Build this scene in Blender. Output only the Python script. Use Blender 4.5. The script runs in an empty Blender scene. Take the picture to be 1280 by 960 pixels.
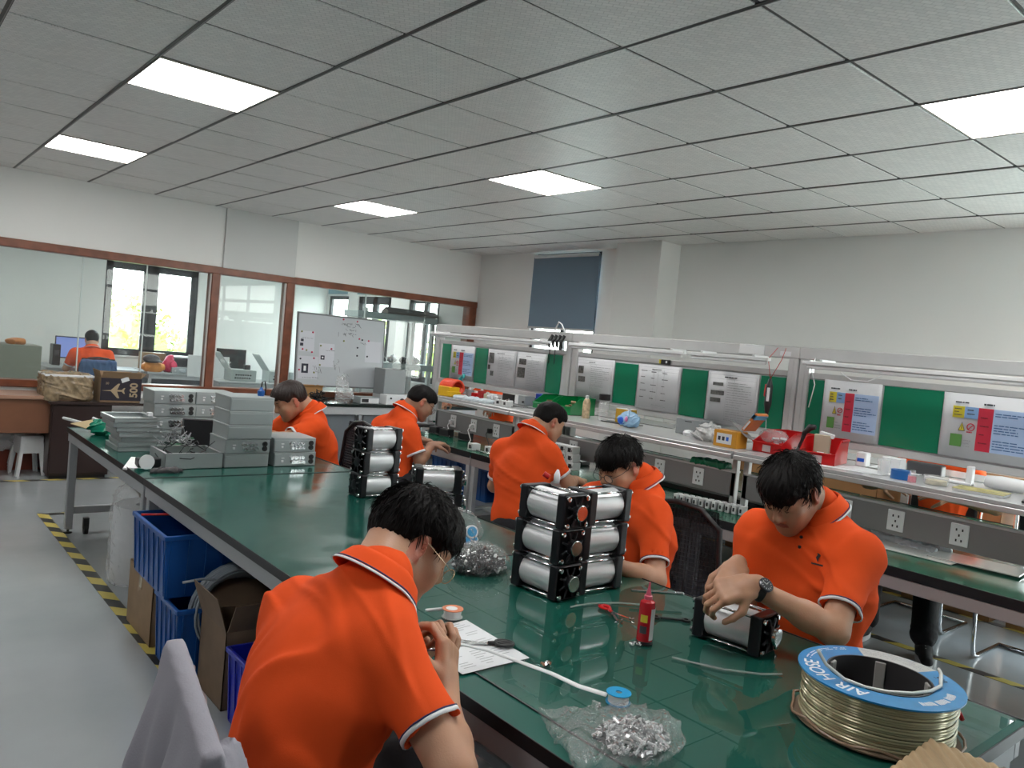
import bpy, bmesh, math, random
import numpy as np
from mathutils import Vector, Matrix, Euler
PI = math.pi
random.seed(7); RS = np.random.RandomState(11)
S = bpy.context.scene
COL = S.collection
# ---------------------------------------------------------------- camera
cd = bpy.data.cameras.new('camera'); cam = bpy.data.objects.new('camera', cd); COL.objects.link(cam)
S.camera = cam
cd.sensor_width = 36.0; cd.sensor_fit = 'HORIZONTAL'; cd.lens = 36.0*977.26/1280.0
cd.clip_start = .05; cd.clip_end = 400
YAW, PITCH, ROLL = 0.69940, -0.04533, 0.09333
cy, sy = math.cos(YAW), math.sin(YAW); cx, sx = math.cos(PITCH), math.sin(PITCH)
fw = Vector((sy*cx, cy*cx, sx)); r0 = Vector((cy, -sy, 0)); u0 = r0.cross(fw)
rt = math.cos(ROLL)*r0 + math.sin(ROLL)*u0; up = -math.sin(ROLL)*r0 + math.cos(ROLL)*u0
Mc = Matrix.Identity(4)
for i in range(3):
    Mc[i][0] = rt[i]; Mc[i][1] = up[i]; Mc[i][2] = -fw[i]
Mc[0][3], Mc[1][3], Mc[2][3] = 0, 0, 1.6
cam.matrix_world = Mc
# ---------------------------------------------------------------- world, exposure
W = bpy.data.worlds.new('World'); S.world = W; W.use_nodes = True
nt = W.node_tree; nt.nodes.clear()
wo = nt.nodes.new('ShaderNodeOutputWorld'); bg = nt.nodes.new('ShaderNodeBackground')
tc = nt.nodes.new('ShaderNodeTexCoord'); sp = nt.nodes.new('ShaderNodeSeparateXYZ'); rp = nt.nodes.new('ShaderNodeValToRGB')
nt.links.new(tc.outputs['Generated'], sp.inputs[0]); nt.links.new(sp.outputs['Z'], rp.inputs[0])
rp.color_ramp.elements[0].position = 0.0; rp.color_ramp.elements[0].color = (1.0, .975, .93, 1)
rp.color_ramp.elements[1].position = 0.7; rp.color_ramp.elements[1].color = (.80, .88, 1, 1)
nt.links.new(rp.outputs[0], bg.inputs[0]); bg.inputs[1].default_value = 9.0
nt.links.new(bg.outputs[0], wo.inputs[0])
vs = S.view_settings
S.display_settings.display_device = 'sRGB'
vs.view_transform = 'Standard'; vs.look = 'None'; vs.gamma = 1.0; vs.use_curve_mapping = False
vs.exposure = 0.6
LAMP = 13.0       # ceiling panel emission
# window portals (they only guide the sky light through the real openings)
def portal(loc, rot, sx_, sy_):
    l = bpy.data.lights.new('sky_portal', 'AREA'); l.shape = 'RECTANGLE'; l.size = sx_; l.size_y = sy_
    l.cycles.is_portal = True
    o = bpy.data.objects.new('sky_portal', l); COL.objects.link(o); o.location = loc; o.rotation_euler = rot
portal((5.3, -3.1, 1.75), (PI/2, 0, 0), 1.6, 1.8)        # behind the camera, faces +y
portal((6.62, -.4, 1.35), (PI/2, 0, PI/2), 4.6, 2.3)      # right wall, faces -x
portal((3.65, 13.45, 1.65), (PI/2, 0, PI), 1.5, 1.5)

# ---------------------------------------------------------------- materials
MATS = {}
def mat(name, col, rough=.5, metal=0., bump=0., bs=60., var=0., vs_=6., spec=.5, alpha=1., trans=0., emit=None, es=1., coat=0., sheen=0., aniso=None):
    if name in MATS: return MATS[name]
    m = bpy.data.materials.new(name); m.use_nodes = True; MATS[name] = m
    n = m.node_tree; b = n.nodes['Principled BSDF']
    c = (*col, 1) if len(col) == 3 else col
    b.inputs['Base Color'].default_value = c; b.inputs['Roughness'].default_value = rough
    b.inputs['Metallic'].default_value = metal; b.inputs['Specular IOR Level'].default_value = spec
    b.inputs['Coat Weight'].default_value = coat; b.inputs['Coat Roughness'].default_value = .08
    if sheen: b.inputs['Sheen Weight'].default_value = sheen
    if alpha < 1: b.inputs['Alpha'].default_value = alpha
    if trans: b.inputs['Transmission Weight'].default_value = trans
    if emit is not None:
        b.inputs['Emission Color'].default_value = (*emit, 1); b.inputs['Emission Strength'].default_value = es
    if bump or var:
        t = n.nodes.new('ShaderNodeTexCoord')
    if var:
        x = n.nodes.new('ShaderNodeTexNoise'); x.inputs['Scale'].default_value = vs_; x.inputs['Detail'].default_value = 5
        n.links.new(t.outputs['Object'], x.inputs['Vector'])
        r = n.nodes.new('ShaderNodeValToRGB')
        r.color_ramp.elements[0].position = .3; r.color_ramp.elements[1].position = .7
        r.color_ramp.elements[0].color = (*[max(0, v*(1-var)) for v in col[:3]], 1)
        r.color_ramp.elements[1].color = (*[min(1, v*(1+var)) for v in col[:3]], 1)
        n.links.new(x.outputs[0], r.inputs[0]); n.links.new(r.outputs[0], b.inputs['Base Color'])
    if bump:
        y = n.nodes.new('ShaderNodeTexNoise'); y.inputs['Scale'].default_value = bs; y.inputs['Detail'].default_value = 4
        n.links.new(t.outputs['Object'], y.inputs['Vector'])
        u = n.nodes.new('ShaderNodeBump'); u.inputs['Strength'].default_value = bump; u.inputs['Distance'].default_value = .01
        n.links.new(y.outputs[0], u.inputs['Height']); n.links.new(u.outputs[0], b.inputs['Normal'])
    return m
def clear_mat(name, tint=(1, 1, 1), op=.12, rough=.03, bump=0, bs=20):
    """thin clear sheet: transparent with a fresnel gloss"""
    if name in MATS: return MATS[name]
    m = bpy.data.materials.new(name); m.use_nodes = True; MATS[name] = m
    n = m.node_tree; n.nodes.clear(); o = n.nodes.new('ShaderNodeOutputMaterial')
    tr = n.nodes.new('ShaderNodeBsdfTransparent'); tr.inputs[0].default_value = (*tint, 1)
    gl = n.nodes.new('ShaderNodeBsdfGlossy'); gl.inputs['Roughness'].default_value = rough
    df = n.nodes.new('ShaderNodeBsdfDiffuse'); df.inputs[0].default_value = (.85, .86, .87, 1)
    fr = n.nodes.new('ShaderNodeFresnel'); fr.inputs[0].default_value = 1.45
    m1 = n.nodes.new('ShaderNodeMixShader'); m1.inputs[0].default_value = op
    m2 = n.nodes.new('ShaderNodeMixShader')
    n.links.new(tr.outputs[0], m1.inputs[1]); n.links.new(df.outputs[0], m1.inputs[2])
    ge = n.nodes.new('ShaderNodeNewGeometry'); mu = n.nodes.new('ShaderNodeMath'); mu.operation = 'SUBTRACT'; mu.inputs[0].default_value = 1
    n.links.new(ge.outputs['Backfacing'], mu.inputs[1]); mv = n.nodes.new('ShaderNodeMath'); mv.operation = 'MULTIPLY'
    n.links.new(mu.outputs[0], mv.inputs[0]); n.links.new(fr.outputs[0], mv.inputs[1])
    n.links.new(m1.outputs[0], m2.inputs[1]); n.links.new(gl.outputs[0], m2.inputs[2]); n.links.new(mv.outputs[0], m2.inputs[0])
    if bump:
        t = n.nodes.new('ShaderNodeTexCoord'); y = n.nodes.new('ShaderNodeTexNoise'); y.inputs['Scale'].default_value = bs
        n.links.new(t.outputs['Object'], y.inputs['Vector'])
        u = n.nodes.new('ShaderNodeBump'); u.inputs['Strength'].default_value = bump; u.inputs['Distance'].default_value = .02
        n.links.new(y.outputs[0], u.inputs['Height'])
        for q in (gl, fr): n.links.new(u.outputs[0], q.inputs['Normal'])
    n.links.new(m2.outputs[0], o.inputs[0])
    return m
# ---------------------------------------------------------------- mesh builder
class G:
    def __init__(s): s.bm = bmesh.new()
    def box(s, a, b, bev=0, M=None, seg=1):
        lo = [min(a[i], b[i]) for i in range(3)]; hi = [max(a[i], b[i]) for i in range(3)]
        vs = [s.bm.verts.new((x, y, z)) for x in (lo[0], hi[0]) for y in (lo[1], hi[1]) for z in (lo[2], hi[2])]
        f = [(0, 1, 3, 2), (4, 6, 7, 5), (0, 4, 5, 1), (2, 3, 7, 6), (0, 2, 6, 4), (1, 5, 7, 3)]
        fs = [s.bm.faces.new([vs[i] for i in q]) for q in f]
        if bev:
            es = list({e for q in fs for e in q.edges})
            r = bmesh.ops.bevel(s.bm, geom=es, offset=bev, segments=seg, affect='EDGES', profile=.5)
            vs = list({v for q in r['faces'] for v in q.verts} | {v for v in vs if v.is_valid})
        if M is not None: bmesh.ops.transform(s.bm, matrix=M, verts=[v for v in vs if v.is_valid])
        return s
    def tube(s, pts, r, n=8, cap=True, closed=False):
        pts = [Vector(p) for p in pts]; rr = r if hasattr(r, '__len__') else [r]*len(pts); rings = []
        prev = None; N = len(pts)
        for i, p in enumerate(pts):
            a = pts[i-1] if (i or closed) else pts[0]; b = pts[(i+1) % N] if (i < N-1 or closed) else pts[-1]
            d = (b-a)
            d = d.normalized() if d.length > 1e-9 else Vector((0, 0, 1))
            if prev is None:
                q = Vector((0, 0, 1)) if abs(d.z) < .9 else Vector((1, 0, 0)); u = d.cross(q).normalized()
            else:
                u = (prev-d*prev.dot(d)); u = u.normalized() if u.length > 1e-6 else d.orthogonal().normalized()
            prev = u; v = d.cross(u)
            rings.append([s.bm.verts.new(p+(u*math.cos(2*PI*k/n)+v*math.sin(2*PI*k/n))*rr[i]) for k in range(n)])
        for i in range(N if closed else N-1):
            A, Bq = rings[i], rings[(i+1) % N]
            for k in range(n): s.bm.faces.new((A[k], A[(k+1) % n], Bq[(k+1) % n], Bq[k]))
        if cap and not closed:
            s.bm.faces.new(rings[0][::-1]); s.bm.faces.new(rings[-1])
        return s
    def cyl(s, p0, p1, r, n=20, r2=None): return s.tube([p0, p1], [r, r if r2 is None else r2], n)
    def lathe(s, prof, c=(0, 0, 0), n=28, M=None, closed=False):
        c = Vector(c); rings = []; new = []
        for r, z in prof:
            ring = [s.bm.verts.new(c+Vector((max(r, 1e-5)*math.cos(2*PI*k/n), max(r, 1e-5)*math.sin(2*PI*k/n), z))) for k in range(n)]
            rings.append(ring); new += ring
        L = len(rings)
        for i in range(L if closed else L-1):
            for k in range(n): s.bm.faces.new((rings[i][k], rings[i][(k+1) % n], rings[(i+1) % L][(k+1) % n], rings[(i+1) % L][k]))
        if M is not None: bmesh.ops.transform(s.bm, matrix=M, verts=new)
        return s
    def poly(s, pts):
        s.bm.faces.new([s.bm.verts.new(p) for p in pts]); return s
    def prism(s, pts, d):
        d = Vector(d); a = [s.bm.verts.new(p) for p in pts]; b = [s.bm.verts.new(Vector(p)+d) for p in pts]; n = len(a)
        s.bm.faces.new(a[::-1]); s.bm.faces.new(b)
        for k in range(n): s.bm.faces.new((a[k], a[(k+1) % n], b[(k+1) % n], b[k]))
        return s
    def surf(s, f, nu, nv, thick=0):
        g = [[s.bm.verts.new(f(i/nu, j/nv)) for j in range(nv+1)] for i in range(nu+1)]
        for i in range(nu):
            for j in range(nv): s.bm.faces.new((g[i][j], g[i+1][j], g[i+1][j+1], g[i][j+1]))
        return s
    def build(s, name, m, parent=None, smooth=False, loc=None, solid=0, sub=0):
        bmesh.ops.recalc_face_normals(s.bm, faces=s.bm.faces[:])
        me = bpy.data.meshes.new(name); s.bm.to_mesh(me); s.bm.free()
        me.materials.append(m)
        if smooth:
            for p in me.polygons: p.use_smooth = True
            if smooth != True: me.set_sharp_from_angle(angle=math.radians(smooth))
        o = bpy.data.objects.new(name, me); COL.objects.link(o)
        if parent: o.parent = parent
        if loc: o.location = loc
        if solid:
            q = o.modifiers.new('solid', 'SOLIDIFY'); q.thickness = solid; q.offset = 0
        if sub:
            q = o.modifiers.new('sub', 'SUBSURF'); q.levels = sub; q.render_levels = sub
        return o
def tag(o, label=None, cat=None, group=None, kind=None):
    if label: o['label'] = label
    if cat: o['category'] = cat
    if group: o['group'] = group
    if kind: o['kind'] = kind
    return o
def thing(name, label, cat, loc=(0, 0, 0), rz=0, group=None):
    o = bpy.data.objects.new(name, None); COL.objects.link(o); o.empty_display_size = .05
    o.location = loc; o.rotation_euler = (0, 0, rz)
    return tag(o, label, cat, group)
def dup(root, loc=None, rz=None, label=None, group=None, rot=None):
    r = root.copy(); COL.objects.link(r)
    if loc is not None: r.location = loc
    if rz is not None: r.rotation_euler = (0, 0, rz)
    if rot is not None: r.rotation_euler = rot
    if label: r['label'] = label
    if group: r['group'] = group
    for ch in list(root.children):
        c = ch.copy(); COL.objects.link(c); c.parent = r
        for g in ch.children:
            d = g.copy(); COL.objects.link(d); d.parent = c
    return r
def struct(o): o['kind'] = 'structure'; return o
def bx(name, m, a, b, parent=None, bev=.003, M=None): return G().box(a, b, bev, M).build(name, m, parent)
def ax(d):
    """matrix turning local z to direction d"""
    return Vector(d).to_track_quat('Z', 'Y').to_matrix().to_4x4()
T = Matrix.Translation
# ================================================================ MATERIALS
ALU = mat('aluminium', (.60, .60, .60), .42, .55, var=.04)
STEEL = mat('grey_steel_paint', (.36, .375, .39), .45, .1, bump=.05, bs=200)
PALE = mat('pale_steel_paint', (.52, .53, .54), .4, .1)
CHROME = mat('chrome', (.75, .75, .76), .15, 1)
BLACK = mat('black_plastic', (.012, .012, .014), .4)
RUB = mat('black_rubber', (.02, .02, .02), .6)
WHITE = mat('white_plastic', (.78, .79, .80), .35)
PAPER = mat('paper', (.74, .76, .78), .6)
WALLM = mat('wall_paint', (.86, .86, .84), .7, bump=.05, bs=30, var=.02, vs_=1.2)
WOODF = mat('red_brown_frame', (.21, .065, .032), .35, var=.25, vs_=8)
CARD = mat('cardboard', (.30, .20, .115), .8, var=.12, vs_=9, bump=.1, bs=120)
CARDD = mat('dark_cardboard', (.19, .13, .085), .8, var=.12, vs_=9)
BLUE = mat('blue_crate_plastic', (.008, .085, .33), .35, var=.08)
BLUE2 = mat('ultramarine_plastic', (.01, .02, .42), .35)
GREENP = mat('green_plastic', (.0, .22, .055), .3)
REDP = mat('red_plastic', (.55, .01, .012), .3)
DBLUE = mat('dark_blue_fabric', (.02, .05, .16), .8)
CLEAR = clear_mat('clear_film', op=.22, rough=.12, bump=.7, bs=45)
GLASS = clear_mat('pane_glass', tint=(.93, .97, .96), op=.03, rough=.01)
DARKF = mat('dark_window_frame', (.035, .038, .045), .4)
TXT = mat('print_ink', (.04, .04, .05), .6)
GREYINK = mat('grey_ink', (.33, .34, .36), .6)

# floor: glossy grey epoxy
def floor_mat():
    m = mat('epoxy_floor', (.25, .275, .29), .16, coat=.3)
    n = m.node_tree; b = n.nodes['Principled BSDF']; t = n.nodes.new('ShaderNodeTexCoord')
    x = n.nodes.new('ShaderNodeTexNoise'); x.inputs['Scale'].default_value = 1.1; x.inputs['Detail'].default_value = 8
    r = n.nodes.new('ShaderNodeValToRGB'); r.color_ramp.elements[0].position = .3; r.color_ramp.elements[1].position = .7
    r.color_ramp.elements[0].color = (.30, .325, .34, 1); r.color_ramp.elements[1].color = (.38, .405, .42, 1)
    n.links.new(t.outputs['Object'], x.inputs['Vector']); n.links.new(x.outputs[0], r.inputs[0]); n.links.new(r.outputs[0], b.inputs['Base Color'])
    y = n.nodes.new('ShaderNodeTexNoise'); y.inputs['Scale'].default_value = 3.5; y.inputs['Detail'].default_value = 3
    n.links.new(t.outputs['Object'], y.inputs['Vector'])
    u = n.nodes.new('ShaderNodeBump'); u.inputs['Strength'].default_value = .12; u.inputs['Distance'].default_value = .02
    n.links.new(y.outputs[0], u.inputs['Height']); n.links.new(u.outputs[0], b.inputs['Normal'])
    q = n.nodes.new('ShaderNodeMapRange'); q.inputs['To Min'].default_value = .1; q.inputs['To Max'].default_value = .24
    n.links.new(x.outputs[0], q.inputs['Value']); n.links.new(q.outputs[0], b.inputs['Roughness'])
    return m
FLOORM = floor_mat()
def tile_mat():
    m = mat('ceiling_tile_vinyl', (.8, .8, .78), .38)
    n = m.node_tree; b = n.nodes['Principled BSDF']; t = n.nodes.new('ShaderNodeTexCoord')
    mp = n.nodes.new('ShaderNodeMapping'); mp.inputs['Rotation'].default_value = (0, 0, .6)
    br = n.nodes.new('ShaderNodeTexBrick'); br.inputs['Scale'].default_value = 14; br.offset = .5
    br.inputs['Color1'].default_value = (.92, .91, .89, 1); br.inputs['Color2'].default_value = (.83, .825, .81, 1); br.inputs['Mortar'].default_value = (.68, .675, .66, 1)
    br.inputs['Mortar Size'].default_value = .02; br.inputs['Brick Width'].default_value = .55; br.inputs['Row Height'].default_value = .3
    n.links.new(t.outputs['Object'], mp.inputs[0]); n.links.new(mp.outputs[0], br.inputs['Vector']); n.links.new(br.outputs['Color'], b.inputs['Base Color'])
    u = n.nodes.new('ShaderNodeBump'); u.inputs['Strength'].default_value = .5; u.inputs['Distance'].default_value = .003
    n.links.new(br.outputs['Color'], u.inputs['Height']); n.links.new(u.outputs[0], b.inputs['Normal'])
    return m
TILEM = tile_mat()
def stripes(name, c1, c2, scale, rough=.5, axis='DIAGONAL'):
    m = mat(name, c1, rough); n = m.node_tree; b = n.nodes['Principled BSDF']; t = n.nodes.new('ShaderNodeTexCoord')
    w = n.nodes.new('ShaderNodeTexWave'); w.bands_direction = axis; w.inputs['Scale'].default_value = scale
    r = n.nodes.new('ShaderNodeValToRGB'); r.color_ramp.interpolation = 'CONSTANT'
    r.color_ramp.elements[0].color = (*c1, 1); r.color_ramp.elements[1].position = .5; r.color_ramp.elements[1].color = (*c2, 1)
    n.links.new(t.outputs['Object'], w.inputs['Vector']); n.links.new(w.outputs[0], r.inputs[0]); n.links.new(r.outputs[0], b.inputs['Base Color'])
    return m
TAPEM = stripes('hazard_tape', (.015, .015, .015), (.50, .40, .08), 2.2, .45)

# ================================================================ SETTING
CE = 2.85; PY = 8.79; WX = 6.62; X0 = -4.0; Y0 = -3.2
struct(bx('floor', FLOORM, (X0-.2, Y0-.2, -.2), (WX+.2, 13.6, 0), bev=0))
DIMW = mat('unseen_wall_darkened', (.16, .16, .17), .7)  # unseen walls darkened to keep bounce light off the nearest man's back
# right wall with window opening (outside frame), blind window, column
def wall_with_holes(name, axis, pos, th, lo, hi, zlo, zhi, holes, m=WALLM):
    """axis 'x': wall plane x=pos spanning y lo..hi ; holes = [(a,b,z0,z1)] sorted"""
    g = G()
    def add(a, b, z0, z1):
        if b-a < 1e-4 or z1-z0 < 1e-4: return
        if axis == 'x': g.box((pos, a, z0), (pos+th, b, z1))
        else: g.box((a, pos, z0), (b, pos+th, z1))
    cur = lo
    for a, b, z0, z1 in holes:
        add(cur, a, zlo, zhi); add(a, b, zlo, z0); add(a, b, z1, zhi); cur = b
    add(cur, hi, zlo, zhi)
    return struct(g.build(name, m))
RW = wall_with_holes('wall_right', 'x', WX, .2, Y0, 13.6, 0, CE+.4,
    [(-2.7, 1.9, .2, 2.5), (6.46, 7.62, .95, CE-.02), (9.7, 10.55, .95, 2.25), (11.1, 12.2, .95, 2.25), (12.55, 13.3, .95, 2.25)])
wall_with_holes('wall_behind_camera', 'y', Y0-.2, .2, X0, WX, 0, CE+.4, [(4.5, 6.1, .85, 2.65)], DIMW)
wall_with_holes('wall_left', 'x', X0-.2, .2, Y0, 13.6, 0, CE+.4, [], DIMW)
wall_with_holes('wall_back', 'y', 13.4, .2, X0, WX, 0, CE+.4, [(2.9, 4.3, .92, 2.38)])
G2 = G(); G2.box((X0, Y0, CE+.06), (WX, 13.4, CE+.12)); struct(G2.build('ceiling', WALLM))
CEIL = bpy.data.objects['ceiling']
col_ = struct(bx('trim_1', mat('column_paint', (.80, .80, .78), .7), (WX-.32, 5.31, 0), (WX, 5.93, CE)))
# window frames
def window(n, axis, pos, a, b, z0, z1, mull=(), tr=(), fw_=.05):
    P = (lambda u, z, d: (pos+d, u, z)) if axis == 'x' else (lambda u, z, d: (u, pos+d, z))
    g = G(); t = .05
    for u0_, u1_, w0, w1 in [(a, a+fw_, z0, z1), (b-fw_, b, z0, z1), (a, b, z0, z0+fw_), (a, b, z1-fw_, z1)]+[(q-fw_*.6, q+fw_*.6, z0, z1) for q in mull]+[(a, b, q-.03, q+.03) for q in tr]:
        g.box(P(u0_, w0, .02), P(u1_, w1, .02+t), .004)
    o = struct(g.build('window_%d' % n, DARKF))
    pg = G(); pg.box(P(a+fw_, z0+fw_, .043), P(b-fw_, z1-fw_, .047)); pg.build('pane', GLASS, o)
    sg = G(); sg.box(P(a-.03, z0-.03, -.03), P(b+.03, z0, .1), .004); sg.build('window_sill', mat('sill', (.7, .7, .69), .4), o)
    return o
window(1, 'x', WX, 6.46, 7.62, .95, CE-.02, (7.04,), (2.05,))
window(2, 'y', 13.4, 2.9, 4.3, .92, 2.38, (3.52, 3.62), (), .11)
window(3, 'x', WX, 12.55, 13.3, .95, 2.25, (), (), .06)
window(4, 'x', WX, 11.1, 12.2, .95, 2.25, (11.65,), (), .13)
window(5, 'x', WX, 9.7, 10.55, .95, 2.25, (10.1,), (1.9,), .09)
window(6, 'x', WX, -2.7, 1.9, .2, 2.5, (-1.2, .35), (2.1,))
window(7, 'y', Y0-.1, 4.5, 6.1, .85, 2.65, (5.3,), (2.2,))
# blinds
bl = thing('roller_blind', 'blue grey roller blind pulled down over the tall window beside the column', 'blind', (WX-.03, 7.04, CE-.05))
G().surf(lambda u, v: ((.004*math.sin(u*9)), -.585+1.17*u, -.90*v), 12, 8).build('blind_fabric', mat('blind_fabric', (.19, .27, .35), .8, bump=.1, bs=300), bl, solid=.002)
G().cyl((0, -.56, -.01), (0, .56, -.01), .022).build('roller_tube', WHITE, bl, True)
G().box((-.012, -.585, -.92), (.012, .585, -.895), .004).build('bottom_bar', PALE, bl)
for i, (yy, w) in enumerate([(11.65, 1.1), (10.12, .85), (12.92, .75)]):
    b2 = thing('roller_blind', ['pale blue blind rolled up above the middle office side window', 'pale blue blind rolled up above the nearest office side window', 'pale blue blind rolled up above the farthest office side window'][i], 'blind', (WX-.03, yy, 2.62), group='office blinds')
    G().surf(lambda u, v: (0, -w/2+w*u, -.34*v), 2, 2).build('blind_fabric', mat('pale_blind', (.25, .38, .43), .8), b2, solid=.002)
    G().cyl((0, -w/2, .0), (0, w/2, .0), .02).build('roller_tube', WHITE, b2, True)
# ceiling grid
TS = .628; GX = 1.687; GY = 2.259
def gx(i): return GX+TS*i
def gy(j): return GY+TS*j
lights = {(-1, 3), (-1, 7), (3, 3), (3, 7), (3, -2), (-1, -2), (-5, 3), (-5, 7), (-5, -2)}
LTS = [(-1, 3, 'ceiling light panel nearest the upper left, above the stacked metal boxes'), (-1, 7, 'ceiling light panel at the far left near the glazed partition'),
       (3, 3, 'ceiling light panel in the middle of the ceiling above the long bench'), (3, 7, 'smallest ceiling light panel at the far end above the whiteboard'),
       (3, -2, 'large ceiling light panel at the right, above the near end of the bench')]
tm = {}
def tile_mesh():
    g = G(); e = TS/2-.009
    g.box((-e, -e, 0), (e, e, .012), .002)
    me = bpy.data.meshes.new('ceiling_tile'); bmesh.ops.recalc_face_normals(g.bm, faces=g.bm.faces[:]); g.bm.to_mesh(me); g.bm.free(); me.materials.append(TILEM); return me
TM = tile_mesh()
for i in range(-5, 8):
    for j in range(-4, 11):
        xc, yc = gx(i)+TS/2, gy(j)+TS/2
        if xc-TS/2 > WX or (i, j) in lights or yc-TS/2 > PY or yc < -1: continue
        o = bpy.data.objects.new('ceiling_tile', TM); COL.objects.link(o); o.parent = CEIL
        sxx = 1
        if xc+TS/2 > WX: w = WX-(xc-TS/2); sxx = w/TS; xc = xc-TS/2+w/2
        syy = 1
        if yc+TS/2 > PY: w = PY-(yc-TS/2); syy = w/TS; yc = yc-TS/2+w/2
        o.location = (xc, yc, CE+random.uniform(-.001, .002)); o.scale = (sxx, syy, 1)
        o.rotation_euler = (random.uniform(-.004, .004), random.uniform(-.004, .004), 0)
# grid bars: exposed tees
g = G()
for i in range(-8, 8):
    if X0 < gx(i) < WX: g.box((gx(i)-.011, Y0, CE-.002), (gx(i)+.011, PY, CE+.05)); 
for j in range(-9, 11):
    if Y0 < gy(j) < PY: g.box((X0, gy(j)-.006, CE+.004), (WX, gy(j)+.006, CE+.05))
gb = g.build('ceiling_grid', mat('tee_bar', (.085, .085, .085), .4, .3), CEIL)
g = G()
for i in range(-8, 8):
    if X0 < gx(i) < WX: g.box((gx(i)+.0035, Y0, CE-.004), (gx(i)+.0075, PY, CE-.002))
g.build('grid_lip', mat('tee_lip', (.33, .33, .33), .35, .6), CEIL)
# plain ceiling beyond the tiled part in view (left, near and office)
struct(bx('trim_2', mat('office_ceiling', (.6, .6, .6), .7), (X0, PY+.12, 2.75), (WX, 13.4, 2.8), bev=0))
EM = mat('light_panel_diffuser', (.9, .9, .9), .5, emit=(1, .985, .96), es=LAMP)
L0 = None
for i, j, lab in LTS:
    if L0 is None:
        L0 = thing('ceiling_light', lab, 'ceiling light', (gx(i)+TS/2, gy(j)+TS/2, CE), group='square light panels')
        e = TS/2-.013
        G().box((-e, -e, -.001), (e, e, .008)).build('diffuser', EM, L0)
        g = G(); e2 = TS/2-.004
        for a, b in [((-e2, -e2), (e2, -e)), ((-e2, e), (e2, e2)), ((-e2, -e), (-e, e)), ((e, -e), (e2, e))]: g.box((*a, -.004), (*b, .014))
        g.build('light_frame', mat('light_frame', (.45, .42, .36), .4), L0)
    else: dup(L0, (gx(i)+TS/2, gy(j)+TS/2, CE), label=lab)
for q, (i, j) in enumerate([(-1, -2), (-5, 3), (-5, 7), (-5, -2)]):
    dup(L0, (gx(i)+TS/2, gy(j)+TS/2, CE), label='ceiling light panel behind or left of the camera', group='panels out of frame')
for q, (x_, y_) in enumerate([(3.4, 11.2), (5.6, 11.2), (1.0, 11.2), (-1.5, 11.2)]):
    dup(L0, (x_, y_, 2.745), label='office ceiling light panel behind the glass, out of frame', group='panels out of frame')
# partition wall: plaster above, red-brown frame, glass
g = G(); g.box((X0, PY, 2.19), (WX, PY+.12, CE+.06)); g.box((X0, PY, 0), (WX, PY+.12, .80))
struct(g.build('wall_partition', WALLM))
struct(bx('trim_3', mat('bulkhead_shaded', (.66, .67, .66), .7), (3.06, PY-.03, 2.19), (3.90, PY, CE)))  # greyer than the wall: shade from the bulkhead's form put into its colour
g = G(); RZ = 2.19
pf = struct(bx('trim_4', WOODF, (X0, PY-.025, RZ-.075), (WX-.005, PY+.145, RZ+.005), bev=.006))
posts = [(.93, .07), (3.0, .09), (3.87, .10), (6.55, .12)]
for i, (x_, w) in enumerate(posts):
    bx('post', WOODF, (x_-w/2, PY-.02, .84), (x_+w/2, PY+.14, RZ-.07), pf, .006)
bx('sill_rail', WOODF, (X0, PY-.03, .79), (WX-.005, PY+.15, .86), pf, .006)
LIPM = mat('pale_bead', (.62, .58, .55), .4)
for x_, w in posts[:3]:
    bx('glazing_bead', LIPM, (x_+w/2, PY-.005, .86), (x_+w/2+.014, PY+.03, RZ-.08), pf, .002)
    bx('glazing_bead', LIPM, (x_-w/2-.014, PY-.005, .86), (x_-w/2, PY+.03, RZ-.08), pf, .002)
gp = [(X0, .89), (.97, 1.70), (1.704, 2.30), (2.304, 2.95), (3.05, 3.82), (3.92, 4.9), (4.904, 6.49)]
for k, (a, b) in enumerate(gp):
    o = bx('glass_pane', GLASS, (a, PY+.05, .86), (b, PY+.058, RZ-.075), pf, 0)
EDGE = mat('glass_edge', (.62, .70, .68), .2)
for x_ in (1.702, 2.302, 4.902): bx('glass_joint', EDGE, (x_-.006, PY+.045, .86), (x_+.006, PY+.063, RZ-.08), pf, 0)
for k, (a, b) in enumerate([(X0, WX)]): struct(bx('baseboard_partition', mat('skirting', (.16, .16, .16), .5), (a, PY-.012, 0), (b, PY, .1)))
struct(bx('baseboard_right', MATS['skirting'], (WX-.012, Y0, 0), (WX, PY, .1)))
# hazard tape
def tape(label, a, b, w=.05):
    o = bx('floor_tape', TAPEM, (a[0], a[1], 0.0005), (b[0], b[1], .002), bev=0)
    return tag(o, label, 'tape', 'hazard tapes on the floor')
tape('yellow and black floor tape running along the left side of the long table', (1.11, 3.2), (1.18, 6.80))
tape('short yellow and black floor tape turning in at the far end of the long table', (1.185, 6.74), (2.4, 6.80))
tape('yellow and black floor tape across the aisle in front of the white stools', (-3, 8.10), (2.8, 8.16))
tape('yellow and black floor tape under the bench beside the sneakers', (4.97, -1.5), (5.04, 5.2))
tape('yellow and black floor tape on the floor between bench and right wall', (6.12, -1.5), (6.19, 6.6))
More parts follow.
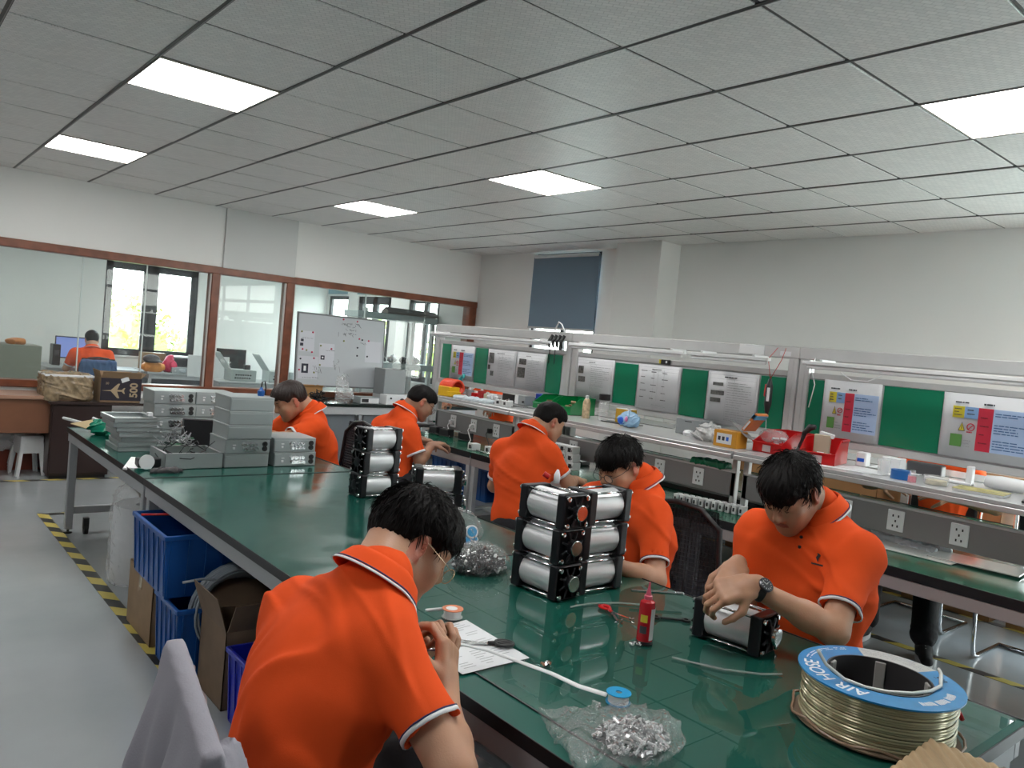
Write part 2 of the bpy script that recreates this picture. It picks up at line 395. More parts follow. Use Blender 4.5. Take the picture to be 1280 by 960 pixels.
# outside: pale bounce ground, shrubs
GR = mat('meadow_grass', (.22, .30, .06), .9, var=.35, vs_=.6)
o = bx('ground_outside', mat('outside_ground', (.42, .43, .38), .9, var=.1, vs_=.3), (-60, 13.8, -4.2), (90, 160, -4), bev=0); struct(o)  # tone greyed and raised so daylight bounces up to the ceiling
o = bx('ground_outside', MATS['outside_ground'], (7.2, -60, -4.2), (90, 13.6, -4), bev=0); struct(o)
def bush(cx_, cy_, z0, R, n, col):
    g = G()
    for k in range(n):
        a, b_, r = random.uniform(0, 2*PI), random.uniform(-.2, 1), R*random.uniform(.55, 1)
        c = Vector((cx_+r*math.cos(a)*math.sqrt(1-min(1, abs(b_))**2), cy_+r*math.sin(a)*math.sqrt(1-min(1, abs(b_))**2), z0+R*.4+r*b_*1.1))
        s_ = random.uniform(.03, .08)*R; d = Vector((random.gauss(0, 1), random.gauss(0, 1), random.gauss(0, 1))).normalized()
        e = d.orthogonal().normalized()*s_; f_ = d.cross(e)
        g.poly([c-e, c-f_*.5, c+e, c+f_*.5])
    return g
LEAF = [mat('leaf_a', (.42, .50, .12), .7), mat('leaf_b', (.30, .40, .09), .7), mat('leaf_c', (.50, .55, .17), .7)]
SHB = ['shrub outside the left office window, leftmost', 'shrub outside the office window, second from the left', 'shrub outside the office window beside the middle frame', 'shrub outside the right pane of the office window', 'shrub behind the right edge of the office window', 'shrub behind the wall between the office windows', 'shrub past the far office side window', 'shrub farthest to the right beyond the office']
for k in range(8):
    x_ = 2.2+k*2.9; y_ = 30+(k % 2)*5; R = random.uniform(2.5, 2.8)
    t_ = thing('shrub', SHB[k], 'shrub', (x_*1.0+3, y_, -4), group='shrubs beyond the office windows')
    g = bush(0, 0, 2.5, R, 1500, None); g.build('foliage', LEAF[k % 3], t_)
    G().tube([(0, 0, 0), (.1, 0, 1.5), (0, .1, 3)], [.2, .14, .06]).build('trunk', CARDD, t_); G().lathe([(0, 1.2), (R*.55, 2.2), (R*.8, 3.4), (R*.7, 4.6), (R*.35, 5.6), (0, 5.9)], n=14).build('inner_foliage', LEAF[1], t_, True)
# ================================================================ IMPLICIT SURFACES (for bodies, clothes, bags)
def _n(v): v = np.asarray(v, float); return v/max(np.linalg.norm(v), 1e-9)
def V(*a): return np.array(a, float)
class Prim:
    pass
def rc(a, b, r1, r2, k=.02):
    p = Prim(); p.t = 'c'; p.a = np.asarray(a, float); p.b = np.asarray(b, float); p.r1 = r1; p.r2 = r2; p.k = k
    p.c = (p.a+p.b)/2; p.R = np.linalg.norm(p.a-p.b)/2+max(r1, r2); return p
def el(c, r, A=None, k=.02):
    p = Prim(); p.t = 'e'; p.c = np.asarray(c, float); p.r = np.asarray(r, float); p.A = np.eye(3) if A is None else np.asarray(A); p.k = k; p.R = max(r); return p
def rbx(c, h, A=None, rr=.01, k=.02):
    p = Prim(); p.t = 'b'; p.c = np.asarray(c, float); p.h = np.asarray(h, float); p.A = np.eye(3) if A is None else np.asarray(A); p.rr = rr; p.k = k; p.R = float(np.linalg.norm(h)); return p
def pl(c, n, k=.004):
    p = Prim(); p.t = 'p'; p.c = np.asarray(c, float); p.n = _n(n); p.k = k; p.R = 1e9; return p
def dist(p, P):
    if p.t == 'c':
        ab = p.b-p.a; L2 = max(ab@ab, 1e-12); h = np.clip(((P-p.a)@ab)/L2, 0, 1)
        return np.linalg.norm(P-p.a-h[:, None]*ab, axis=1)-(p.r1+(p.r2-p.r1)*h)
    if p.t == 'e':
        q = (P-p.c)@p.A.T; k0 = np.linalg.norm(q/p.r, axis=1); k1 = np.linalg.norm(q/(p.r**2), axis=1)
        return k0*(k0-1)/np.maximum(k1, 1e-6)
    if p.t == 'b':
        q = np.abs((P-p.c)@p.A.T)-p.h+p.rr
        return np.linalg.norm(np.maximum(q, 0), axis=1)+np.minimum(q.max(1), 0)-p.rr
    if p.t == 'p': return (P-p.c)@p.n
def field(ops, P, disp=None):
    """ops: list of (kind, prim, extra) kind '+' union '-' subtract '&' intersect"""
    D = np.full(len(P), .5)
    for kind, p in ops:
        k = p.k
        if p.R < 1e8:
            m = np.sum((P-p.c)**2, axis=1) < (p.R+.07+k)**2
            if kind == '&': m[:] = True
        else: m = slice(None)
        Q = P[m]
        if len(Q) == 0: continue
        d = dist(p, Q); e = D[m]
        if kind == '+':
            h = np.maximum(k-np.abs(e-d), 0)/k; D[m] = np.minimum(e, d)-h*h*k*.25
        else:
            if kind == '-': d = -d
            h = np.maximum(k-np.abs(e-d), 0)/k; D[m] = np.maximum(e, d)+h*h*k*.25
    if disp is not None: D = D+disp(P)
    return D
CORN = np.array([(i, j, k) for i in (0, 1) for j in (0, 1) for k in (0, 1)])
EDG = [(0, 1), (2, 3), (4, 5), (6, 7), (0, 2), (1, 3), (4, 6), (5, 7), (0, 4), (1, 5), (2, 6), (3, 7)]
def iso(name, ops, h, m, parent=None, disp=None, smooth=True, matfn=None, mats=None, pad=.03, fn=None):
    fld = fn or (lambda P: field(ops, P, disp))
    lo = np.min([p.c-p.R for s_, p in ops if s_ == '+'], axis=0)-pad; hi = np.max([p.c+p.R for s_, p in ops if s_ == '+'], axis=0)+pad
    B = 8; nb = np.ceil((hi-lo)/(h*B)).astype(int); n = nb*B+1
    ib = np.stack(np.meshgrid(*[np.arange(q) for q in nb], indexing='ij'), -1).reshape(-1, 3)
    cen = lo+(ib+.5)*B*h; dc = fld(cen)
    near = np.abs(dc) < B*h*.87*1.25+.012
    F = np.full(n, .5, np.float32)
    inside = (dc < 0) & ~near
    loc_ = np.stack(np.meshgrid(*[np.arange(B+1)]*3, indexing='ij'), -1).reshape(-1, 3)
    for q in ib[inside]: s_ = q*B; F[s_[0]:s_[0]+B+1, s_[1]:s_[1]+B+1, s_[2]:s_[2]+B+1] = -.5
    nbk = ib[near]
    for c0 in range(0, len(nbk), 400):
        ch = nbk[c0:c0+400]; idx = (ch[:, None, :]*B+loc_[None]).reshape(-1, 3)
        v = fld(lo+idx*h); F[idx[:, 0], idx[:, 1], idx[:, 2]] = v
    s = F < 0
    cnt = sum(s[i:n[0]-1+i, j:n[1]-1+j, k:n[2]-1+k].astype(np.int8) for i, j, k in CORN)
    act = np.argwhere((cnt > 0) & (cnt < 8)); cid = np.full(n-1, -1, np.int32); cid[tuple(act.T)] = np.arange(len(act))
    cv = np.stack([F[tuple((act+c).T)] for c in CORN], 1); pos = np.zeros((len(act), 3)); w = np.zeros(len(act))
    for a, b in EDG:
        va, vb = cv[:, a], cv[:, b]; x = (va < 0) != (vb < 0); t = np.where(x, va/np.where(x, va-vb, 1), 0)
        pos[x] += (CORN[a]+(CORN[b]-CORN[a])*t[:, None])[x]; w[x] += 1
    pos = lo+(act+pos/w[:, None])*h
    quads = []
    for axs in range(3):
        sl0 = [slice(None)]*3; sl1 = [slice(None)]*3; sl0[axs] = slice(0, -1); sl1[axs] = slice(1, None)
        e = np.argwhere(s[tuple(sl0)] != s[tuple(sl1)]); o1, o2 = [q for q in range(3) if q != axs]
        ok = (e[:, o1] > 0) & (e[:, o2] > 0) & (e[:, o1] < n[o1]-1) & (e[:, o2] < n[o2]-1); e = e[ok]
        if not len(e): continue
        d1 = np.zeros(3, int); d1[o1] = 1; d2 = np.zeros(3, int); d2[o2] = 1
        q = np.stack([cid[tuple(e.T)], cid[tuple((e-d1).T)], cid[tuple((e-d1-d2).T)], cid[tuple((e-d2).T)]], 1)
        flip = s[tuple(e.T)] ^ (axs == 1)
        q[~flip] = q[~flip][:, ::-1]; quads.append(q)
    Q = np.concatenate(quads); Q = Q[(Q >= 0).all(1)]
    me = bpy.data.meshes.new(name); me.vertices.add(len(pos)); me.vertices.foreach_set('co', pos.astype(np.float32).ravel())
    me.loops.add(len(Q)*4); me.loops.foreach_set('vertex_index', Q.astype(np.int32).ravel())
    me.polygons.add(len(Q)); me.polygons.foreach_set('loop_start', np.arange(len(Q), dtype=np.int32)*4)
    me.polygons.foreach_set('loop_total', np.full(len(Q), 4, np.int32))
    me.polygons.foreach_set('use_smooth', np.full(len(Q), bool(smooth)))
    for mm in (mats or [m]): me.materials.append(mm)
    if matfn is not None: me.polygons.foreach_set('material_index', matfn(pos[Q].mean(1)).astype(np.int32))
    me.update(calc_edges=True); me.validate()
    o = bpy.data.objects.new(name, me); COL.objects.link(o)
    if parent: o.parent = parent
    return o
def folds(seed, amp, f=18.):
    r = np.random.RandomState(seed); D = r.randn(4, 3); D /= np.linalg.norm(D, axis=1)[:, None]; ph = r.rand(4)*6
    def fn(P):
        w = .045*np.sin(P@D[0]*f*.7+ph[0])+.03*np.sin(P@D[1]*f*1.3+ph[1])
        a = np.sin(P@D[2]*f*1.6+w*60+ph[2]); b = np.sin(P@D[3]*f*2.3+w*90+ph[3])
        return -amp*(np.maximum(0, a)**3+.6*np.maximum(0, b)**3)
    return fn
# ================================================================ PEOPLE
def skin_mat(name, col):
    m = mat(name, col, .5, bump=.06, bs=260, var=.08, vs_=14); b = m.node_tree.nodes['Principled BSDF']
    b.inputs['Subsurface Weight'].default_value = .12; b.inputs['Subsurface Radius'].default_value = (.01, .004, .002); b.inputs['Subsurface Scale'].default_value = .6
    return m
SK = skin_mat('skin', (.47, .25, .155)); SKD = skin_mat('skin_tan', (.36, .185, .115))
LIP = skin_mat('lips', (.36, .12, .09)); EAR = skin_mat('ear_skin', (.50, .17, .11))
HAIRM = mat('black_hair', (.006, .005, .005), .5, spec=.14, bump=.25, bs=220)
HAIRB = mat('brown_black_hair', (.022, .013, .011), .42, spec=.4, bump=.25, bs=220)
SHIRT = mat('orange_polo', (.78, .086, .015), .9, spec=.2, bump=.10, bs=500, var=.05, vs_=9)
TRIM = mat('polo_white_stripe', (.72, .72, .74), .8); NAVY = mat('polo_navy_stripe', (.02, .025, .09), .8); REDT = mat('polo_red_lining', (.62, .02, .01), .8)
TROU = mat('black_trousers', (.014, .014, .018), .85, bump=.2, bs=60)
def frame(f, u):
    f = _n(f); r = _n(np.cross(f, u)); u = np.cross(r, f); return np.stack([r, f, u])      # rows: right, forward, up
def hand_ops(W_, d, n, side, curl=(.5, .6, .5), spread=.06, s=1., thumb=(.5, .6), fl=None):
    """W_ wrist, d direction wrist->knuckles, n = normal of the back of hand, side=+1 thumb towards cross(d,n)"""
    d = _n(d); n = _n(np.asarray(n)-d*np.dot(n, d)); t = np.cross(d, n)*side; A = np.stack([t, d, n]); o = []
    o.append(rbx(W_+d*.048*s, (.041*s, .052*s, .0145*s), A, .013*s, .012))
    o.append(rc(W_-d*.02*s, W_+d*.03*s, .026*s, .026*s, .02))
    Ls = [(.042, .025, .021), (.046, .029, .022), (.043, .026, .022), (.034, .02, .019)]
    for i in range(4):
        x = (.030-.0205*i)*s; b = W_+d*(.094-(.004, 0, .003, .011)[i])*s+t*x
        ang = 0; p = b; dd = _n(d+t*spread*(1.5-i)); r = (.0098, .010, .0095, .0085)[i]*s
        o.append(rc(W_+d*.05*s+t*x*.8+n*.004*s, b+n*.002*s, .008*s, .0105*s, .01))
        for q in range(3):
            c = curl[q]*(1+(fl[i] if fl else 0)); ang += c; v = dd*math.cos(ang)-n*math.sin(ang); e = p+v*Ls[i][q]*s
            o.append(rc(p, e, r*(1-.08*q), r*(1-.08*(q+1)), .003)); p = e
    b = W_+d*.025*s+t*.03*s-n*.004*s; v1 = _n(d*.65+t*.75-n*thumb[0]); e1 = b+v1*.042*s; v2 = _n(d*.9+t*.15-n*thumb[1]); e2 = e1+v2*.032*s; v3 = _n(v2-t*.3-n*.2); e3 = e2+v3*.026*s
    o += [rc(b, e1, .015*s, .0125*s, .012), rc(e1, e2, .0118*s, .0105*s, .003), rc(e2, e3, .0105*s, .0085*s, .003)]
    return o
def head_ops(H, A, s):
    L = lambda x, y, z: H+(x*A[0]+y*A[1]+z*A[2])*s
    def E(c, r, k=.02): return ('+', el(L(*c), np.array(r)*s, A, k*s))
    def C(a, b, r1, r2, k=.015): return ('+', rc(L(*a), L(*b), r1*s, r2*s, k*s))
    o = [E((0, -.012, .03), (.074, .097, .086)), E((0, .028, -.022), (.062, .066, .088), .03), E((0, .04, -.06), (.048, .05, .05), .03)]
    for q in (-1, 1):
        o += [C((q*.05, .005, -.055), (q*.02, .072, -.098), .022, .016, .03), C((q*.043, .062, -.028), (q*.036, .07, -.045), .02, .018, .03),
              C((q*.012, .088, .024), (q*.042, .072, .026), .009, .009, .02)]
    o += [C((0, .074, -.098), (0, .076, -.104), .02, .018, .02)]
    for q in (-1, 1): o.append(('-', el(L(q*.031, .104, .004), np.array((.019, .02, .014))*s, A, .012*s)))
    for q in (-1, 1): o.append(E((q*.031, .077, .003), (.0155, .0125, .0115), .004))
    o += [C((0, .088, .018), (0, .110, -.022), .008, .0115, .012), C((0, .105, -.03), (0, .108, -.027), .012, .012, .008)]
    for q in (-1, 1): o.append(E((q*.0135, .096, -.033), (.008, .010, .0075), .008))
    o += [C((-.019, .084, -.0555), (.019, .084, -.0555), .006, .006, .01), C((0, .089, -.054), (0, .0895, -.054), .0075, .0075, .01), C((-.015, .084, -.0665), (.015, .084, -.0665), .0075, .0075, .01)]
    o.append(('-', rc(L(-.022, .095, -.061), L(.022, .095, -.061), .0028*s, .0028*s, .004*s)))
    for q in (-1, 1):
        AE = np.stack([_n(A[0]+q*-.35*A[1]), _n(A[1]+q*.35*A[0]), A[2]])
        o.append(('+', el(L(q*.080, -.014, -.008), np.array((.0085, .019, .031))*s, AE, .006*s)))
        o.append(('+', rc(L(q*.074, -.006, -.034), L(q*.075, -.004, -.03), .008*s, .008*s, .008*s)))
        o.append(('-', el(L(q*.089, -.009, -.004), np.array((.0075, .0115, .021))*s, AE, .005*s)))
    return o, L
def person(name, label, group, J, h=.006, s=1.0, skin=None, hairm=None, hairstyle=0, glasses=None, hsz=.95, sleeve=.74, trousers=True, watch=None, lo_detail=False, seed=0, hands=None, shirt=True, res_s=None, fold=.006, shoes=None, legs=None, logo=False, mouth=True):
    skin = skin or SK; hairm = hairm or HAIRM
    root = thing(name, label, 'person', tuple(J['P'][:2])+(0,), 0, group)
    base = V(J['P'][0], J['P'][1], 0)
    j = {k: (np.asarray(v, float)-base if k not in ('HF', 'HU', 'FW') and not k.startswith('_') else v) for k, v in J.items()}
    H, N, C_, P_, SL, SR, EL_, ER, WL, WR = [j[k] for k in ('H', 'N', 'C', 'P', 'SL', 'SR', 'EL', 'ER', 'WL', 'WR')]
    A = frame(j['HF'], j['HU']); hd, L = head_ops(H, A, s*hsz)
    lat = _n(SR-SL); upv = _n(N-P_); fwv = _n(np.cross(upv, lat)); TA = np.stack([lat, fwv, _n(np.cross(lat, fwv))])
    upc = _n(N-C_); fwc = _n(np.cross(upc, lat)); CA = np.stack([lat, fwc, _n(np.cross(lat, fwc))])
    upp = _n(C_-P_); fwp = _n(np.cross(upp, lat)); PA = np.stack([lat, fwp, _n(np.cross(lat, fwp))])
    ops = hd[:]
    ops += [('+', rc(L(0, -.034, -.035), N+upc*.01, .052*s, .057*s, .03)), ('+', rc(L(0, -.05, .0), N-fwc*.012, .045*s, .055*s, .03)), ('+', rc(N-upc*.03, C_, .050*s, .10*s, .04))]
    for X_, E_, W2 in ((SL, EL_, WL), (SR, ER, WR)):
        ops += [('+', rc(N-upc*.045, X_, .042*s, .042*s, .03)), ('+', rc(X_, E_, .046*s, .040*s, .02)), ('+', rc(E_, E_+(W2-E_)*.35, .040*s, .039*s, .02)), ('+', rc(E_+(W2-E_)*.3, W2, .0385*s, .0245*s, .02))]
    hs = hands or {}
    for sd, W2, E_ in (('L', WL, EL_), ('R', WR, ER)):
        hh = hs.get(sd, {}); d = hh.get('d', _n(W2-E_)); n_ = hh.get('n', (0, 0, 1))
        ops += [('+', p) for p in hand_ops(W2, d, n_, hh.get('side', 1 if sd == 'L' else -1), hh.get('curl', (.5, .7, .5)), hh.get('spread', .06), s, hh.get('thumb', (.5, .6)), hh.get('fl'))]
    def mf(P):
        q = (P-H)@A.T/(s*hsz); r = np.zeros(len(P), int)
        r[(np.abs(q[:, 0]) < .0235) & (q[:, 1] > .07) & (np.abs(q[:, 2]+.061) < .0125-.2*np.abs(q[:, 0])) & (q[:, 1] > .078)] = 1
        r[(np.abs(q[:, 0]) > .0775) & (q[:, 1] < .008) & (q[:, 1] > -.036) & (q[:, 2] < .026) & (q[:, 2] > -.042)] = 2
        return r
    iso('body', ops, h, skin, root, matfn=mf, mats=[skin, LIP, EAR])
    # shirt
    if shirt:
        so = [('+', el(P_+upp*.02, (.168*s, .125*s, .13*s), PA, .06)), ('+', el(P_*.45+C_*.55, (.155*s, .115*s, .17*s), PA, .08)), ('+', el(C_+upc*.01-fwc*.01, (.168*s, .122*s, .165*s), CA, .08)),
              ('+', rc(SL*.88+SR*.12-upc*.015, SR*.88+SL*.12-upc*.015, .064*s, .064*s, .07)), ('+', el(N-upc*.045*s-fwc*.01, (.115*s, .075*s, .06*s), CA, .05)),
              ('+', rc(N-upc*.035, N+upc*.012, .080*s, .070*s, .03))]
        so += [('+', rc(N*.62+X_*.38-upc*.028, X_-upc*.01, .056*s, .060*s, .05)) for X_ in (SL, SR)]
        so += [('+', rc(X_*.85+C_*.15-upc*.04, C_+lat*q_*.095*s, .070*s, .085*s, .06)) for X_, q_ in ((SL, -1), (SR, 1))]
        cuts = []
        for X_, E_ in ((SL, EL_), (SR, ER)):
            dd = _n(E_-X_); Le = np.linalg.norm(E_-X_); e = X_+dd*(Le*(sleeve+.06))
            so += [('+', rc(X_, e, .062*s, .054*s, .05))]; cuts.append((X_+dd*Le*sleeve, dd, X_, e))
        fo = folds(seed, fold)
        hem = P_-upp*.10*s
        sleeves = so[-2:]
        # each sleeve is trimmed on its own, then joined with the trunk
        def shirt_field(P, grow=0.):
            D = field(so[:-2], P)
            for (k_, p), (c, dd, X_, e) in zip(sleeves, cuts):
                d = dist(p, P); cut = (P-c)@dd; d = np.maximum(d, cut)
                kk = .05; hh_ = np.maximum(kk-np.abs(D-d), 0)/kk; D = np.minimum(D, d)-hh_*hh_*kk*.25
            D = D+fo(P)-grow
            for (k_, p), (c, dd, X_, e) in zip(sleeves, cuts):
                inn = rc(c-dd*.018*s, c+dd*.12*s, .0435*s, .044*s); D = np.maximum(D, -dist(inn, P))
            return D
        def gen(name_, fn_, m_, res): return iso(name_, [('+', p) for _, p in so], res, m_, root, fn=fn_)
        rs = res_s or h*1.4
        def f_shirt(P):
            D = shirt_field(P)
            return np.maximum(D, (P-hem)@(-upp)) if not shirt == 'long' else D
        gen('shirt', f_shirt, SHIRT, rs)
        # hem bands on the sleeves
        for (k_, p), (c, dd, X_, e) in zip(sleeves, cuts):
            for nm, off, gr, m_, wd in (('sleeve_stripe', -.001, .0018, TRIM, .0042), ('sleeve_piping', -.0068, .0021, NAVY, .0017)):
                if lo_detail and nm != 'sleeve_stripe': continue
                if lo_detail: wd = .008
                r_ = .067*s; u_ = _n(np.cross(dd, V(.3, .2, 1))); v_ = np.cross(dd, u_); pts = []
                g = G(); nn = 40; rings = []
                for a in range(nn):
                    t_ = 2*PI*a/nn; dr = u_*math.cos(t_)+v_*math.sin(t_); cc = c+dd*off
                    # march to the surface
                    ts = np.linspace(.049, .11, 50)*s; ff = shirt_field(cc-dd*.006+dr*ts[:, None]); kx = np.argmax(ff > 0) if (ff > 0).any() else 59
                    rr_ = ts[min(kx, 24)]+gr
                    q0 = cc-dd*wd; q1 = cc+dd*wd
                    rings.append([g.bm.verts.new(tuple(z)) for z in (q0+dr*(rr_-.005), q0+dr*rr_, q1+dr*rr_, q1+dr*(rr_-.005))])
                for a in range(nn):
                    for b in range(4):
                        g.bm.faces.new((rings[a][b], rings[(a+1) % nn][b], rings[(a+1) % nn][(b+1) % 4], rings[a][(b+1) % 4]))
                g.build(nm, m_, root, True)
        # collar : folded band around the neck, open at the front
        nc = N+upc*.012*s
        ua = _n(upc*.68+_n(H-N)*.32); lk = _n(lat-ua*np.dot(lat, ua)); fk = _n(np.cross(ua, lk)); ulk = ua
        def cpt(t, v, off=0.):
            ph = PI/2+.20+(2*PI-.40)*t; dx, dy = math.cos(ph), math.sin(ph); fr = max(0, dy)
            rin = .070*s; r_ = rin+(.006+.024*v+.004*fr)*s+off; z = (.030-.006*fr-(.044+.030*fr**4)*v)*s
            if v < .12: r_ = rin+.002*s+off
            return nc+lk*dx*r_*1.02+fk*(dy*r_*1.02)+ua*z-upc*fr*.012*s+fwc*fr*.004
        g = G(); g.surf(lambda u, v: tuple(cpt(u, v)), 44, 7); g.build('collar', SHIRT, root, True, solid=.0035*s)
        g = G(); g.surf(lambda u, v: tuple(cpt(u, .90+.10*v, .0030)), 44, 1); g.build('collar_stripe', TRIM, root, True, solid=.002)
        if not lo_detail:
            g = G(); g.surf(lambda u, v: tuple(cpt(u, .80+.05*v, .0032)), 44, 1); g.build('collar_piping', NAVY, root, True, solid=.002)
        g = G(); g.surf(lambda u, v: tuple(nc+(lk*math.cos(2*PI*u)+fk*math.sin(2*PI*u))*(.064*s)+ua*(.028-.05*v)*s-upc*max(0, math.sin(2*PI*u))*.014), 32, 2); g.build('collar_stand', REDT if seed % 2 == 0 else SHIRT, root, True, solid=.002)
    # hair
    S0 = s; s = s*hsz
    def hairline(y):
        return np.interp(y, [-.12, -.08, -.04, -.02, .0, .02, .035, .05, .075, .1], [-.062, -.064, -.05, .02, .028, -.002, .012, .036, [.034, .020, .05][hairstyle], [.040, .024, .055][hairstyle]])
    cap = [('+', el(L(0, -.012, .036), np.array((.087, .110, .096))*s, A, .02)), ('+', el(L(0, .03, .062), np.array((.068, .072, .058))*s, A, .03)), ('+', el(L(0, -.055, -.01), np.array((.066, .058, .065))*s, A, .03))]
    r2 = np.random.RandomState(seed+5); KD = r2.randn(3, 3)
    def hd_disp(P):
        q = (P-H)@A.T/s; th = np.arctan2(q[:, 0], q[:, 1]+.03); z = q[:, 2]
        rid = np.sin(th*26+6*np.sin(z*30+seed))*.5+np.sin(th*47+z*25+4*np.sin(q[:, 1]*40))*.5
        fade = np.clip((z-hairline(q[:, 1]))/.05, 0, 1)
        base_ = (1-fade)*.011*(q[:, 1] < .03)-.0026*rid*(.3+.7*fade)
        return base_*s
    def hair_field(P):
        q = (P-H)@A.T/s
        D = field(cap, P)+hd_disp(P)
        jag = .006*np.sin(q[:, 0]*190+seed)+.005*np.sin(q[:, 0]*83)
        D2 = (hairline(q[:, 1])+jag*(q[:, 1] > .03)-q[:, 2])*s*.8
        return np.maximum(D, D2)
    ho = iso('hair', cap, max(h*.8, .003), hairm, root, fn=hair_field)
    if not lo_detail:
        g = G(); cnt = 0
        rr = np.random.RandomState(seed+77)
        whorl = V(0, -.06, .10)
        for q_ in range(1500):
            v = rr.randn(3); v /= np.linalg.norm(v)
            if v[2] < -.35: continue
            c0 = V(0, -.012, .036); R3 = V(.087, .110, .096)
            p = c0+v*R3
            if p[2] < hairline(p[1])+.012: continue
            nrm = _n(v/R3); gd = p-whorl; gd = gd-nrm*(gd@nrm); gd = _n(gd+rr.randn(3)*.22*np.linalg.norm(gd))
            Ls_ = rr.uniform(.018, .038); pts = []
            for k in range(4):
                f_ = k/3; pp = p+gd*Ls_*f_+nrm*(.0015+.006*math.sin(f_*2.2))-nrm*(Ls_*f_)**2*4+V(0, 0, -1)*.004*f_*f_
                if pp[1] > .02 and p[2] < .12: pass
                pts.append(tuple(L(*pp)))
            w = rr.uniform(.0008, .0016)*s
            g.tube(pts, [w, w*1.1, w*.8, w*.2], 3)
        g.build('hair_strands', hairm, ho)['kind'] = 'stuff'
    # brows
    g = G()
    for q in (-1, 1): g.tube([tuple(L(q*.014, .0955, .0245)), tuple(L(q*.03, .092, .0305)), tuple(L(q*.047, .0795, .0265))], [.0022*s, .0028*s, .0012*s], 6)
    g.build('eyebrows', hairm, root, True)
    g = G()
    for q in (-1, 1): g.tube([tuple(L(q*.018, .0855, .000)), tuple(L(q*.031, .0905, -.0035)), tuple(L(q*.045, .081, .000))], [.0008*s, .0012*s, .0008*s], 5)
    g.build('eyelashes', hairm, root, True)
    if glasses:
        gm, wire, low = glasses; g = G()
        for q in (-1, 1):
            cc = V(q*.034, .112-abs(.0), -.004+low)
            g.tube([tuple(L(*(cc+V(.024*math.cos(a)*(1.0), -.006*abs(math.cos(a))*0, .019*math.sin(a))))) for a in np.linspace(0, 2*PI, 25)[:-1]], wire*s, 6, closed=True)
            g.tube([tuple(L(q*.058, .110, .003+low)), tuple(L(q*.078, .07, .006+low*.7)), tuple(L(q*.083, .0, .012)), tuple(L(q*.082, -.022, .0))], wire*.9*s, 6)
        g.tube([tuple(L(-.011, .113, .001+low)), tuple(L(0, .1165, .004+low)), tuple(L(.011, .113, .001+low))], wire*s, 6)
        go = g.build('glasses', gm, root, True)
        g = G()
        for q in (-1, 1):
            cc = V(q*.034, .112, -.004+low); g.poly([tuple(L(*(cc+V(.0235*math.cos(a), 0, .0185*math.sin(a))))) for a in np.linspace(0, 2*PI, 21)[:-1]])
        g.build('lenses', GLASS, go)
    s = S0
    if trousers and legs:
        lo_ = [('+', el(P_-upp*.03, (.165*s, .13*s, .12*s), PA, .05))]
        for (hip, kn, an) in legs:
            hip, kn, an = [np.asarray(q, float)-base for q in (hip, kn, an)]
            lo_ += [('+', rc(hip, kn, .09*s, .074*s, .04)), ('+', rc(kn, an, .072*s, .068*s, .02))]
        fo2 = folds(seed+3, .006)
        iso('trousers', lo_, max(h*1.6, .009), TROU, root, disp=fo2)
    if legs and not shoes:
        for (hip, kn, an) in legs:
            d_ = np.asarray(kn, float)-np.asarray(hip, float); sneaker(root, np.asarray(an, float)-base+V(-.03*d_[0]/np.linalg.norm(d_), 0, -an[2]), math.atan2(d_[1], d_[0]), s)
    if shoes:
        for sh in shoes:
            sneaker(root, np.asarray(sh[0], float)-base, sh[1], s)
    return root, base, L, (lat, upc, fwc), j
def sneaker(root, a, yaw, s=1.):
    """low canvas sneaker: heel at a, toe towards yaw"""
    d = V(math.cos(yaw), math.sin(yaw), 0); r_ = V(-d[1], d[0], 0); A = np.stack([r_, d, V(0, 0, 1)])
    up_ = iso('shoe', [('+', rc(a+V(0, 0, .06), a+d*.06+V(0, 0, .055), .042, .042, .03)), ('+', rc(a+d*.06+V(0, 0, .05), a+d*.2+V(0, 0, .035), .042, .032, .03)), ('+', rc(a+V(0, 0, .07)+d*.02, a+V(0, 0, .12)+d*.015, .042, .045, .02)),
        ('-', pl(a+V(0, 0, .02), (0, 0, 1)))], .007, mat('sneaker_canvas', (.02, .02, .022), .8), root)
    g = G(); pts = []
    for k in range(28):
        t = 2*PI*k/28; y = .092+.135*math.sin(t); w = .044*(1-.12*math.sin(t)); pts.append(tuple(a+d*y+r_*w*math.copysign(abs(math.cos(t))**.7, math.cos(t))+V(0, 0, .002)))
    g.prism(pts, (0, 0, .03)); g.build('sole', mat('white_rubber', (.62, .62, .62), .6), up_)
    g = G()
    for k in range(6):
        y = .055+.02*k; z = .100-.0095*k
        g.tube([tuple(a+d*y+r_*.028+V(0, 0, z-.012)), tuple(a+d*(y+.012)+V(0, 0, z+.004)), tuple(a+d*(y+.024)-r_*.028+V(0, 0, z-.02))], .0032, 5)
        g.tube([tuple(a+d*y-r_*.028+V(0, 0, z-.012)), tuple(a+d*(y+.012)+V(0, 0, z+.005)), tuple(a+d*(y+.024)+r_*.028+V(0, 0, z-.02))], .0032, 5)
    g.build('laces', MATS['white_rubber'], up_)
# ================================================================ PEOPLE IN THE ROOM
GOLD = mat('gold_wire', (.75, .6, .42), .25, 1); BWIRE = mat('black_wire_frame', (.01, .01, .012), .3)
ORG = 'workers in orange polo shirts'
def V3(*a): return tuple(a)
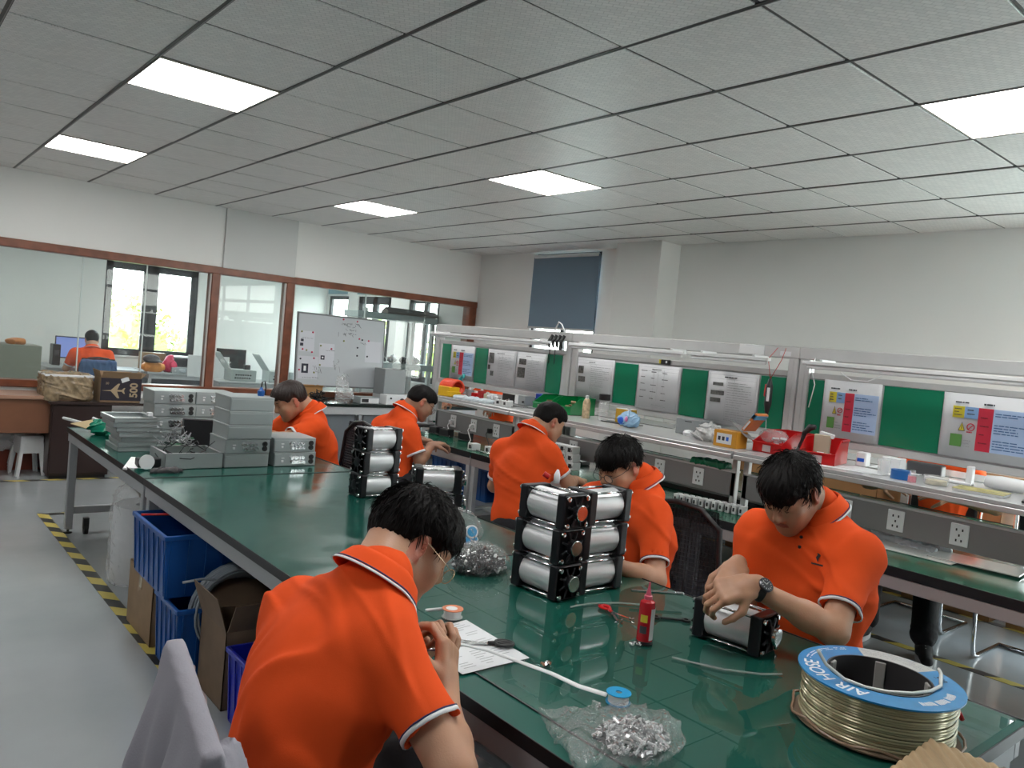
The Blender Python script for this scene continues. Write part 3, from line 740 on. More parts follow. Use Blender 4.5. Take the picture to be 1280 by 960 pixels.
# 1 foreground, back to the camera
J1 = dict(N=(.898, 1.468, 1.058), SR=(.856, 1.352, .975), SL=(.830, 1.69, .935), ER=(.890, 1.122, .798), WR=(.987, 1.300, .858), C=(.79, 1.475, .85), P=(.70, 1.42, .60),
          WL=(1.045, 1.53, .835), EL=(.96, 1.67, .67), H=(1.020, 1.525, 1.122), HF=(.80, -.22, -.66), HU=(.55, 0, .85))
P1, b1, L1_, fr1, j1 = person('person', 'man in orange polo and thin gold glasses seated nearest, back to the camera', ORG, J1, h=.0042, s=1.06, hairstyle=0, glasses=(GOLD, .0011, -.005), seed=3, sleeve=.68,
    hands={'R': dict(d=(.32, .48, .82), n=(.60, -.72, .30), side=-1, curl=(.6, .9, .7), thumb=(.5, .7)), 'L': dict(d=(.35, -.35, .6), n=(.3, .6, .5), side=1, curl=(.6, 1.0, .7))},
    legs=[((.72, 1.34, .56), (1.10, 1.28, .53), (1.08, 1.28, .10)), ((.72, 1.52, .56), (1.10, 1.60, .53), (1.08, 1.62, .10))])
# 2 right foreground, facing us
J2 = dict(N=(2.500, 1.325, 1.15), SR=(2.440, 1.495, 1.04), SL=(2.468, 1.155, 1.05), EL=(2.253, 1.095, .855), WL=(2.062, 1.266, .965), ER=(2.37, 1.48, .80), WR=(2.215, 1.42, .962), C=(2.50, 1.30, .90), P=(2.56, 1.33, .60),
          H=(2.378, 1.352, 1.215), HF=(-.78, -.02, -.62), HU=(-.5, 0, .86))
P2, b2, L2_, fr2, j2 = person('person', 'young man in orange polo with black wrist watch working on a cylinder at the right', ORG, J2, h=.0045, s=1.06, hairstyle=1, seed=8,
    hands={'L': dict(d=(-.80, .50, -.25), n=(-.35, -.45, .8), side=-1, curl=(.65, .9, .5), thumb=(.6, .5)), 'R': dict(d=(-.70, -.25, -.35), n=(-.4, -.2, .85), side=1, curl=(.7, .9, .6))},
    legs=[((2.54, 1.42, .56), (2.30, 1.48, .50), (2.34, 1.48, .10)), ((2.54, 1.24, .56), (2.30, 1.16, .50), (2.34, 1.16, .10))])
# 3 behind the cylinders
J3 = dict(N=(2.675, 2.245, 1.07), SR=(2.58, 2.41, .96), SL=(2.60, 2.09, .955), EL=(2.49, 1.955, .73), WL=(2.29, 2.02, .80), ER=(2.50, 2.46, .74), WR=(2.31, 2.36, .82), C=(2.68, 2.24, .82), P=(2.74, 2.28, .56),
          H=(2.575, 2.285, 1.135), HF=(-.86, 0, -.42), HU=(-.4, 0, .9))
person('person', 'man in orange polo and black glasses seated behind the tall stack of cylinders', ORG, J3, h=.0065, s=1.03, hairstyle=1, glasses=(BWIRE, .0016, -.002), seed=12,
    hands={'L': dict(d=(-.9, .2, -.2), n=(0, 0, 1), side=-1), 'R': dict(d=(-.9, -.2, -.2), n=(0, 0, 1), side=1)},
    legs=[((2.74, 2.40, .53), (2.42, 2.44, .50), (2.45, 2.44, .10)), ((2.74, 2.16, .53), (2.42, 2.12, .50), (2.45, 2.12, .10))])
# 4 back to us at the bench
J4 = dict(N=(3.235, 3.60, 1.095), SR=(3.23, 3.44, .985), SL=(3.175, 3.80, .955), ER=(3.33, 3.35, .82), WR=(3.54, 3.50, .80), EL=(3.21, 3.90, .70), WL=(3.42, 3.80, .80), C=(3.15, 3.57, .83), P=(3.08, 3.50, .55),
          H=(3.35, 3.585, 1.16), HF=(.85, -.20, -.42), HU=(.45, 0, .9))
person('person', 'man in orange polo seen from behind, bent over the bench in front of green bins', ORG, J4, h=.009, s=1.03, hairstyle=2, seed=21, lo_detail=True,
    hands={'R': dict(d=(.9, .3, -.1), n=(0, 0, 1), side=1), 'L': dict(d=(.9, -.2, -.1), n=(0, 0, 1), side=-1)},
    legs=[((3.12, 3.38, .53), (3.55, 3.36, .50), (3.50, 3.36, .10)), ((3.12, 3.62, .53), (3.55, 3.66, .50), (3.50, 3.68, .10))])
# 5 profile to the right at the far end of the bench
J5 = dict(N=(3.265, 5.12, 1.04), SR=(3.20, 4.95, .90), SL=(3.18, 5.30, .90), ER=(3.26, 4.86, .70), WR=(3.42, 4.95, .80), EL=(3.28, 5.40, .72), WL=(3.50, 5.25, .80), C=(3.17, 5.10, .78), P=(3.12, 5.05, .53),
          H=(3.375, 5.085, 1.115), HF=(.80, -.25, -.50), HU=(.5, 0, .86))
person('person', 'man in orange polo and glasses in profile at the far end of the bench', ORG, J5, h=.010, s=1.10, hairstyle=2, glasses=(BWIRE, .0014, -.006), seed=31, lo_detail=True, skin=SKD,
    hands={'R': dict(d=(.95, .1, .1), n=(0, 0, 1), side=1), 'L': dict(d=(.9, -.3, -.1), n=(0, 0, 1), side=-1)},
    legs=[((3.16, 4.94, .53), (3.58, 4.92, .52), (3.55, 4.92, .10)), ((3.16, 5.18, .53), (3.58, 5.22, .52), (3.55, 5.22, .10))])
# 6 facing left behind the metal boxes
J6 = dict(N=(2.475, 5.12, 1.02), SR=(2.40, 5.30, .92), SL=(2.43, 4.94, .925), EL=(2.19, 4.90, .86), WL=(1.99, 5.06, .87), ER=(2.26, 5.36, .82), WR=(2.06, 5.26, .86), C=(2.50, 5.10, .78), P=(2.58, 5.10, .53),
          H=(2.33, 5.15, 1.095), HF=(-.86, .12, -.50), HU=(-.5, 0, .86))
person('person', 'man in orange polo facing left, seated behind the stacked grey metal boxes', ORG, J6, h=.008, s=1.12, hairstyle=2, seed=42, lo_detail=True, hairm=HAIRB,
    hands={'L': dict(d=(-.9, .3, -.1), n=(0, 0, 1), side=-1), 'R': dict(d=(-.9, -.2, -.1), n=(0, 0, 1), side=1)},
    legs=[((2.56, 5.22, .53), (2.40, 5.24, .50), (2.44, 5.24, .10)), ((2.56, 4.98, .53), (2.40, 4.94, .50), (2.44, 4.94, .10))])
# 7 office, behind glass
J7 = dict(N=(2.520, 12.15, 1.04), SR=(2.720, 12.12, .97), SL=(2.320, 12.17, .97), ER=(2.810, 12.18, .75), WR=(2.720, 12.42, .80), EL=(2.230, 12.24, .75), WL=(2.340, 12.47, .80), C=(2.520, 12.07, .83), P=(2.520, 12.00, .55),
          H=(2.530, 12.25, 1.17), HF=(.05, 1, -.25), HU=(0, .2, 1))
person('person', 'person in orange shirt with back turned, at a computer in the office behind the glass', ORG, J7, h=.012, s=1.10, hairstyle=2, seed=52, lo_detail=True,
    legs=[((2.64, 12.0, .53), (2.64, 12.4, .52), (2.64, 12.38, .10)), ((2.40, 12.0, .53), (2.40, 12.4, .52), (2.40, 12.38, .10))])
# 8 across the bench, only arms, chin, legs and sneakers show
J8 = dict(N=(5.83, 2.18, 1.15), SR=(5.76, 2.38, 1.07), SL=(5.76, 2.00, 1.07), EL=(5.58, 1.76, .875), WL=(5.46, 1.98, .90), ER=(5.60, 2.60, .88), WR=(5.46, 2.42, .90), C=(5.90, 2.20, .93), P=(6.00, 2.20, .60),
          H=(5.70, 2.14, 1.285), HF=(-.85, -.1, -.35), HU=(-.3, 0, .9))
person('person', 'person in orange across the bench, hidden by the posters except arms, trousers and sneakers', ORG, J8, h=.007, s=1.06, hairstyle=1, seed=62, lo_detail=True,
    hands={'L': dict(d=(-.15, .98, .0), n=(-.3, 0, 1), side=-1, curl=(.15, .3, .2)), 'R': dict(d=(-.15, -.95, .05), n=(-.3, 0, 1), side=1, curl=(.15, .3, .2))},
    legs=[((5.95, 2.10, .54), (5.42, 2.06, .52), (4.92, 1.85, .13)), ((5.95, 2.30, .54), (5.42, 2.42, .52), (4.94, 2.21, .13))],
    shoes=[((4.93, 1.85, .0), PI*1.16), ((4.95, 2.21, 0), PI*1.04)])
# 9 across the far end of the bench
J9 = dict(N=(5.75, 7.15, 1.10), SR=(5.68, 7.34, 1.03), SL=(5.68, 6.96, 1.03), EL=(5.40, 6.75, .93), WL=(5.20, 6.50, .93), ER=(5.42, 7.46, .90), WR=(5.25, 7.35, .90), C=(5.85, 7.15, .90), P=(5.95, 7.15, .60),
          H=(5.62, 7.14, 1.24), HF=(-.85, 0, -.4), HU=(-.3, 0, .9))
person('person', 'person in orange across the far end of the bench, only a forearm and sleeve showing', ORG, J9, h=.012, s=1.06, hairstyle=1, seed=72, lo_detail=True,
    legs=[((5.9, 7.05, .54), (5.5, 7.0, .52), (5.5, 7.0, .1)), ((5.9, 7.3, .54), (5.5, 7.3, .52), (5.5, 7.3, .1))])
# ================================================================ THE LONG GREEN TABLE
def top_mat(name, rough, col=(.006, .075, .058), scr=.25):
    m = mat(name, col, rough, coat=.25); n = m.node_tree; b = n.nodes['Principled BSDF']; t = n.nodes.new('ShaderNodeTexCoord'); b.inputs['Coat Weight'].default_value = 0
    x = n.nodes.new('ShaderNodeTexNoise'); x.inputs['Scale'].default_value = 3.5; x.inputs['Detail'].default_value = 9; x.inputs['Distortion'].default_value = 1.2
    r = n.nodes.new('ShaderNodeValToRGB'); r.color_ramp.elements[0].position = .42; r.color_ramp.elements[1].position = .75
    r.color_ramp.elements[0].color = (*col, 1); r.color_ramp.elements[1].color = (col[0]+.05*scr, col[1]+.09*scr, col[2]+.075*scr, 1)
    n.links.new(t.outputs['Object'], x.inputs['Vector']); n.links.new(x.outputs[0], r.inputs[0]); n.links.new(r.outputs[0], b.inputs['Base Color'])
    q = n.nodes.new('ShaderNodeMapRange'); q.inputs['From Min'].default_value = .35; q.inputs['From Max'].default_value = .7; q.inputs['To Min'].default_value = rough; q.inputs['To Max'].default_value = rough+.12
    n.links.new(x.outputs[0], q.inputs['Value']); n.links.new(q.outputs[0], b.inputs['Roughness'])
    return m
MATG = top_mat('green_esd_mat', .12); MATN = top_mat('green_mat_under_glass', .35, (.006, .085, .066), scr=.15); MATN.node_tree.nodes['Principled BSDF'].inputs['Coat Weight'].default_value = 0; MATN.node_tree.nodes['Principled BSDF'].inputs['Specular IOR Level'].default_value = .15
def work_table(label, x0, x1, y0, y1, top, cast=False, glass=False):
    t = thing('work_table', label, 'table', ((x0+x1)/2, (y0+y1)/2, 0), group='green topped work tables')
    a, b = (x1-x0)/2, (y1-y0)/2
    G().box((-a, -b, .727), (a, b, .75), .003).build('tabletop', top, t)
    g = G(); e = .004
    for p, q in [((-a-e, -b-e), (-a, b+e)), ((a, -b-e), (a+e, b+e)), ((-a, -b-e), (a, -b)), ((-a, b), (a, b+e))]: g.box((*p, .718), (*q, .753), .001)
    g.build('edge_band', BLACK, t)
    g = G()
    for sx_ in (-1, 1): g.box((sx_*(a-.005), -b+.01, .655), (sx_*(a-.045), b-.01, .718), .004)
    for sy_ in (-1, 1): g.box((-a+.045, sy_*(b-.01), .655), (a-.045, sy_*(b-.05), .718), .004)
    g.box((-a+.05, -.02, .665), (a-.05, .02, .715), .003)
    g.build('frame', STEEL, t)
    lg = None
    for sx_ in (-1, 1):
        for sy_ in (-1, 1):
            lx, ly = sx_*(a-.035), sy_*(b-.05)
            if lg is None:
                lg = G().box((-.025, -.025, .03), (.025, .025, .655), .004).build('leg', STEEL, t); lg.location = (lx, ly, 0)
                ft = G().lathe([(.0, 0), (.028, 0), (.028, .01), (.008, .014), (.008, .032), (0, .032)], (0, 0, 0), 14).build('foot', BLACK, lg)
            else:
                l2 = lg.copy(); COL.objects.link(l2); l2.parent = t; l2.location = (lx, ly, 0)
                f2 = ft.copy(); COL.objects.link(f2); f2.parent = l2
    g = G()
    for sy_ in (-1, 1): g.box((-a+.06, sy_*(b-.03), .14), (a-.06, sy_*(b-.07), .19), .003)
    g.box((-.02, -b+.07, .14), (.02, b-.07, .18), .003)
    g.build('lower_rail', STEEL, t)
    if cast:
        for sx_ in (-1,):
            w = G().cyl((-a+.12, b-.12, .035), (-a+.145, b-.12, .035), .034).box((-a+.115, b-.14, .04), (-a+.15, b-.10, .12)).build('caster', RUB, t)
    if glass:
        G().box((-a+.10, -b+.02, .7505), (a-.01, b-.02, .7545), .001).build('glass_sheet', clear_mat('table_glass', tint=(.96, .99, .98), op=.0, rough=.004), t); G().box((-a+.094, -b+.02, .7503), (-a+.099, b-.02, .7540)).build('glass_edge', BLACK, t)
    return t
work_table('near work table with glass sheet over its green mat, cylinders and reel on it', 1.17, 2.39, .62, 2.40, MATN, glass=True)
work_table('middle work table with bare green top and the far stack of cylinders', 1.17, 2.39, 2.41, 4.27, MATG)
work_table('far work table with grey metal boxes and trays on its green top', 1.17, 2.39, 4.28, 6.22, MATG, True)
# tape patch on the mat
# ---------------------------------------------------------------- pneumatic cylinders
BCAP = mat('black_anodised', (.012, .013, .016), .3, .2); BARREL = mat('silver_barrel', (.74, .75, .77), .38, .4)
def make_actuator(name, label, L=.225, W_=.122, group='silver and black air cylinders'):
    t = thing(name, label, 'cylinder', group=group); h = W_/2; ct = .038
    G().tube([(-L/2+ct-.002, 0, h), (L/2-ct+.002, 0, h)], h*.93, 32).build('barrel', BARREL, t, 40)
    for sd in (-1, 1):
        x0 = sd*L/2; x1 = sd*(L/2-ct)
        g = G().box((x0, -h, 0), (x1, h, W_-.001), .006, seg=2)
        g.box((x0-sd*.003, -h*.96, .003), (x0+sd*.0, h*.96, W_-.004), .002)
        c = g.build('end_cap', BCAP, t)
        # raised ribs radiating from the middle
        for k in range(8):
            a = PI/8+k*PI/4; ca, sa = math.cos(a), math.sin(a); r1 = h*.86 if k % 2 else h*.86
            M_ = T((x0+sd*.004, 0, h)) @ Matrix.Rotation(a, 4, 'X')
            r = G().box((0, h*.42, -.0035), (sd*.006, h*.88, .0035), .001, M_).build('rib', BCAP, c)
        g = G().lathe([(.0, 0), (h*.42, 0), (h*.42, .006), (h*.34, .008), (0, .008)], n=24, M=T((x0, 0, h)) @ ax((sd, 0, 0))); g.build('boss', BCAP, c, 40)
        for sy_ in (-1, 1):
            for sz in (-1, 1):
                G().lathe([(0, 0), (.0085, 0), (.0085, .006), (.0045, .0065), (.0045, .0035), (0, .0035)], n=12, M=T((x0+sd*.003, sy_*h*.76, h+sz*h*.76)) @ ax((sd, 0, 0))).build('bolt', CHROME, c, 40)
    for sy_ in (-1, 1):
        for sz in (-1, 1):
            G().tube([(-L/2+ct, sy_*h*.86, h+sz*h*.86), (L/2-ct, sy_*h*.86, h+sz*h*.86)], .0042, 8).build('tie_rod', CHROME, t, True)
    G().lathe([(0, 0), (.009, 0), (.009, .018), (.025, .018), (.027, .020), (.027, .028), (.025, .030), (0, .030)], n=26, M=T((L/2, 0, h)) @ ax((1, 0, 0))).build('knob', CHROME, t, 40)
    return t
K1 = make_actuator('air_cylinder', 'top silver air cylinder of the left column, polished round knob facing the viewer')
K1.location = (1.917, 1.99, .755+.244); K1.rotation_euler = (0, 0, -PI/2+.04)
dup(K1, (1.910, 1.992, .755+.122), -PI/2+.03, 'middle air cylinder of the left column in the near stack')
dup(K1, (1.905, 1.985, .755), -PI/2+.05, 'bottom air cylinder of the left column, knob just above the glass')
K2 = dup(K1, (2.115, 1.955, .755+.244), PI+.02, 'top air cylinder of the right column in the near stack')
dup(K1, (2.10, 1.95, .755+.122), PI-.02, 'middle air cylinder of the right column in the near stack')
dup(K1, (2.09, 1.945, .755), PI, 'bottom air cylinder of the right column in the near stack')
dup(K1, (2.122, 1.345, .755), -PI/2+.12, 'air cylinder under the hands of the man with the wrist watch')
for k, lb in enumerate(['bottom', 'middle', 'top']):
    dup(K1, (2.145+.004*k, 3.62, .751+.122*k), .06+.03*(k-1), lb+' air cylinder of the far stack in the middle of the long table')
dup(K1, (2.20, 3.10, .751), -.42, 'lower air cylinder of the pair beyond the head of the nearest man')
dup(K1, (2.19, 3.10, .751+.122), -.46, 'upper air cylinder of the pair beyond the head of the nearest man')
# ---------------------------------------------------------------- grey metal instrument boxes
BOXM = mat('box_grey_metal', (.36, .395, .40), .42, .25, var=.05); BOXD = mat('box_side', (.20, .215, .22), .5, .2)
cm = {}
def conn_mesh(m, r, d):
    k = (m.name, r, d)
    if k not in cm:
        g = G().lathe([(0, 0), (r*1.25, 0), (r*1.25, .004), (r, .004), (r, d), (r*.5, d), (r*.5, d-.006), (0, d-.006)], n=12, M=ax((0, -1, 0)))
        me = bpy.data.meshes.new('connector'); bmesh.ops.recalc_face_normals(g.bm, faces=g.bm.faces[:]); g.bm.to_mesh(me); g.bm.free(); me.materials.append(m); cm[k] = me
    return cm[k]
def instrument(label, w, d, h, conns=True, dark=2, group='grey metal instrument boxes'):
    t = thing('metal_box', label, 'metal box', group=group)
    G().box((-w/2, .0, 0), (w/2, d, h-.002), .002).build('body', BOXM, t)
    G().box((-w/2-.002, .004, h-.012), (w/2+.002, d, h), .002).build('lid', BOXM, t)
    f = G().box((-w/2+.004, -.003, .003), (w/2-.004, .001, h-.014), .001).build('front_panel', BOXM, t)
    if conns:
        n = 4
        for r_ in range(2):
            for c in range(n - (conns == 2 and r_ == 1)):
                o = bpy.data.objects.new('connector', conn_mesh(CHROME, .0095, .022)); COL.objects.link(o); o.parent = f
                o.location = (-w*.08+c*w*.085+r_*-.006, -.003, h*.32+r_*h*.30)
        for q in range(dark):
            o = bpy.data.objects.new('round_socket', conn_mesh(BLACK, .013, .008)); COL.objects.link(o); o.parent = f; o.location = (w*.38, -.003, h*.32+q*h*.32)
        bx('rocker_switch', WHITE, (-w*.34, -.009, h*.3), (-w*.29, -.002, h*.45), f, .001); bx('rocker_switch', WHITE, (-w*.34, -.006, h*.55), (-w*.27, -.002, h*.62), f, .001)
    return t
I0 = instrument('grey metal box with connectors, bottom of the pair at the right end of the boxes', .27, .26, .086)
I0.location = (2.105, 4.51, .751)
dup(I0, (2.10, 4.515, .838), -.01, 'grey metal box with connectors, top of the pair at the right end of the boxes')
I1 = instrument('plain fronted grey metal box at the bottom of the tallest stack', .265, .26, .082, False)
I1.location = (1.80, 4.51, .751)
dup(I0, (1.80, 4.51, .834), .0, 'grey metal box with connectors, second from below in the tallest stack')
for k, lb in enumerate(['third box from below, plain backed, in the tallest stack of metal boxes', 'second box from the top in the tallest stack of metal boxes', 'top box of the tallest stack, with a blue plug on its lid']):
    dup(I1, (1.805+.004*k, 4.50+.008*k, .921+.0825*k), .0, lb)
bp = thing('cable_plug', 'small blue cable plug standing on the tallest stack of metal boxes', 'plug', (1.90, 4.62, 1.169))
G().lathe([(0, 0), (.02, 0), (.022, .03), (.012, .04), (.006, .055), (0, .055)], n=14).build('plug_body', BLUE, bp, 40)
G().tube([(0, 0, .05), (.003, 0, .085), (.02, 0, .09), (.028, 0, .05), (.03, .01, .005)], .004, 8).build('cable', BLACK, bp, True)
for c in range(2):
    for k in range(4):
        lb = ['left', 'right'][c]+' column of the far cluster of metal boxes, '+['bottom box', 'second box', 'third box', 'top box with a pale lid'][k]
        if (c, k) == (0, 0): I0b = dup(I0, (1.67, 5.50, .751), 0, lb)
        else: dup(I0, (1.67+c*.272+random.uniform(-.004, .004), 5.50, .751+.0872*k), random.uniform(-.015, .015), lb)
for k, lb in enumerate(['bottom', 'middle', 'top']):
    dup(I1, (2.21, 5.55, .751+.083*k), 0, lb+' box of the plain stack half hidden behind the tallest metal boxes')
# stack of shallow trays
tr0 = None
for k in range(7):
    lb = ['bottom shallow grey tray of the tray stack', 'second shallow tray from the bottom', 'third shallow tray from the bottom', 'middle shallow tray of the stack', 'third shallow tray from the top', 'second shallow tray from the top', 'top shallow grey tray, open, with a white block on its rim'][k]
    if tr0 is None:
        tr0 = thing('metal_tray', lb, 'tray', (1.365, 5.13, .751), group='stack of shallow metal trays'); w, d, h = .25, .30, .028
        G().box((-w/2, 0, 0), (w/2, d, .004)).build('tray_base', BOXM, tr0)
        g = G()
        for a, b in [((-w/2, 0), (w/2, .004)), ((-w/2, d-.004), (w/2, d)), ((-w/2, 0), (-w/2+.004, d)), ((w/2-.004, 0), (w/2, d))]: g.box((*a, 0), (*b, h), .0008)
        g.build('tray_wall', BOXM, tr0)
        g = G()
        for a, b in [((-w/2, -.002), (w/2, .012)), ((-w/2, d-.012), (w/2, d)), ((-w/2-.002, 0), (-w/2+.012, d)), ((w/2-.012, 0), (w/2+.002, d))]: g.box((*a, h-.002), (*b, h+.001))
        g.build('tray_rim', mat('bare_aluminium_edge', (.6, .62, .63), .3, .7), tr0)
    else: dup(tr0, (1.365+random.uniform(-.012, .012)-(.02 if k > 3 else -.01), 5.13+random.uniform(-.01, .01), .751+.030*k), random.uniform(-.05, .05), lb)
tag(bx('adapter_block', WHITE, (1.42, 5.20, .961), (1.45, 5.24, .985)), 'small white block on the rim of the top tray', 'block')
# open chassis box with wires
oc = thing('open_chassis', 'open grey metal chassis with loose wires in front of the laptop', 'metal box', (1.495, 4.50, .751)); w, d, h = .32, .30, .088
g = G().box((-w/2, 0, 0), (w/2, d, .003))
for a, b in [((-w/2, 0), (w/2, .003)), ((-w/2, d-.003), (w/2, d)), ((-w/2, 0), (-w/2+.003, d)), ((w/2-.003, 0), (w/2, d))]: g.box((*a, 0), (*b, h))
g.build('body', BOXM, oc)
g = G()
for a, b in [((-w/2, 0), (w/2, .014)), ((-w/2, d-.014), (w/2, d)), ((-w/2, 0), (-w/2+.014, d)), ((w/2-.014, 0), (w/2, d))]: g.box((*a, h-.002), (*b, h+.001))
g.build('flange', MATS['bare_aluminium_edge'], oc)
G().box((-w/2+.03, .05, .004), (w/2-.03, d-.04, .02)).build('circuit_board', mat('pcb_green', (.02, .12, .05), .4), oc)
for k in range(6): bx('component', [BLACK, WHITE, REDP][k % 3], (-.11+.04*k, .08, .02), (-.085+.04*k, .14, .05+.01*(k % 2)), oc, .002)
g = G()
for k in range(14):
    a = Vector((random.uniform(-.14, .1), random.uniform(.04, .25), .05)); pts = [a]
    for q in range(5): pts.append(pts[-1]+Vector((random.uniform(-.05, .05), random.uniform(-.04, .04), random.uniform(-.015, .03))))
    g.tube(pts, .0028, 5)
g.build('wires', BLACK, oc)['kind'] = 'stuff'
# pale plate and disc by it
wp = thing('bracket', 'white metal bracket with a round end beside the open chassis', 'bracket', (1.235, 4.62, .751), -.5)
G().box((-.07, -.06, 0), (.07, .10, .012), .002, Matrix.Rotation(.25, 4, 'X')).build('plate', WHITE, wp)
G().lathe([(.0, 0), (.04, 0), (.04, .008), (0, .008)], n=24, M=T((.06, -.10, .045)) @ ax((.5, -.86, .1))).build('disc', WHITE, wp, 40)
G().box((-.02, -.05, .0), (.10, .02, .05), .004, Matrix.Rotation(.5, 4, 'Z')).build('clamp_block', BLACK, wp)
gv = iso('glove', [('+', rc((1.25, 4.42, .758), (1.36, 4.40, .762), .014, .018, .02)), ('+', rc((1.32, 4.41, .762), (1.40, 4.43, .758), .014, .010, .02)), ('+', rc((1.27, 4.42, .76), (1.30, 4.46, .76), .012, .012, .02))], .005, mat('dark_leather', (.06, .055, .06), .6), disp=folds(4, .006, 60))
tag(gv, 'crumpled dark pouch on the table in front of the open chassis', 'pouch')
# wires heap behind the chassis
wh = thing('cable_heap', 'tangle of grey cables and boards between the trays and the laptop', 'cables', (1.54, 5.05, .751))
g = G()
for k in range(34):
    a = Vector((random.uniform(-.11, .12), random.uniform(-.16, .2), random.uniform(.01, .10))); pts = [a]
    for q in range(6): pts.append(pts[-1]+Vector((random.uniform(-.045, .045), random.uniform(-.045, .045), random.uniform(-.03, .035)))); pts[-1].z = max(.006, pts[-1].z)
    g.tube(pts, random.choice((.003, .004)), 5)
g.build('cables', mat('grey_cable', (.25, .26, .27), .5), wh)['kind'] = 'stuff'
for k in range(5): bx('circuit_board', [MATS['pcb_green'], WHITE][k % 2], (-.1+.045*k, -.15+.05*k, .02+.015*k), (-.04+.045*k, -.07+.05*k, .028+.015*k), wh, .001)
# laptop seen from behind/side
lp = thing('laptop', 'black laptop with its screen tilted back behind the open chassis', 'laptop', (1.70, 4.98, .751), -.42)
G().box((-.15, -.10, 0), (.15, .10, .018), .004).build('laptop_base', BLACK, lp)
for r_ in range(4):
    for c in range(10): pass
bx('keyboard', mat('keys', (.03, .03, .035), .6), (-.13, -.04, .018), (.13, .07, .020), lp, .001)
M_ = T((0, .10, .015)) @ Matrix.Rotation(-.32, 4, 'X')
sc_ = G().box((-.15, 0, 0), (.15, .008, .20), .004, M_).build('screen_lid', mat('laptop_lid', (.035, .03, .033), .35), lp)
G().box((-.14, -.001, .015), (.14, .0, .19), 0, M_).build('screen', mat('dark_screen', (.01, .01, .012), .1), sc_)
# cartons etc at the far end of the table
def carton(name, label, loc, rz, w, d, h, m=CARD, open_=True, flap=.45, cat='box', group=None):
    t = thing(name, label, cat, loc, rz, group); q = .004
    g = G().box((-w/2, -d/2, 0), (w/2, d/2, q))
    g.box((-w/2, -d/2, 0), (w/2, -d/2+q, h)); g.box((-w/2, d/2-q, 0), (w/2, d/2, h)); g.box((-w/2, -d/2, 0), (-w/2+q, d/2, h)); g.box((w/2-q, -d/2, 0), (w/2, d/2, h))
    if not open_: g.box((-w/2, -d/2, h-q), (w/2, d/2, h))
    g.build('carton_body', m, t)
    if open_:
        for k, (px_, py_, wx, rot) in enumerate([(0, -d/2, w, 0), (0, d/2, w, PI), (-w/2, 0, d, -PI/2), (w/2, 0, d, PI/2)]):
            M_ = T((px_, py_, h)) @ Matrix.Rotation(rot, 4, 'Z') @ Matrix.Rotation([.5, 1.0, .3, .8][k], 4, 'X')
            G().box((-wx/2+.003, -.002, 0), (wx/2-.003, .002, min(w, d)*flap), 0, M_).build('flap', m, t)
    else: bx('packing_tape', mat('packing_tape', (.36, .27, .15), .2), (-w/2-.001, -.025, h*.7), (w/2+.001, .025, h+.001), t, 0)
    return t
carton('small_carton', 'small opened brown carton at the far end of the long table', (1.68, 6.02, .751), .1, .26, .2, .085, flap=.25)
tag(G().box((-.10, -.07, 0), (.10, .07, .006), .002).build('cardboard_sheet', mat('pale_card', (.42, .33, .18), .8)), 'tan cardboard piece overhanging the far left table corner', 'cardboard')
o = bpy.data.objects['cardboard_sheet']; o.location = (1.27, 6.02, .80); o.rotation_euler = (.12, -.1, .5)
gb_ = iso('green_bag', [('+', rc((1.28, 5.86, .80), (1.40, 5.74, .80), .045, .045, .04)), ('+', rc((1.33, 5.7, .785), (1.40, 5.85, .80), .035, .04, .03))], .006, mat('green_film', (.01, .28, .17), .22), disp=folds(9, .016, 34))
tag(gb_, 'crumpled shiny green plastic bag beside the stacked trays', 'bag')
for k, (a, b, lb) in enumerate([((1.20, 6.55), (1.36, 6.08), 'white rod sticking out over the far left table corner'), ((1.40, 6.55), (1.46, 6.12), 'second white rod lying beside the small carton')]):
    tag(G().tube([(a[0], a[1], .775), (b[0], b[1], .765)], .011, 8).build('white_rod', WHITE, None, True), lb, 'rod')
# ---------------------------------------------------------------- things on the near table
TZ = .7555
def spool(name, label, loc, c1, c2, r=.028, h=.018):
    t = thing(name, label, 'tape roll', loc)
    for z in (0, h): G().lathe([(.008, z), (r, z), (r, z+.0018), (.008, z+.0018)], n=28, closed=True).build('flange', c1 if z else c2, t, 30)
    G().lathe([(.009, .002), (r*.82, .002), (r*.82, h), (.009, h)], n=28, closed=True).build('tape_roll', WHITE, t, 30)
    return t
CY = mat('cyan_plastic', (.0, .30, .62), .3)
sp1 = spool('tape_spool', 'blue spool with white thread tape pulled across the glass', (1.475, 1.235, TZ), CY, CY, .031, .024)
spt = [Vector((1.455, 1.255, TZ+.014)), Vector((1.43, 1.33, TZ+.012)), Vector((1.42, 1.42, TZ+.012)), Vector((1.38, 1.50, TZ+.02)), Vector((1.31, 1.55, TZ+.045)), Vector((1.18, 1.56, TZ+.09)), Vector((1.09, 1.50, TZ+.13))]
def strip(u, v):
    f_ = u*(len(spt)-1); i = min(int(f_), len(spt)-2); p = spt[i].lerp(spt[i+1], f_-i); tw = 1-u*.7
    return (p.x+.9*(v-.5)*.012, p.y+.3*(v-.5)*.012, p.z+(v-.5)*.006*tw)
G().surf(strip, 36, 2).build('pulled_tape', WHITE, None, True, solid=.0008)
o = bpy.data.objects['pulled_tape']; o.parent = sp1; o.matrix_parent_inverse = Matrix.Translation((-1.475, -1.235, -TZ))
sp2 = spool('tape_spool', 'orange topped spool of white tape near the paper sheet', (1.445, 1.90, TZ), mat('orange_label', (.62, .17, .06), .4), mat('grey_flange', (.35, .36, .36), .3), .033, .026)
G().lathe([(0, 0), (.018, 0), (.018, .0005), (0, .0005)], (-.004, 0, .0282), 20).build('white_print', PAPER, sp2)
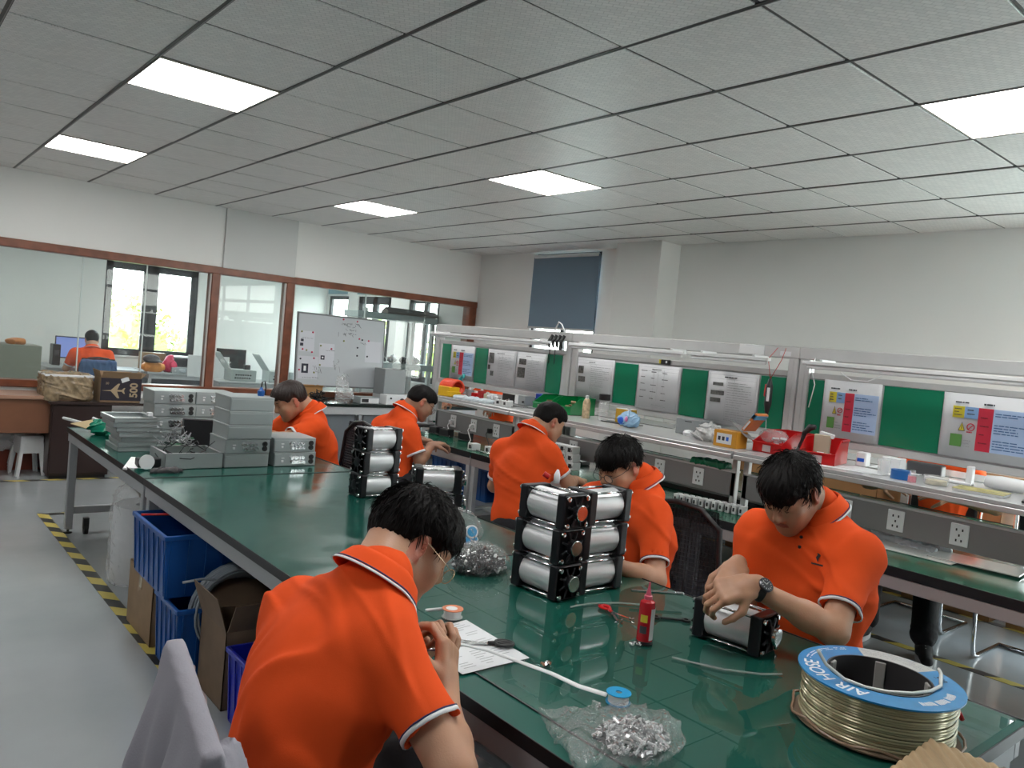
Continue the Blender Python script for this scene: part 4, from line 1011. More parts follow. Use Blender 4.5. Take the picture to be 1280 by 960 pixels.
G().surf(lambda u, v: (-.02-.055*u, .02+.02*u, .018+.01*v-.004*u), 8, 1).build('tape_end', WHITE, sp2, True, solid=.0008)
# printed sheet
ps = thing('printed_sheet', 'white printed sheet on the glass under the scissors', 'paper', (0, 0, 0))
q = [(1.235, 1.83), (1.47, 1.86), (1.455, 1.545), (1.225, 1.545)]
g = G(); g.prism([(x, y, TZ) for x, y in q][::-1], (0, 0, .0008)); g.build('sheet', PAPER, ps)
g = G()
for k in range(20):
    t_ = (k+1)/22; 
    for s_ in range(3):
        if random.random() < .3: continue
        a = .08+.3*s_+random.uniform(0, .05); b = a+random.uniform(.08, .25)
        A_ = Vector((q[0][0]*(1-t_)+q[3][0]*t_, q[0][1]*(1-t_)+q[3][1]*t_, 0)); B_ = Vector((q[1][0]*(1-t_)+q[2][0]*t_, q[1][1]*(1-t_)+q[2][1]*t_, 0))
        p0, p1 = A_.lerp(B_, a), A_.lerp(B_, min(b, .95)); n_ = Vector((0, .0014, 0))
        g.poly([tuple(p0-n_+Vector((0, 0, TZ+.0011))), tuple(p1-n_+Vector((0, 0, TZ+.0011))), tuple(p1+n_+Vector((0, 0, TZ+.0011))), tuple(p0+n_+Vector((0, 0, TZ+.0011)))])
g.build('print_lines', GREYINK, ps)['kind'] = 'stuff'
def scissors(label, loc, rz, hm, s=1., op=.16):
    t = thing('scissors', label, 'scissors', loc, rz)
    for q in (-1, 1):
        M_ = Matrix.Rotation(q*op, 4, 'Z')
        g = G(); g.prism([tuple(M_ @ Vector(p)) for p in [(-.006*s, 0, .003+.001*q), (.006*s, 0, .003+.001*q), (.0045*s, .05*s, .003+.001*q), (q*-.002*s, .085*s, .003+.001*q), (-.0045*s, .05*s, .003+.001*q)]], (0, 0, .0015)); b = g.build('blade', CHROME, t)
        pts = [M_ @ Vector((q*-.012*s+.013*s*math.cos(a), -.040*s+.022*s*math.sin(a), .007)) for a in np.linspace(0, 2*PI, 19)[:-1]]
        G().tube(pts, .0042*s, 7, closed=True).tube([M_ @ Vector((0, 0, .005)), M_ @ Vector((q*-.006*s, -.02*s, .006))], .005*s, 7).build('handle', hm, t, True)
    G().lathe([(0, 0), (.004, 0), (.004, .003), (0, .003)], (0, 0, .005), 10).build('rivet', CHROME, t)
    return t
scissors('scissors with black handles lying on the printed sheet', (1.405, 1.67, TZ+.002), .95, BLACK, 1.15)
scissors('small nippers with red handles in front of the cylinder stack', (1.955, 1.70, TZ), 2.9, REDP, 1.0, .35)
def tube_bottle(label, loc):
    t = thing('glue_bottle', label, 'bottle', loc)
    G().lathe([(0, 0), (.021, 0), (.022, .004), (.0215, .10), (.020, .112), (.010, .120), (0, .12)], n=28).build('bottle_body', mat('red_bottle', (.42, .012, .02), .25), t, 40)
    G().lathe([(.0115, .115), (.0115, .128), (.008, .13), (.0035, .150), (.002, .165), (0, .165)], n=18).build('nozzle', mat('pink_nozzle', (.62, .10, .16), .3), t, 40)
    G().surf(lambda u, v: (.0222*math.cos(-1.9+1.5*u), .0222*math.sin(-1.9+1.5*u), .012+.085*v), 14, 1).build('label_patch', mat('label_grey', (.52, .50, .50), .5), t)
    G().lathe([(0, 0), (.0235, 0), (.0235, .008), (0, .008)], n=24).build('bottle_foot', BLACK, t, 40)
    for z_, r_ in ((.03, .0225), (.06, .0225)):
        G().surf(lambda u, v: (.0224*math.cos(-3.2+.9*u), .0224*math.sin(-3.2+.9*u), z_+.02*v), 8, 1).build('print_mark', [TXT, mat('yellow_print', (.6, .45, .03), .5)][z_ > .05], t)
    return t
tube_bottle('red squeeze bottle with a pink nozzle standing on the glass', (1.853, 1.475, TZ)).scale = (1.1, 1.1, 1.12)
wr = thing('open_spanner', 'small black open ended spanner near the right hand table edge', 'spanner', (2.10, 1.57, TZ), -.75)
g = G().box((-.04, -.005, 0), (.04, .005, .006), .001)
g.build('spanner_shank', BLACK, wr)
for q in (-1, 1): G().lathe([(.008, 0), (.016, 0), (.016, .007), (.008, .007)], (q*.05, 0, 0), 14, closed=True).build('spanner_jaw', BLACK, wr, 40)
def heap(name, label, cat, loc, n, R, H_, mats_, L=(.006, .02), r=.003, group=None):
    t = thing(name, label, cat, loc, group=group)
    for m_ in mats_:
        g = G()
        for k in range(n//len(mats_)):
            a, q = random.uniform(0, 2*PI), math.sqrt(random.random()); c = Vector((R[0]*q*math.cos(a), R[1]*q*math.sin(a), r+random.random()*H_*(1-q*q)))
            d = Vector((random.gauss(0, 1), random.gauss(0, 1), random.gauss(0, .5))).normalized()*random.uniform(*L)
            p, e = c-d, c+d; p.z = max(p.z, r); e.z = max(e.z, r); g.tube([p, e], r*random.uniform(.6, 1.2), 6)
        g.build('loose_piece', m_, t)['kind'] = 'stuff'
    return t
heap('metal_clips', 'few small white and chrome clips at the foot of the red bottle', 'clips', (1.81, 1.47, TZ), 16, (.018, .014), .012, [WHITE, CHROME], (.003, .008), .0022)
heap('metal_ring', 'small ring of brass and chrome fittings on the glass', 'fitting', (1.465, 1.485, TZ), 14, (.015, .012), .008, [CHROME, mat('copper', (.45, .2, .12), .3, .8)], (.003, .007), .003)
heap('screws', 'three loose screws in front of the red handled nippers', 'screws', (1.93, 1.63, TZ), 6, (.05, .02), .002, [CHROME], (.004, .006), .003)
# clear hose offcut
for k, (pts, lb) in enumerate([([(1.83, 1.35, TZ+.004), (1.86, 1.29, TZ+.004), (1.90, 1.22, TZ+.004), (1.97, 1.15, TZ+.004), (2.03, 1.12, TZ+.004)], 'curved clear hose offcut on the glass in front of the lone cylinder'),
        ([(1.86, 1.80, TZ+.004), (1.95, 1.80, TZ+.004), (2.05, 1.76, TZ+.004), (2.13, 1.70, TZ+.004)], 'curved clear hose offcut behind the red nippers')]):
    o = G().tube(pts, .0032, 8).build('hose_offcut', mat('offcut_hose', (.42, .47, .45), .12, alpha=.5), None, True); tag(o, lb, 'hose', 'clear hose offcuts')
tw = thing('tweezers', 'shiny metal tweezers pointing right behind the red bottle', 'tweezers', (2.20, 1.72, TZ+.03), -.62)
G().box((-.09, -.006, 0), (.09, -.003, .008), .001).box((-.09, .003, 0), (.09, .006, .008), .001).build('tweezer_arm', CHROME, tw); G().box((.07, -.006, -.001), (.10, .006, .010), .002).build('tweezer_end', CHROME, tw)
# ---------------------------------------------------------------- bags
CLEAR2 = clear_mat('thin_clear_film', op=.10, rough=.08, bump=.8, bs=60)
def bag(name, label, ops_, res, disp, loc_heap=None, hp=None):
    t = thing(name, label, 'bag', loc_heap[0]); base_ = np.array(loc_heap[0], float)
    for s_, p in ops_:
        for at in ('a', 'b', 'c'):
            if hasattr(p, at): setattr(p, at, getattr(p, at)-base_)
    iso('bag_film', ops_, res, CLEAR2, t, disp=disp)
    return t
def rotz(a): c, s_ = math.cos(a), math.sin(a); return np.array([[c, s_, 0], [-s_, c, 0], [0, 0, 1]])
fl_ = lambda z: [('-', pl((0, 0, z), (0, 0, 1), .002))]
nb = bag('bag_of_fittings', 'clear bag of small metal fittings at the near edge of the glass', [('+', el((1.345, 1.10, TZ+.012), (.135, .10, .042), rotz(-.4), .03)), ('+', rbx((1.30, 1.13, TZ+.006), (.10, .115, .012), rotz(-.35), .01, .03))]+fl_(TZ), .0045, folds(2, .010, 55), [(1.34, 1.10, TZ)])
g = G()
SILV = [mat('fitting_silver', (.62, .62, .63), .25, .8), mat('fitting_white', (.62, .63, .64), .4), mat('fitting_dark', (.06, .06, .065), .4)]
for m_ in SILV:
    g = G()
    for k in range(170 if m_ is not SILV[2] else 60):
        a, q = random.uniform(0, 2*PI), math.sqrt(random.random()); x_, y_ = .09*q*math.cos(a)+.02, .075*q*math.sin(a)-.012; z_ = .006+random.random()*.042*(1-q*q)
        d = Vector((random.gauss(0, 1), random.gauss(0, 1), random.gauss(0, .6))).normalized()*random.uniform(.005, .011); c = Vector((x_, y_, z_)); p, e = c-d, c+d; p.z = max(p.z, .004); e.z = max(e.z, .004)
        g.tube([p, e], [random.uniform(.002, .0045), random.uniform(.002, .0045)], 6)
    g.build('fitting', m_, nb)['kind'] = 'stuff'
bb = bag('bag_of_black_fittings', 'clear bag of black fittings beside the left column of cylinders', [('+', el((1.83, 2.28, TZ+.035), (.120, .095, .062), rotz(-.5), .03))]+fl_(TZ), .005, folds(6, .010, 50), [(1.84, 2.28, TZ)])
for m_, cnt in ((BLACK, 420), (SILV[1], 36), (SILV[0], 36)):
    g = G()
    for k in range(cnt):
        a, q = random.uniform(0, 2*PI), math.sqrt(random.random()); c = Vector((.108*q*math.cos(a), .085*q*math.sin(a), .008+random.random()*.075*(1-q*q*.8)))
        d = Vector((random.gauss(0, 1), random.gauss(0, 1), random.gauss(0, .8))).normalized()*random.uniform(.006, .012); p, e = c-d, c+d; p.z = max(p.z, .005); e.z = max(e.z, .005)
        g.tube([p, e], random.uniform(.004, .007), 7)
    g.build('fitting', m_, bb)['kind'] = 'stuff'
bc = bag('bag_of_tape_rolls', 'clear bag holding blue and white thread tape rolls', [('+', el((1.98, 2.60, TZ+.055), (.10, .08, .07), None, .03)), ('+', el((1.97, 2.61, TZ+.12), (.07, .05, .03), None, .03))]+fl_(.751), .006, folds(14, .010, 45), [(1.98, 2.60, .751)])
for k, (x_, y_, z_, d) in enumerate([(-.035, -.045, .075, (-.5, -.8, .35)), (.02, -.05, .07, (-.3, -.9, .3)), (-.06, -.02, .03, (-.2, -.3, .9)), (.0, -.04, .028, (0, -.4, .9)), (.05, -.02, .03, (.2, -.5, .8))]):
    M_ = T((x_, y_, z_)) @ ax(d)
    w = G().lathe([(.009, -.008), (.028, -.008), (.028, .008), (.009, .008)], n=24, M=M_, closed=True).build('tape_roll', WHITE, bc, 40)
    G().lathe([(.0, .0085), (.021, .0085), (.021, .0105), (0, .0105)], n=20, M=M_).build('roll_label', CY, w, 40)
# ---------------------------------------------------------------- hose reel
RC = (1.972, .832); RZ0 = .7555; RH = .120; RO = .190
rl = thing('hose_reel', 'big reel of clear air hose with a blue printed flange', 'hose reel', (*RC, RZ0))
HOSE = mat('amber_hose', (.52, .47, .29), .14, metal=.3, coat=.4, spec=.6)
g = G()
nh = 17
for k in range(nh):
    z = .008+k*(RH-.016)/(nh-1); r_ = RO-.017+.003*math.sin(k*1.7); zr = (RH-.016)/(nh-1)*.53
    g.lathe([(r_+zr*math.cos(a), z+zr*math.sin(a)) for a in np.linspace(-PI/2, PI/2, 6)], n=72)
g.build('wound_hose', HOSE, rl, True)['kind'] = 'stuff'
BLUEP = mat('blue_printed_flange', (.01, .22, .50), .35, var=.12, vs_=20); GREYP = mat('grey_flange_label', (.50, .50, .48), .5)
RI = .122
g = G(); g.lathe([(RI, 0), (RO-.03, 0), (RO+.0, 0), (RO, .004), (RI, .004)], (0, 0, RH), 72, closed=True); g.build('blue_flange', BLUEP, rl, 40)
g = G(); g.lathe([(RI, 0), (RO, 0), (RO, .003), (RI, .003)], (0, 0, 0.001), 64, closed=True); g.build('bottom_flange', CARDD, rl, 40)
g = G(); g.lathe([(RI-.004, .004), (RI, .004), (RI, RH+.006), (RI-.004, RH+.006)], n=64, closed=True); g.build('drum', mat('dark_drum', (.03, .028, .03), .5), rl, 40)
g = G(); g.lathe([(.0, .006), (RI-.004, .006), (RI-.004, .010), (0, .010)], n=48); g.build('drum_floor', MATS['dark_drum'], rl, 40)
for k in range(5):
    a = 2*PI*k/5+.4; M_ = Matrix.Rotation(a, 4, 'Z'); G().box((RI-.012, -.013, .01), (RI-.004, .013, RH), .002, M_).build('drum_tab', mat('tab_grey', (.33, .32, .30), .5), rl)
# grey label arc on the far right part of the flange, lettering
def arc_pt(a, r, z): return (r*math.cos(a), r*math.sin(a), z)
G().surf(lambda u, v: arc_pt(math.radians(42-62*u), RI+.004+(RO-RI-.006)*v, RH+.0045), 20, 1).build('label_arc', GREYP, rl)
def text_mesh(s_, size, m_, name='lettering', parent=None, warp=None, bold=0):
    c = bpy.data.curves.new(name, 'FONT'); c.body = s_; c.size = size; c.align_x = 'CENTER'; c.align_y = 'CENTER'; c.offset = bold
    o = bpy.data.objects.new(name, c); COL.objects.link(o); dg = bpy.context.evaluated_depsgraph_get()
    me = bpy.data.meshes.new_from_object(o.evaluated_get(dg)); COL.objects.unlink(o); bpy.data.objects.remove(o)
    if warp:
        bm_ = bmesh.new(); bm_.from_mesh(me); bmesh.ops.subdivide_edges(bm_, edges=[e for e in bm_.edges if e.calc_length() > size*.3], cuts=2)
        for v in bm_.verts: v.co = warp(v.co)
        bm_.to_mesh(me); bm_.free()
    me.materials.clear(); me.materials.append(m_)
    o = bpy.data.objects.new(name, me); COL.objects.link(o); o.parent = parent; return o
WINK = mat('white_ink', (.78, .80, .82), .5)
def ringwarp(ac, rc_, z=RH+.0052, sgn=1):
    # text reads with its top toward the outside of the ring (sgn=1)
    def w(v):
        r_ = rc_+v.y*sgn; a = ac-sgn*v.x/rc_; return Vector((r_*math.cos(a), r_*math.sin(a), z))
    return w
text_mesh('AIR HOSE', .050, WINK, 'lettering', rl, ringwarp(math.radians(157), .156, sgn=1), .0006)
for ac in (245, 262, 280):
    g = G()
    for k in range(7):
        a0 = math.radians(ac-7+k*2.1+random.uniform(0, .5)); g.surf(lambda u, v: arc_pt(a0+math.radians(1.3)*u, .146+.018*v+.004*random.random(), RH+.005), 1, 1)
    g.build('worn_print', WINK, rl)['kind'] = 'stuff'
for rr_ in (.143, .153, .163, .173):
    g = G()
    for k in range(26):
        if random.random() < .25: continue
        a0 = math.radians(40-2.2*k); g.surf(lambda u, v: arc_pt(a0-math.radians(1.7)*u, rr_+.003*v, RH+.0052), 1, 1)
    g.build('small_print', GREYINK, rl)['kind'] = 'stuff'
for rr_ in (.160, .168):
    g = G()
    for k in range(24):
        if random.random() < .2: continue
        a0 = math.radians(112-2.4*k); g.surf(lambda u, v: arc_pt(a0-math.radians(1.8)*u, rr_+.0035*v, RH+.0052), 1, 1)
    g.build('small_print', WINK, rl)['kind'] = 'stuff'
text_mesh('0.5', .03, TXT, 'lettering', rl, ringwarp(math.radians(-38), .157, sgn=-1))
hp_ = [arc_pt(math.radians(a), r_, z_) for a, r_, z_ in [(150, .175, RH+.065), (156, .16, RH+.035), (170, .135, RH+.012), (190, .118, RH+.006), (215, .110, RH+.006), (245, .110, RH+.008), (275, .118, RH+.009), (300, .135, RH+.009), (325, .16, RH+.016), (338, .185, RH+.016)]]
sm = []
for i in range(len(hp_)-1):
    for k in range(4): sm.append(Vector(hp_[i]).lerp(Vector(hp_[i+1]), k/4))
G().tube(sm, .0045, 8).build('hose_end', mat('clear_hose', (.62, .65, .63), .15), rl, True)
g = G().tube([arc_pt(math.radians(a), RO+.004+.004*math.sin(a*.2), .012+.006*math.sin(a*.13)) for a in range(0, 360, 8)], .004, 6, closed=True); g.build('tie_wrap', mat('brown_film', (.22, .14, .09), .25), rl, True)
g = G().tube([arc_pt(math.radians(-52+a), RO+.006, .05+a*.0012) for a in (0, 4, 8)], .006, 6); g.build('red_knot', REDP, rl, True)
# corrugated cardboard in front of the reel
cb = thing('corrugated_cardboard', 'tan corrugated cardboard flap at the near right table corner', 'cardboard', (1.84, .62, TZ), -.55)
def cf(u, v): return (-.16+.32*u, -.12+.17*v*(1-abs(u-.5)*.9), .010+.055*v*(1-abs(u-.5)*1.3)+.0025*math.sin(u*90))
G().surf(cf, 90, 6).build('cardboard_flap', mat('tan_card', (.43, .30, .17), .75), cb, True, solid=.003)
# ================================================================ UNDER AND AROUND THE TABLE
def crate(label, loc, rz, w, d, h, m=BLUE, group='blue plastic crates', ribs=True):
    t = thing('plastic_crate', label, 'crate', loc, rz, group); tp = .012
    g = G(); w2, d2 = w/2, d/2; wb, db = w2-tp, d2-tp; q = .004
    # four tapered walls, floor
    def wall(a, b, c, e):
        g.poly([a, b, c, e])
    O = [(-wb, -db, 0), (wb, -db, 0), (wb, db, 0), (-wb, db, 0)]; Tt = [(-w2, -d2, h), (w2, -d2, h), (w2, d2, h), (-w2, d2, h)]
    for k in range(4): wall(O[k], O[(k+1) % 4], Tt[(k+1) % 4], Tt[k])
    wall(*O); g.build('crate_body', m, t, solid=.004)
    g = G(); r = .012
    for a, b in [((-w2-r, -d2-r), (w2+r, -d2+.002)), ((-w2-r, d2-.002), (w2+r, d2+r)), ((-w2-r, -d2), (-w2+.002, d2)), ((w2-.002, -d2), (w2+r, d2))]: g.box((*a, h-.022), (*b, h), .003)
    g.build('rim', m, t)
    if ribs:
        g = G(); n = max(3, int(w/.075))
        for k in range(n+1):
            x = -wb+.01+(2*wb-.02)*k/n
            for s_ in (-1, 1): g.prism([(x-.004, s_*db, .01), (x+.004, s_*db, .01), (x+.004, s_*(d2+.005), h-.02), (x-.004, s_*(d2+.005), h-.02)], (0, s_*.006, 0))
        n = max(2, int(d/.075))
        for k in range(n+1):
            y = -db+.01+(2*db-.02)*k/n
            for s_ in (-1, 1): g.prism([(s_*wb, y-.004, .01), (s_*wb, y+.004, .01), (s_*(w2+.005), y+.004, h-.02), (s_*(w2+.005), y-.004, h-.02)], (s_*.006, 0, 0))
        g.build('stiffening_ribs', m, t)['kind'] = 'stuff'
    return t
carton('shipping_carton', 'closed worn carton standing on the floor under the large blue crate', (1.36, 4.09, 0), 0, .44, .42, .325, open_=False)
crate('large blue crate on top of the closed carton under the long table', (1.36, 3.86, .327), 0, .52, .52, .29)
tag(G().tube([(1.10, 4.02, .622), (1.3, 3.96, .624), (1.62, 3.90, .622)], .006, 8).build('red_cable', REDP, None, True), 'red cable lying across the top of the large blue crate', 'cable')
crate('blue crate on the floor holding a coil of clear hose', (1.32, 3.62, 0), 0, .38, .32, .32)
cc = thing('hose_coil', 'coil of clear hose standing in the blue crate', 'hose coil', (1.40, 3.50, .25))
g = G()
for k in range(9):
    o_ = -.05+.0125*k; g.tube([(.0+.20*math.cos(a)+.01*math.sin(k), o_, .03+.20*math.sin(a)) for a in np.linspace(0, 2*PI, 33)[:-1]], .0065, 6, closed=True)
for k in range(5):
    g.tube([(.0+(.185-.012*k)*math.cos(a), -.045+.02*k, .03+(.185-.012*k)*math.sin(a)) for a in np.linspace(0, 2*PI, 33)[:-1]], .006, 6, closed=True)
g.tube([(-.12, -.05, .19), (-.18, -.04, .20), (-.26, -.03, .19)], .006, 6)
g.build('wound_hose', mat('frosted_hose', (.40, .45, .50), .2, alpha=.8), cc, True)['kind'] = 'stuff'
carton('shipping_carton', 'open brown carton with raised flaps behind the nearest man', (1.42, 3.25, 0), .0, .42, .30, .33, CARDD, True, .5)
crate('ultramarine crate on the floor behind the nearest man', (1.38, 2.88, 0), .0, .36, .30, .30, BLUE2)
crate('dark blue crate under the near edge of the table beside the nearest man', (1.47, 1.12, 0), 0, .50, .60, .52, mat('navy_crate', (.006, .02, .16), .4))
cl = carton('shipping_carton', 'worn brown carton on the floor under the far end of the long table', (1.72, 5.35, 0), .2, .40, .34, .36, CARD, True, .3)
tag(bx('white_parcel', WHITE, (1.55, 5.15, .37), (1.70, 5.28, .40)), 'small white parcel on the carton under the table', 'parcel')
crate('blue crate behind the carton under the far end of the table', (2.10, 5.0, .0), 0, .30, .40, .44)
rw = thing('film_roll', 'upright roll of white foam sheet in a clear bag under the table', 'roll', (1.375, 4.96, 0))
G().lathe([(.0, 0), (.17, 0), (.172, .44), (.17, .46), (.05, .455), (.045, .30), (0, .30)], n=36).build('foam_roll', mat('foam_white', (.68, .70, .72), .6), rw, 40)
iso('bag_film', [('+', rc((0, 0, .03), (0, 0, .44), .178, .180, .02)), ('+', rc((-.12, -.1, .47), (.2, .12, .50), .03, .05, .05)), ('-', pl((0, 0, .012), (0, 0, 1), .002))], .012, CLEAR, rw, disp=folds(22, .012, 30))
# folding chair with grey jacket, bottom left
fc = thing('folding_chair', 'black folding chair standing under the grey jacket', 'chair', (.622, 1.2395, 0), -.13)
for s_ in (-1, 1): G().tube([(-.05, s_*.17, 0.01), (-.10, s_*.15, .46), (-.17, s_*.11, .88)], .011, 10).build('frame_tube', BLACK, fc, True); G().tube([(-.22, s_*.19, .01), (.10, s_*.19, .46)], .012, 10).build('leg', BLACK, fc, True)
G().box((-.14, -.20, .445), (.24, .20, .475), .01, seg=2).build('seat', BLACK, fc)
G().tube([(-.17, -.11, .88), (-.172, 0, .89), (-.17, .11, .88)], .014, 10).build('back_bar', BLACK, fc, True)
G().box((-.176, -.10, .70), (-.164, .10, .87), .006).build('backrest', mat('grey_metal_slat', (.3, .3, .3), .4), fc)
jk = thing('jacket', 'grey lilac jacket hung over the folding chair at the lower left', 'jacket', (0, 0, 0))
JK = mat('jacket_cloth', (.30, .29, .33), .85, bump=.12, bs=260, var=.05)
def jf(P):
    # draped slab: ridge line from A (far, high) to B (near, lower); cloth falls on both sides
    A_ = V(.462, 1.405, 1.005); B_ = V(.425, 1.12, .965); ab = B_-A_; L_ = np.linalg.norm(ab); e = ab/L_
    sd = _n(np.cross(e, V(0, 0, 1))); q = P-A_; u = q@e; w = q@sd; z = P[:, 2]-(A_[2]+np.clip(u, 0, L_)*e[2])
    drop = np.maximum(-z, 0)
    th = .006+.20*drop*np.exp(-drop*1.2)+.016*np.sin(u*34+drop*5)*np.clip(drop*5, 0, 1)+.010*np.sin(u*71+2)*np.clip(drop*5, 0, 1)
    d = np.abs(w+.10*drop*0)-th
    d = np.maximum(d, np.maximum(-u-.03-drop*.12, u-L_-.02-drop*.02))
    d = np.sqrt(np.maximum(d, 0)**2+np.maximum(z, 0)**2)-.012+np.minimum(np.maximum(d, z-.0), 0)
    return np.maximum(d*.8, .42-P[:, 2])
iso('jacket_cloth', [('+', rc((.43, 1.45, .98), (.452, 1.08, .95), .05, .05)), ('+', rc((.43, 1.45, .55), (.452, 1.08, .5), .17, .17))], .008, JK, jk, fn=jf, pad=.06)
slv = iso('sleeve', [('+', rc((.450, 1.15, .92), (.475, 1.06, .72), .03, .045, .03)), ('+', rc((.475, 1.06, .72), (.48, 1.04, .50), .045, .04, .03))], .007, JK, jk, disp=folds(8, .012, 40))
G().tube([(.462-.13*u_+.016+.004*math.sin(u_*60), 1.405-.99*u_, .996-.14*u_+.006*math.sin(u_*45)) for u_ in np.linspace(.05, .27, 14)], .006, 8).build('crumpled_collar', mat('jacket_seam', (.17, .12, .12), .8), jk, True)
def stool(name, label, loc, rz, seat=None, h=.45, seatm=None, r=.17):
    t = thing(name, label, 'stool', loc, rz); G().box((-r, -r, h-.03), (r, r, h), .012, seg=2).build('seat', seatm or BLACK, t)
    for a in (-1, 1):
        for b in (-1, 1): G().tube([(a*(r-.03), b*(r-.03), h-.03), (a*(r+.01), b*(r+.01), .008)], .011, 10).build('leg', CHROME, t, True)
    G().tube([(r-.02, r-.02, .18), (-r+.02, r-.02, .18), (-r+.02, -r+.02, .18), (r-.02, -r+.02, .18)], .008, 8, closed=True).build('foot_ring', CHROME, t, True)
    return t
stool('stool', 'black stool under the nearest man', (.68, 1.42, 0), 0)
stool('stool', 'black topped stool under the man bent over the bench', (3.07, 3.50, 0), 0, h=.46, r=.19)
stool('stool', 'stool under the man in profile at the far end of the bench', (3.10, 5.05, 0), 0, h=.44)
stool('stool', 'stool under the young man with the wrist watch', (2.57, 1.33, 0), 0, h=.45)
stool('equipment_stand', 'black topped stand under the black box beyond the man in profile', (4.45, 6.75, 0), 0, h=.75)
def office_chair(label, loc, rz, seatm):
    t = thing('office_chair', label, 'chair', loc, rz)
    G().box((-.22, -.22, .44), (.22, .22, .50), .03, seg=3).build('seat', seatm, t, 40)
    fr = G().tube([(-.20, .20, .52), (-.235, .235, .68), (-.22, .245, .86), (-.12, .26, .94), (0, .265, .955), (.12, .26, .94), (.22, .245, .86), (.235, .235, .68), (.20, .20, .52)], .013, 10).build('back_frame', BLACK, t, True)
    MESH = clear_mat('black_mesh', tint=(.10, .10, .11), op=.02, rough=.6)
    G().surf(lambda u, v: ((-.225+.45*u)*(1-.10*max(0, v-.7)*3), .225+.035*v+.02*math.sin(PI*u), .52+.42*v), 10, 8).build('mesh_back', MESH, fr)
    g = G()
    for k in range(26): x = -.215+.43*k/25; g.tube([(x*(1-.0), .226+.02*math.sin(PI*k/25), .54), (x*.98, .246+.02*math.sin(PI*k/25), .74), (x*.90, .258+.02*math.sin(PI*k/25), .93)], .0017, 4)
    for k in range(20): z = .55+.37*k/19; g.tube([(-.22, .23+.03*k/19, z), (0, .25+.03*k/19, z), (.22, .23+.03*k/19, z)], .0017, 4)
    g.build('mesh_threads', BLACK, fr)['kind'] = 'stuff'
    G().tube([(0, .0, .08), (0, 0, .44)], .028, 14).build('gas_lift', BLACK, t, True); G().box((-.03, 0, .40), (.03, .26, .43), .005).build('back_bracket', BLACK, t)
    G().tube([(0, .22, .41), (0, .27, .60)], .018, 10).build('back_support', BLACK, t, True)
    for k in range(5):
        a = 2*PI*k/5; l = G().tube([(0, 0, .09), (.28*math.cos(a), .28*math.sin(a), .065)], [.02, .013], 8).build('base_arm', BLACK, t, True)
        G().lathe([(0, -.012), (.026, -.012), (.026, .012), (0, .012)], n=16, M=T((.28*math.cos(a), .28*math.sin(a), .028)) @ ax((-math.sin(a), math.cos(a), 0))).build('castor', BLACK, l, 40)
    return t
office_chair('office chair with black mesh back and blue seat behind the man with black glasses', (2.74, 2.18, 0), -PI/2+.35, mat('blue_seat', (.02, .06, .42), .8))
office_chair('office chair with dark back and blue seat of the man facing left', (2.62, 5.08, 0), -PI/2, MATS['blue_seat'])
office_chair('office chair with blue back cover in the office behind the glass', (2.52, 11.98, 0), PI, DBLUE)
o = iso('chair_cover', [('+', rbx((2.52, 11.70, .74), (.22, .035, .18), None, .03, .02))], .012, mat('denim_blue', (.05, .11, .24), .85), disp=folds(3, .01, 30)); tag(o, 'blue denim jacket over the chair back in the office', 'jacket')
# cantilever chair across the bench
ch = thing('cantilever_chair', 'chair with bent chrome tube legs across the bench by the sneakers', 'chair', (5.72, 2.20, 0))
for s_ in (-1, 1):
    G().tube([(.22, s_*.24, .94), (.20, s_*.24, .50), (.16, s_*.24, .46), (-.22, s_*.24, .46), (-.28, s_*.24, .44), (-.31, s_*.24, .38), (-.28, s_*.24, .08), (-.25, s_*.24, .03), (-.20, s_*.24, .014), (.18, s_*.24, .014)], .0125, 10).build('side_tube', CHROME, ch, True)
G().tube([(.18, -.24, .014), (.18, .24, .014)], .0125, 10).build('cross_tube', CHROME, ch, True)
G().box((-.22, -.22, .465), (.22, .22, .51), .015, seg=2).build('seat', BLACK, ch); G().box((.19, -.22, .62), (.225, .22, .95), .012, seg=2).build('backrest', BLACK, ch)
ch2 = dup(ch, (5.46, 1.43, 0), 0, 'second chair with bent chrome tube legs, nearer the right edge')
st_ = stool('stool', 'stool of the person across the far end of the bench', (6.0, 7.15, 0), 0, h=.46)
# white plastic stools
ws0 = None
for k in range(4):
    lb = ['bottom white plastic stool of the nested stack', 'second white plastic stool of the nested stack', 'third white plastic stool of the nested stack', 'top white plastic stool of the nested stack'][k]
    if ws0 is None:
        ws0 = thing('plastic_stool', lb, 'stool', (1.27, 8.46, 0), .15, 'nested white plastic stools'); ws0.scale = (.8, .8, .95)
        G().box((-.125, -.125, .27), (.125, .125, .30), .012, seg=2).build('seat', WHITE, ws0)
        for a in (-1, 1):
            for b in (-1, 1):
                G().prism([(a*.12, b*.12, .27), (a*.075, b*.12, .27), (a*.115, b*.15, 0), (a*.155, b*.15, 0)], (0, b*-.012, 0)).prism([(a*.12, b*.12, .27), (a*.12, b*.075, .27), (a*.155, b*.105, 0), (a*.155, b*.15, 0)], (a*-.012, 0, 0)).build('leg', WHITE, ws0)
        g = G()
        for s_ in (-1, 1): g.box((-.12, s_*.125, .22), (.12, s_*.117, .28), .002).box((s_*.125, -.12, .22), (s_*.117, .12, .28), .002)
        g.build('apron', WHITE, ws0)
    else: dup(ws0, (1.27, 8.46, .030*k), .15+.02*k, lb)
o = iso('clear_bag', [('+', el((1.12, 8.60, .35), (.13, .10, .14), None, .03)), ('+', el((1.35, 8.60, .42), (.12, .08, .06), None, .03))], .012, clear_mat('milky_film', op=.5, rough=.2, bump=.5, bs=30), disp=folds(5, .02, 30)); tag(o, 'big translucent plastic bag behind the white stools', 'bag')
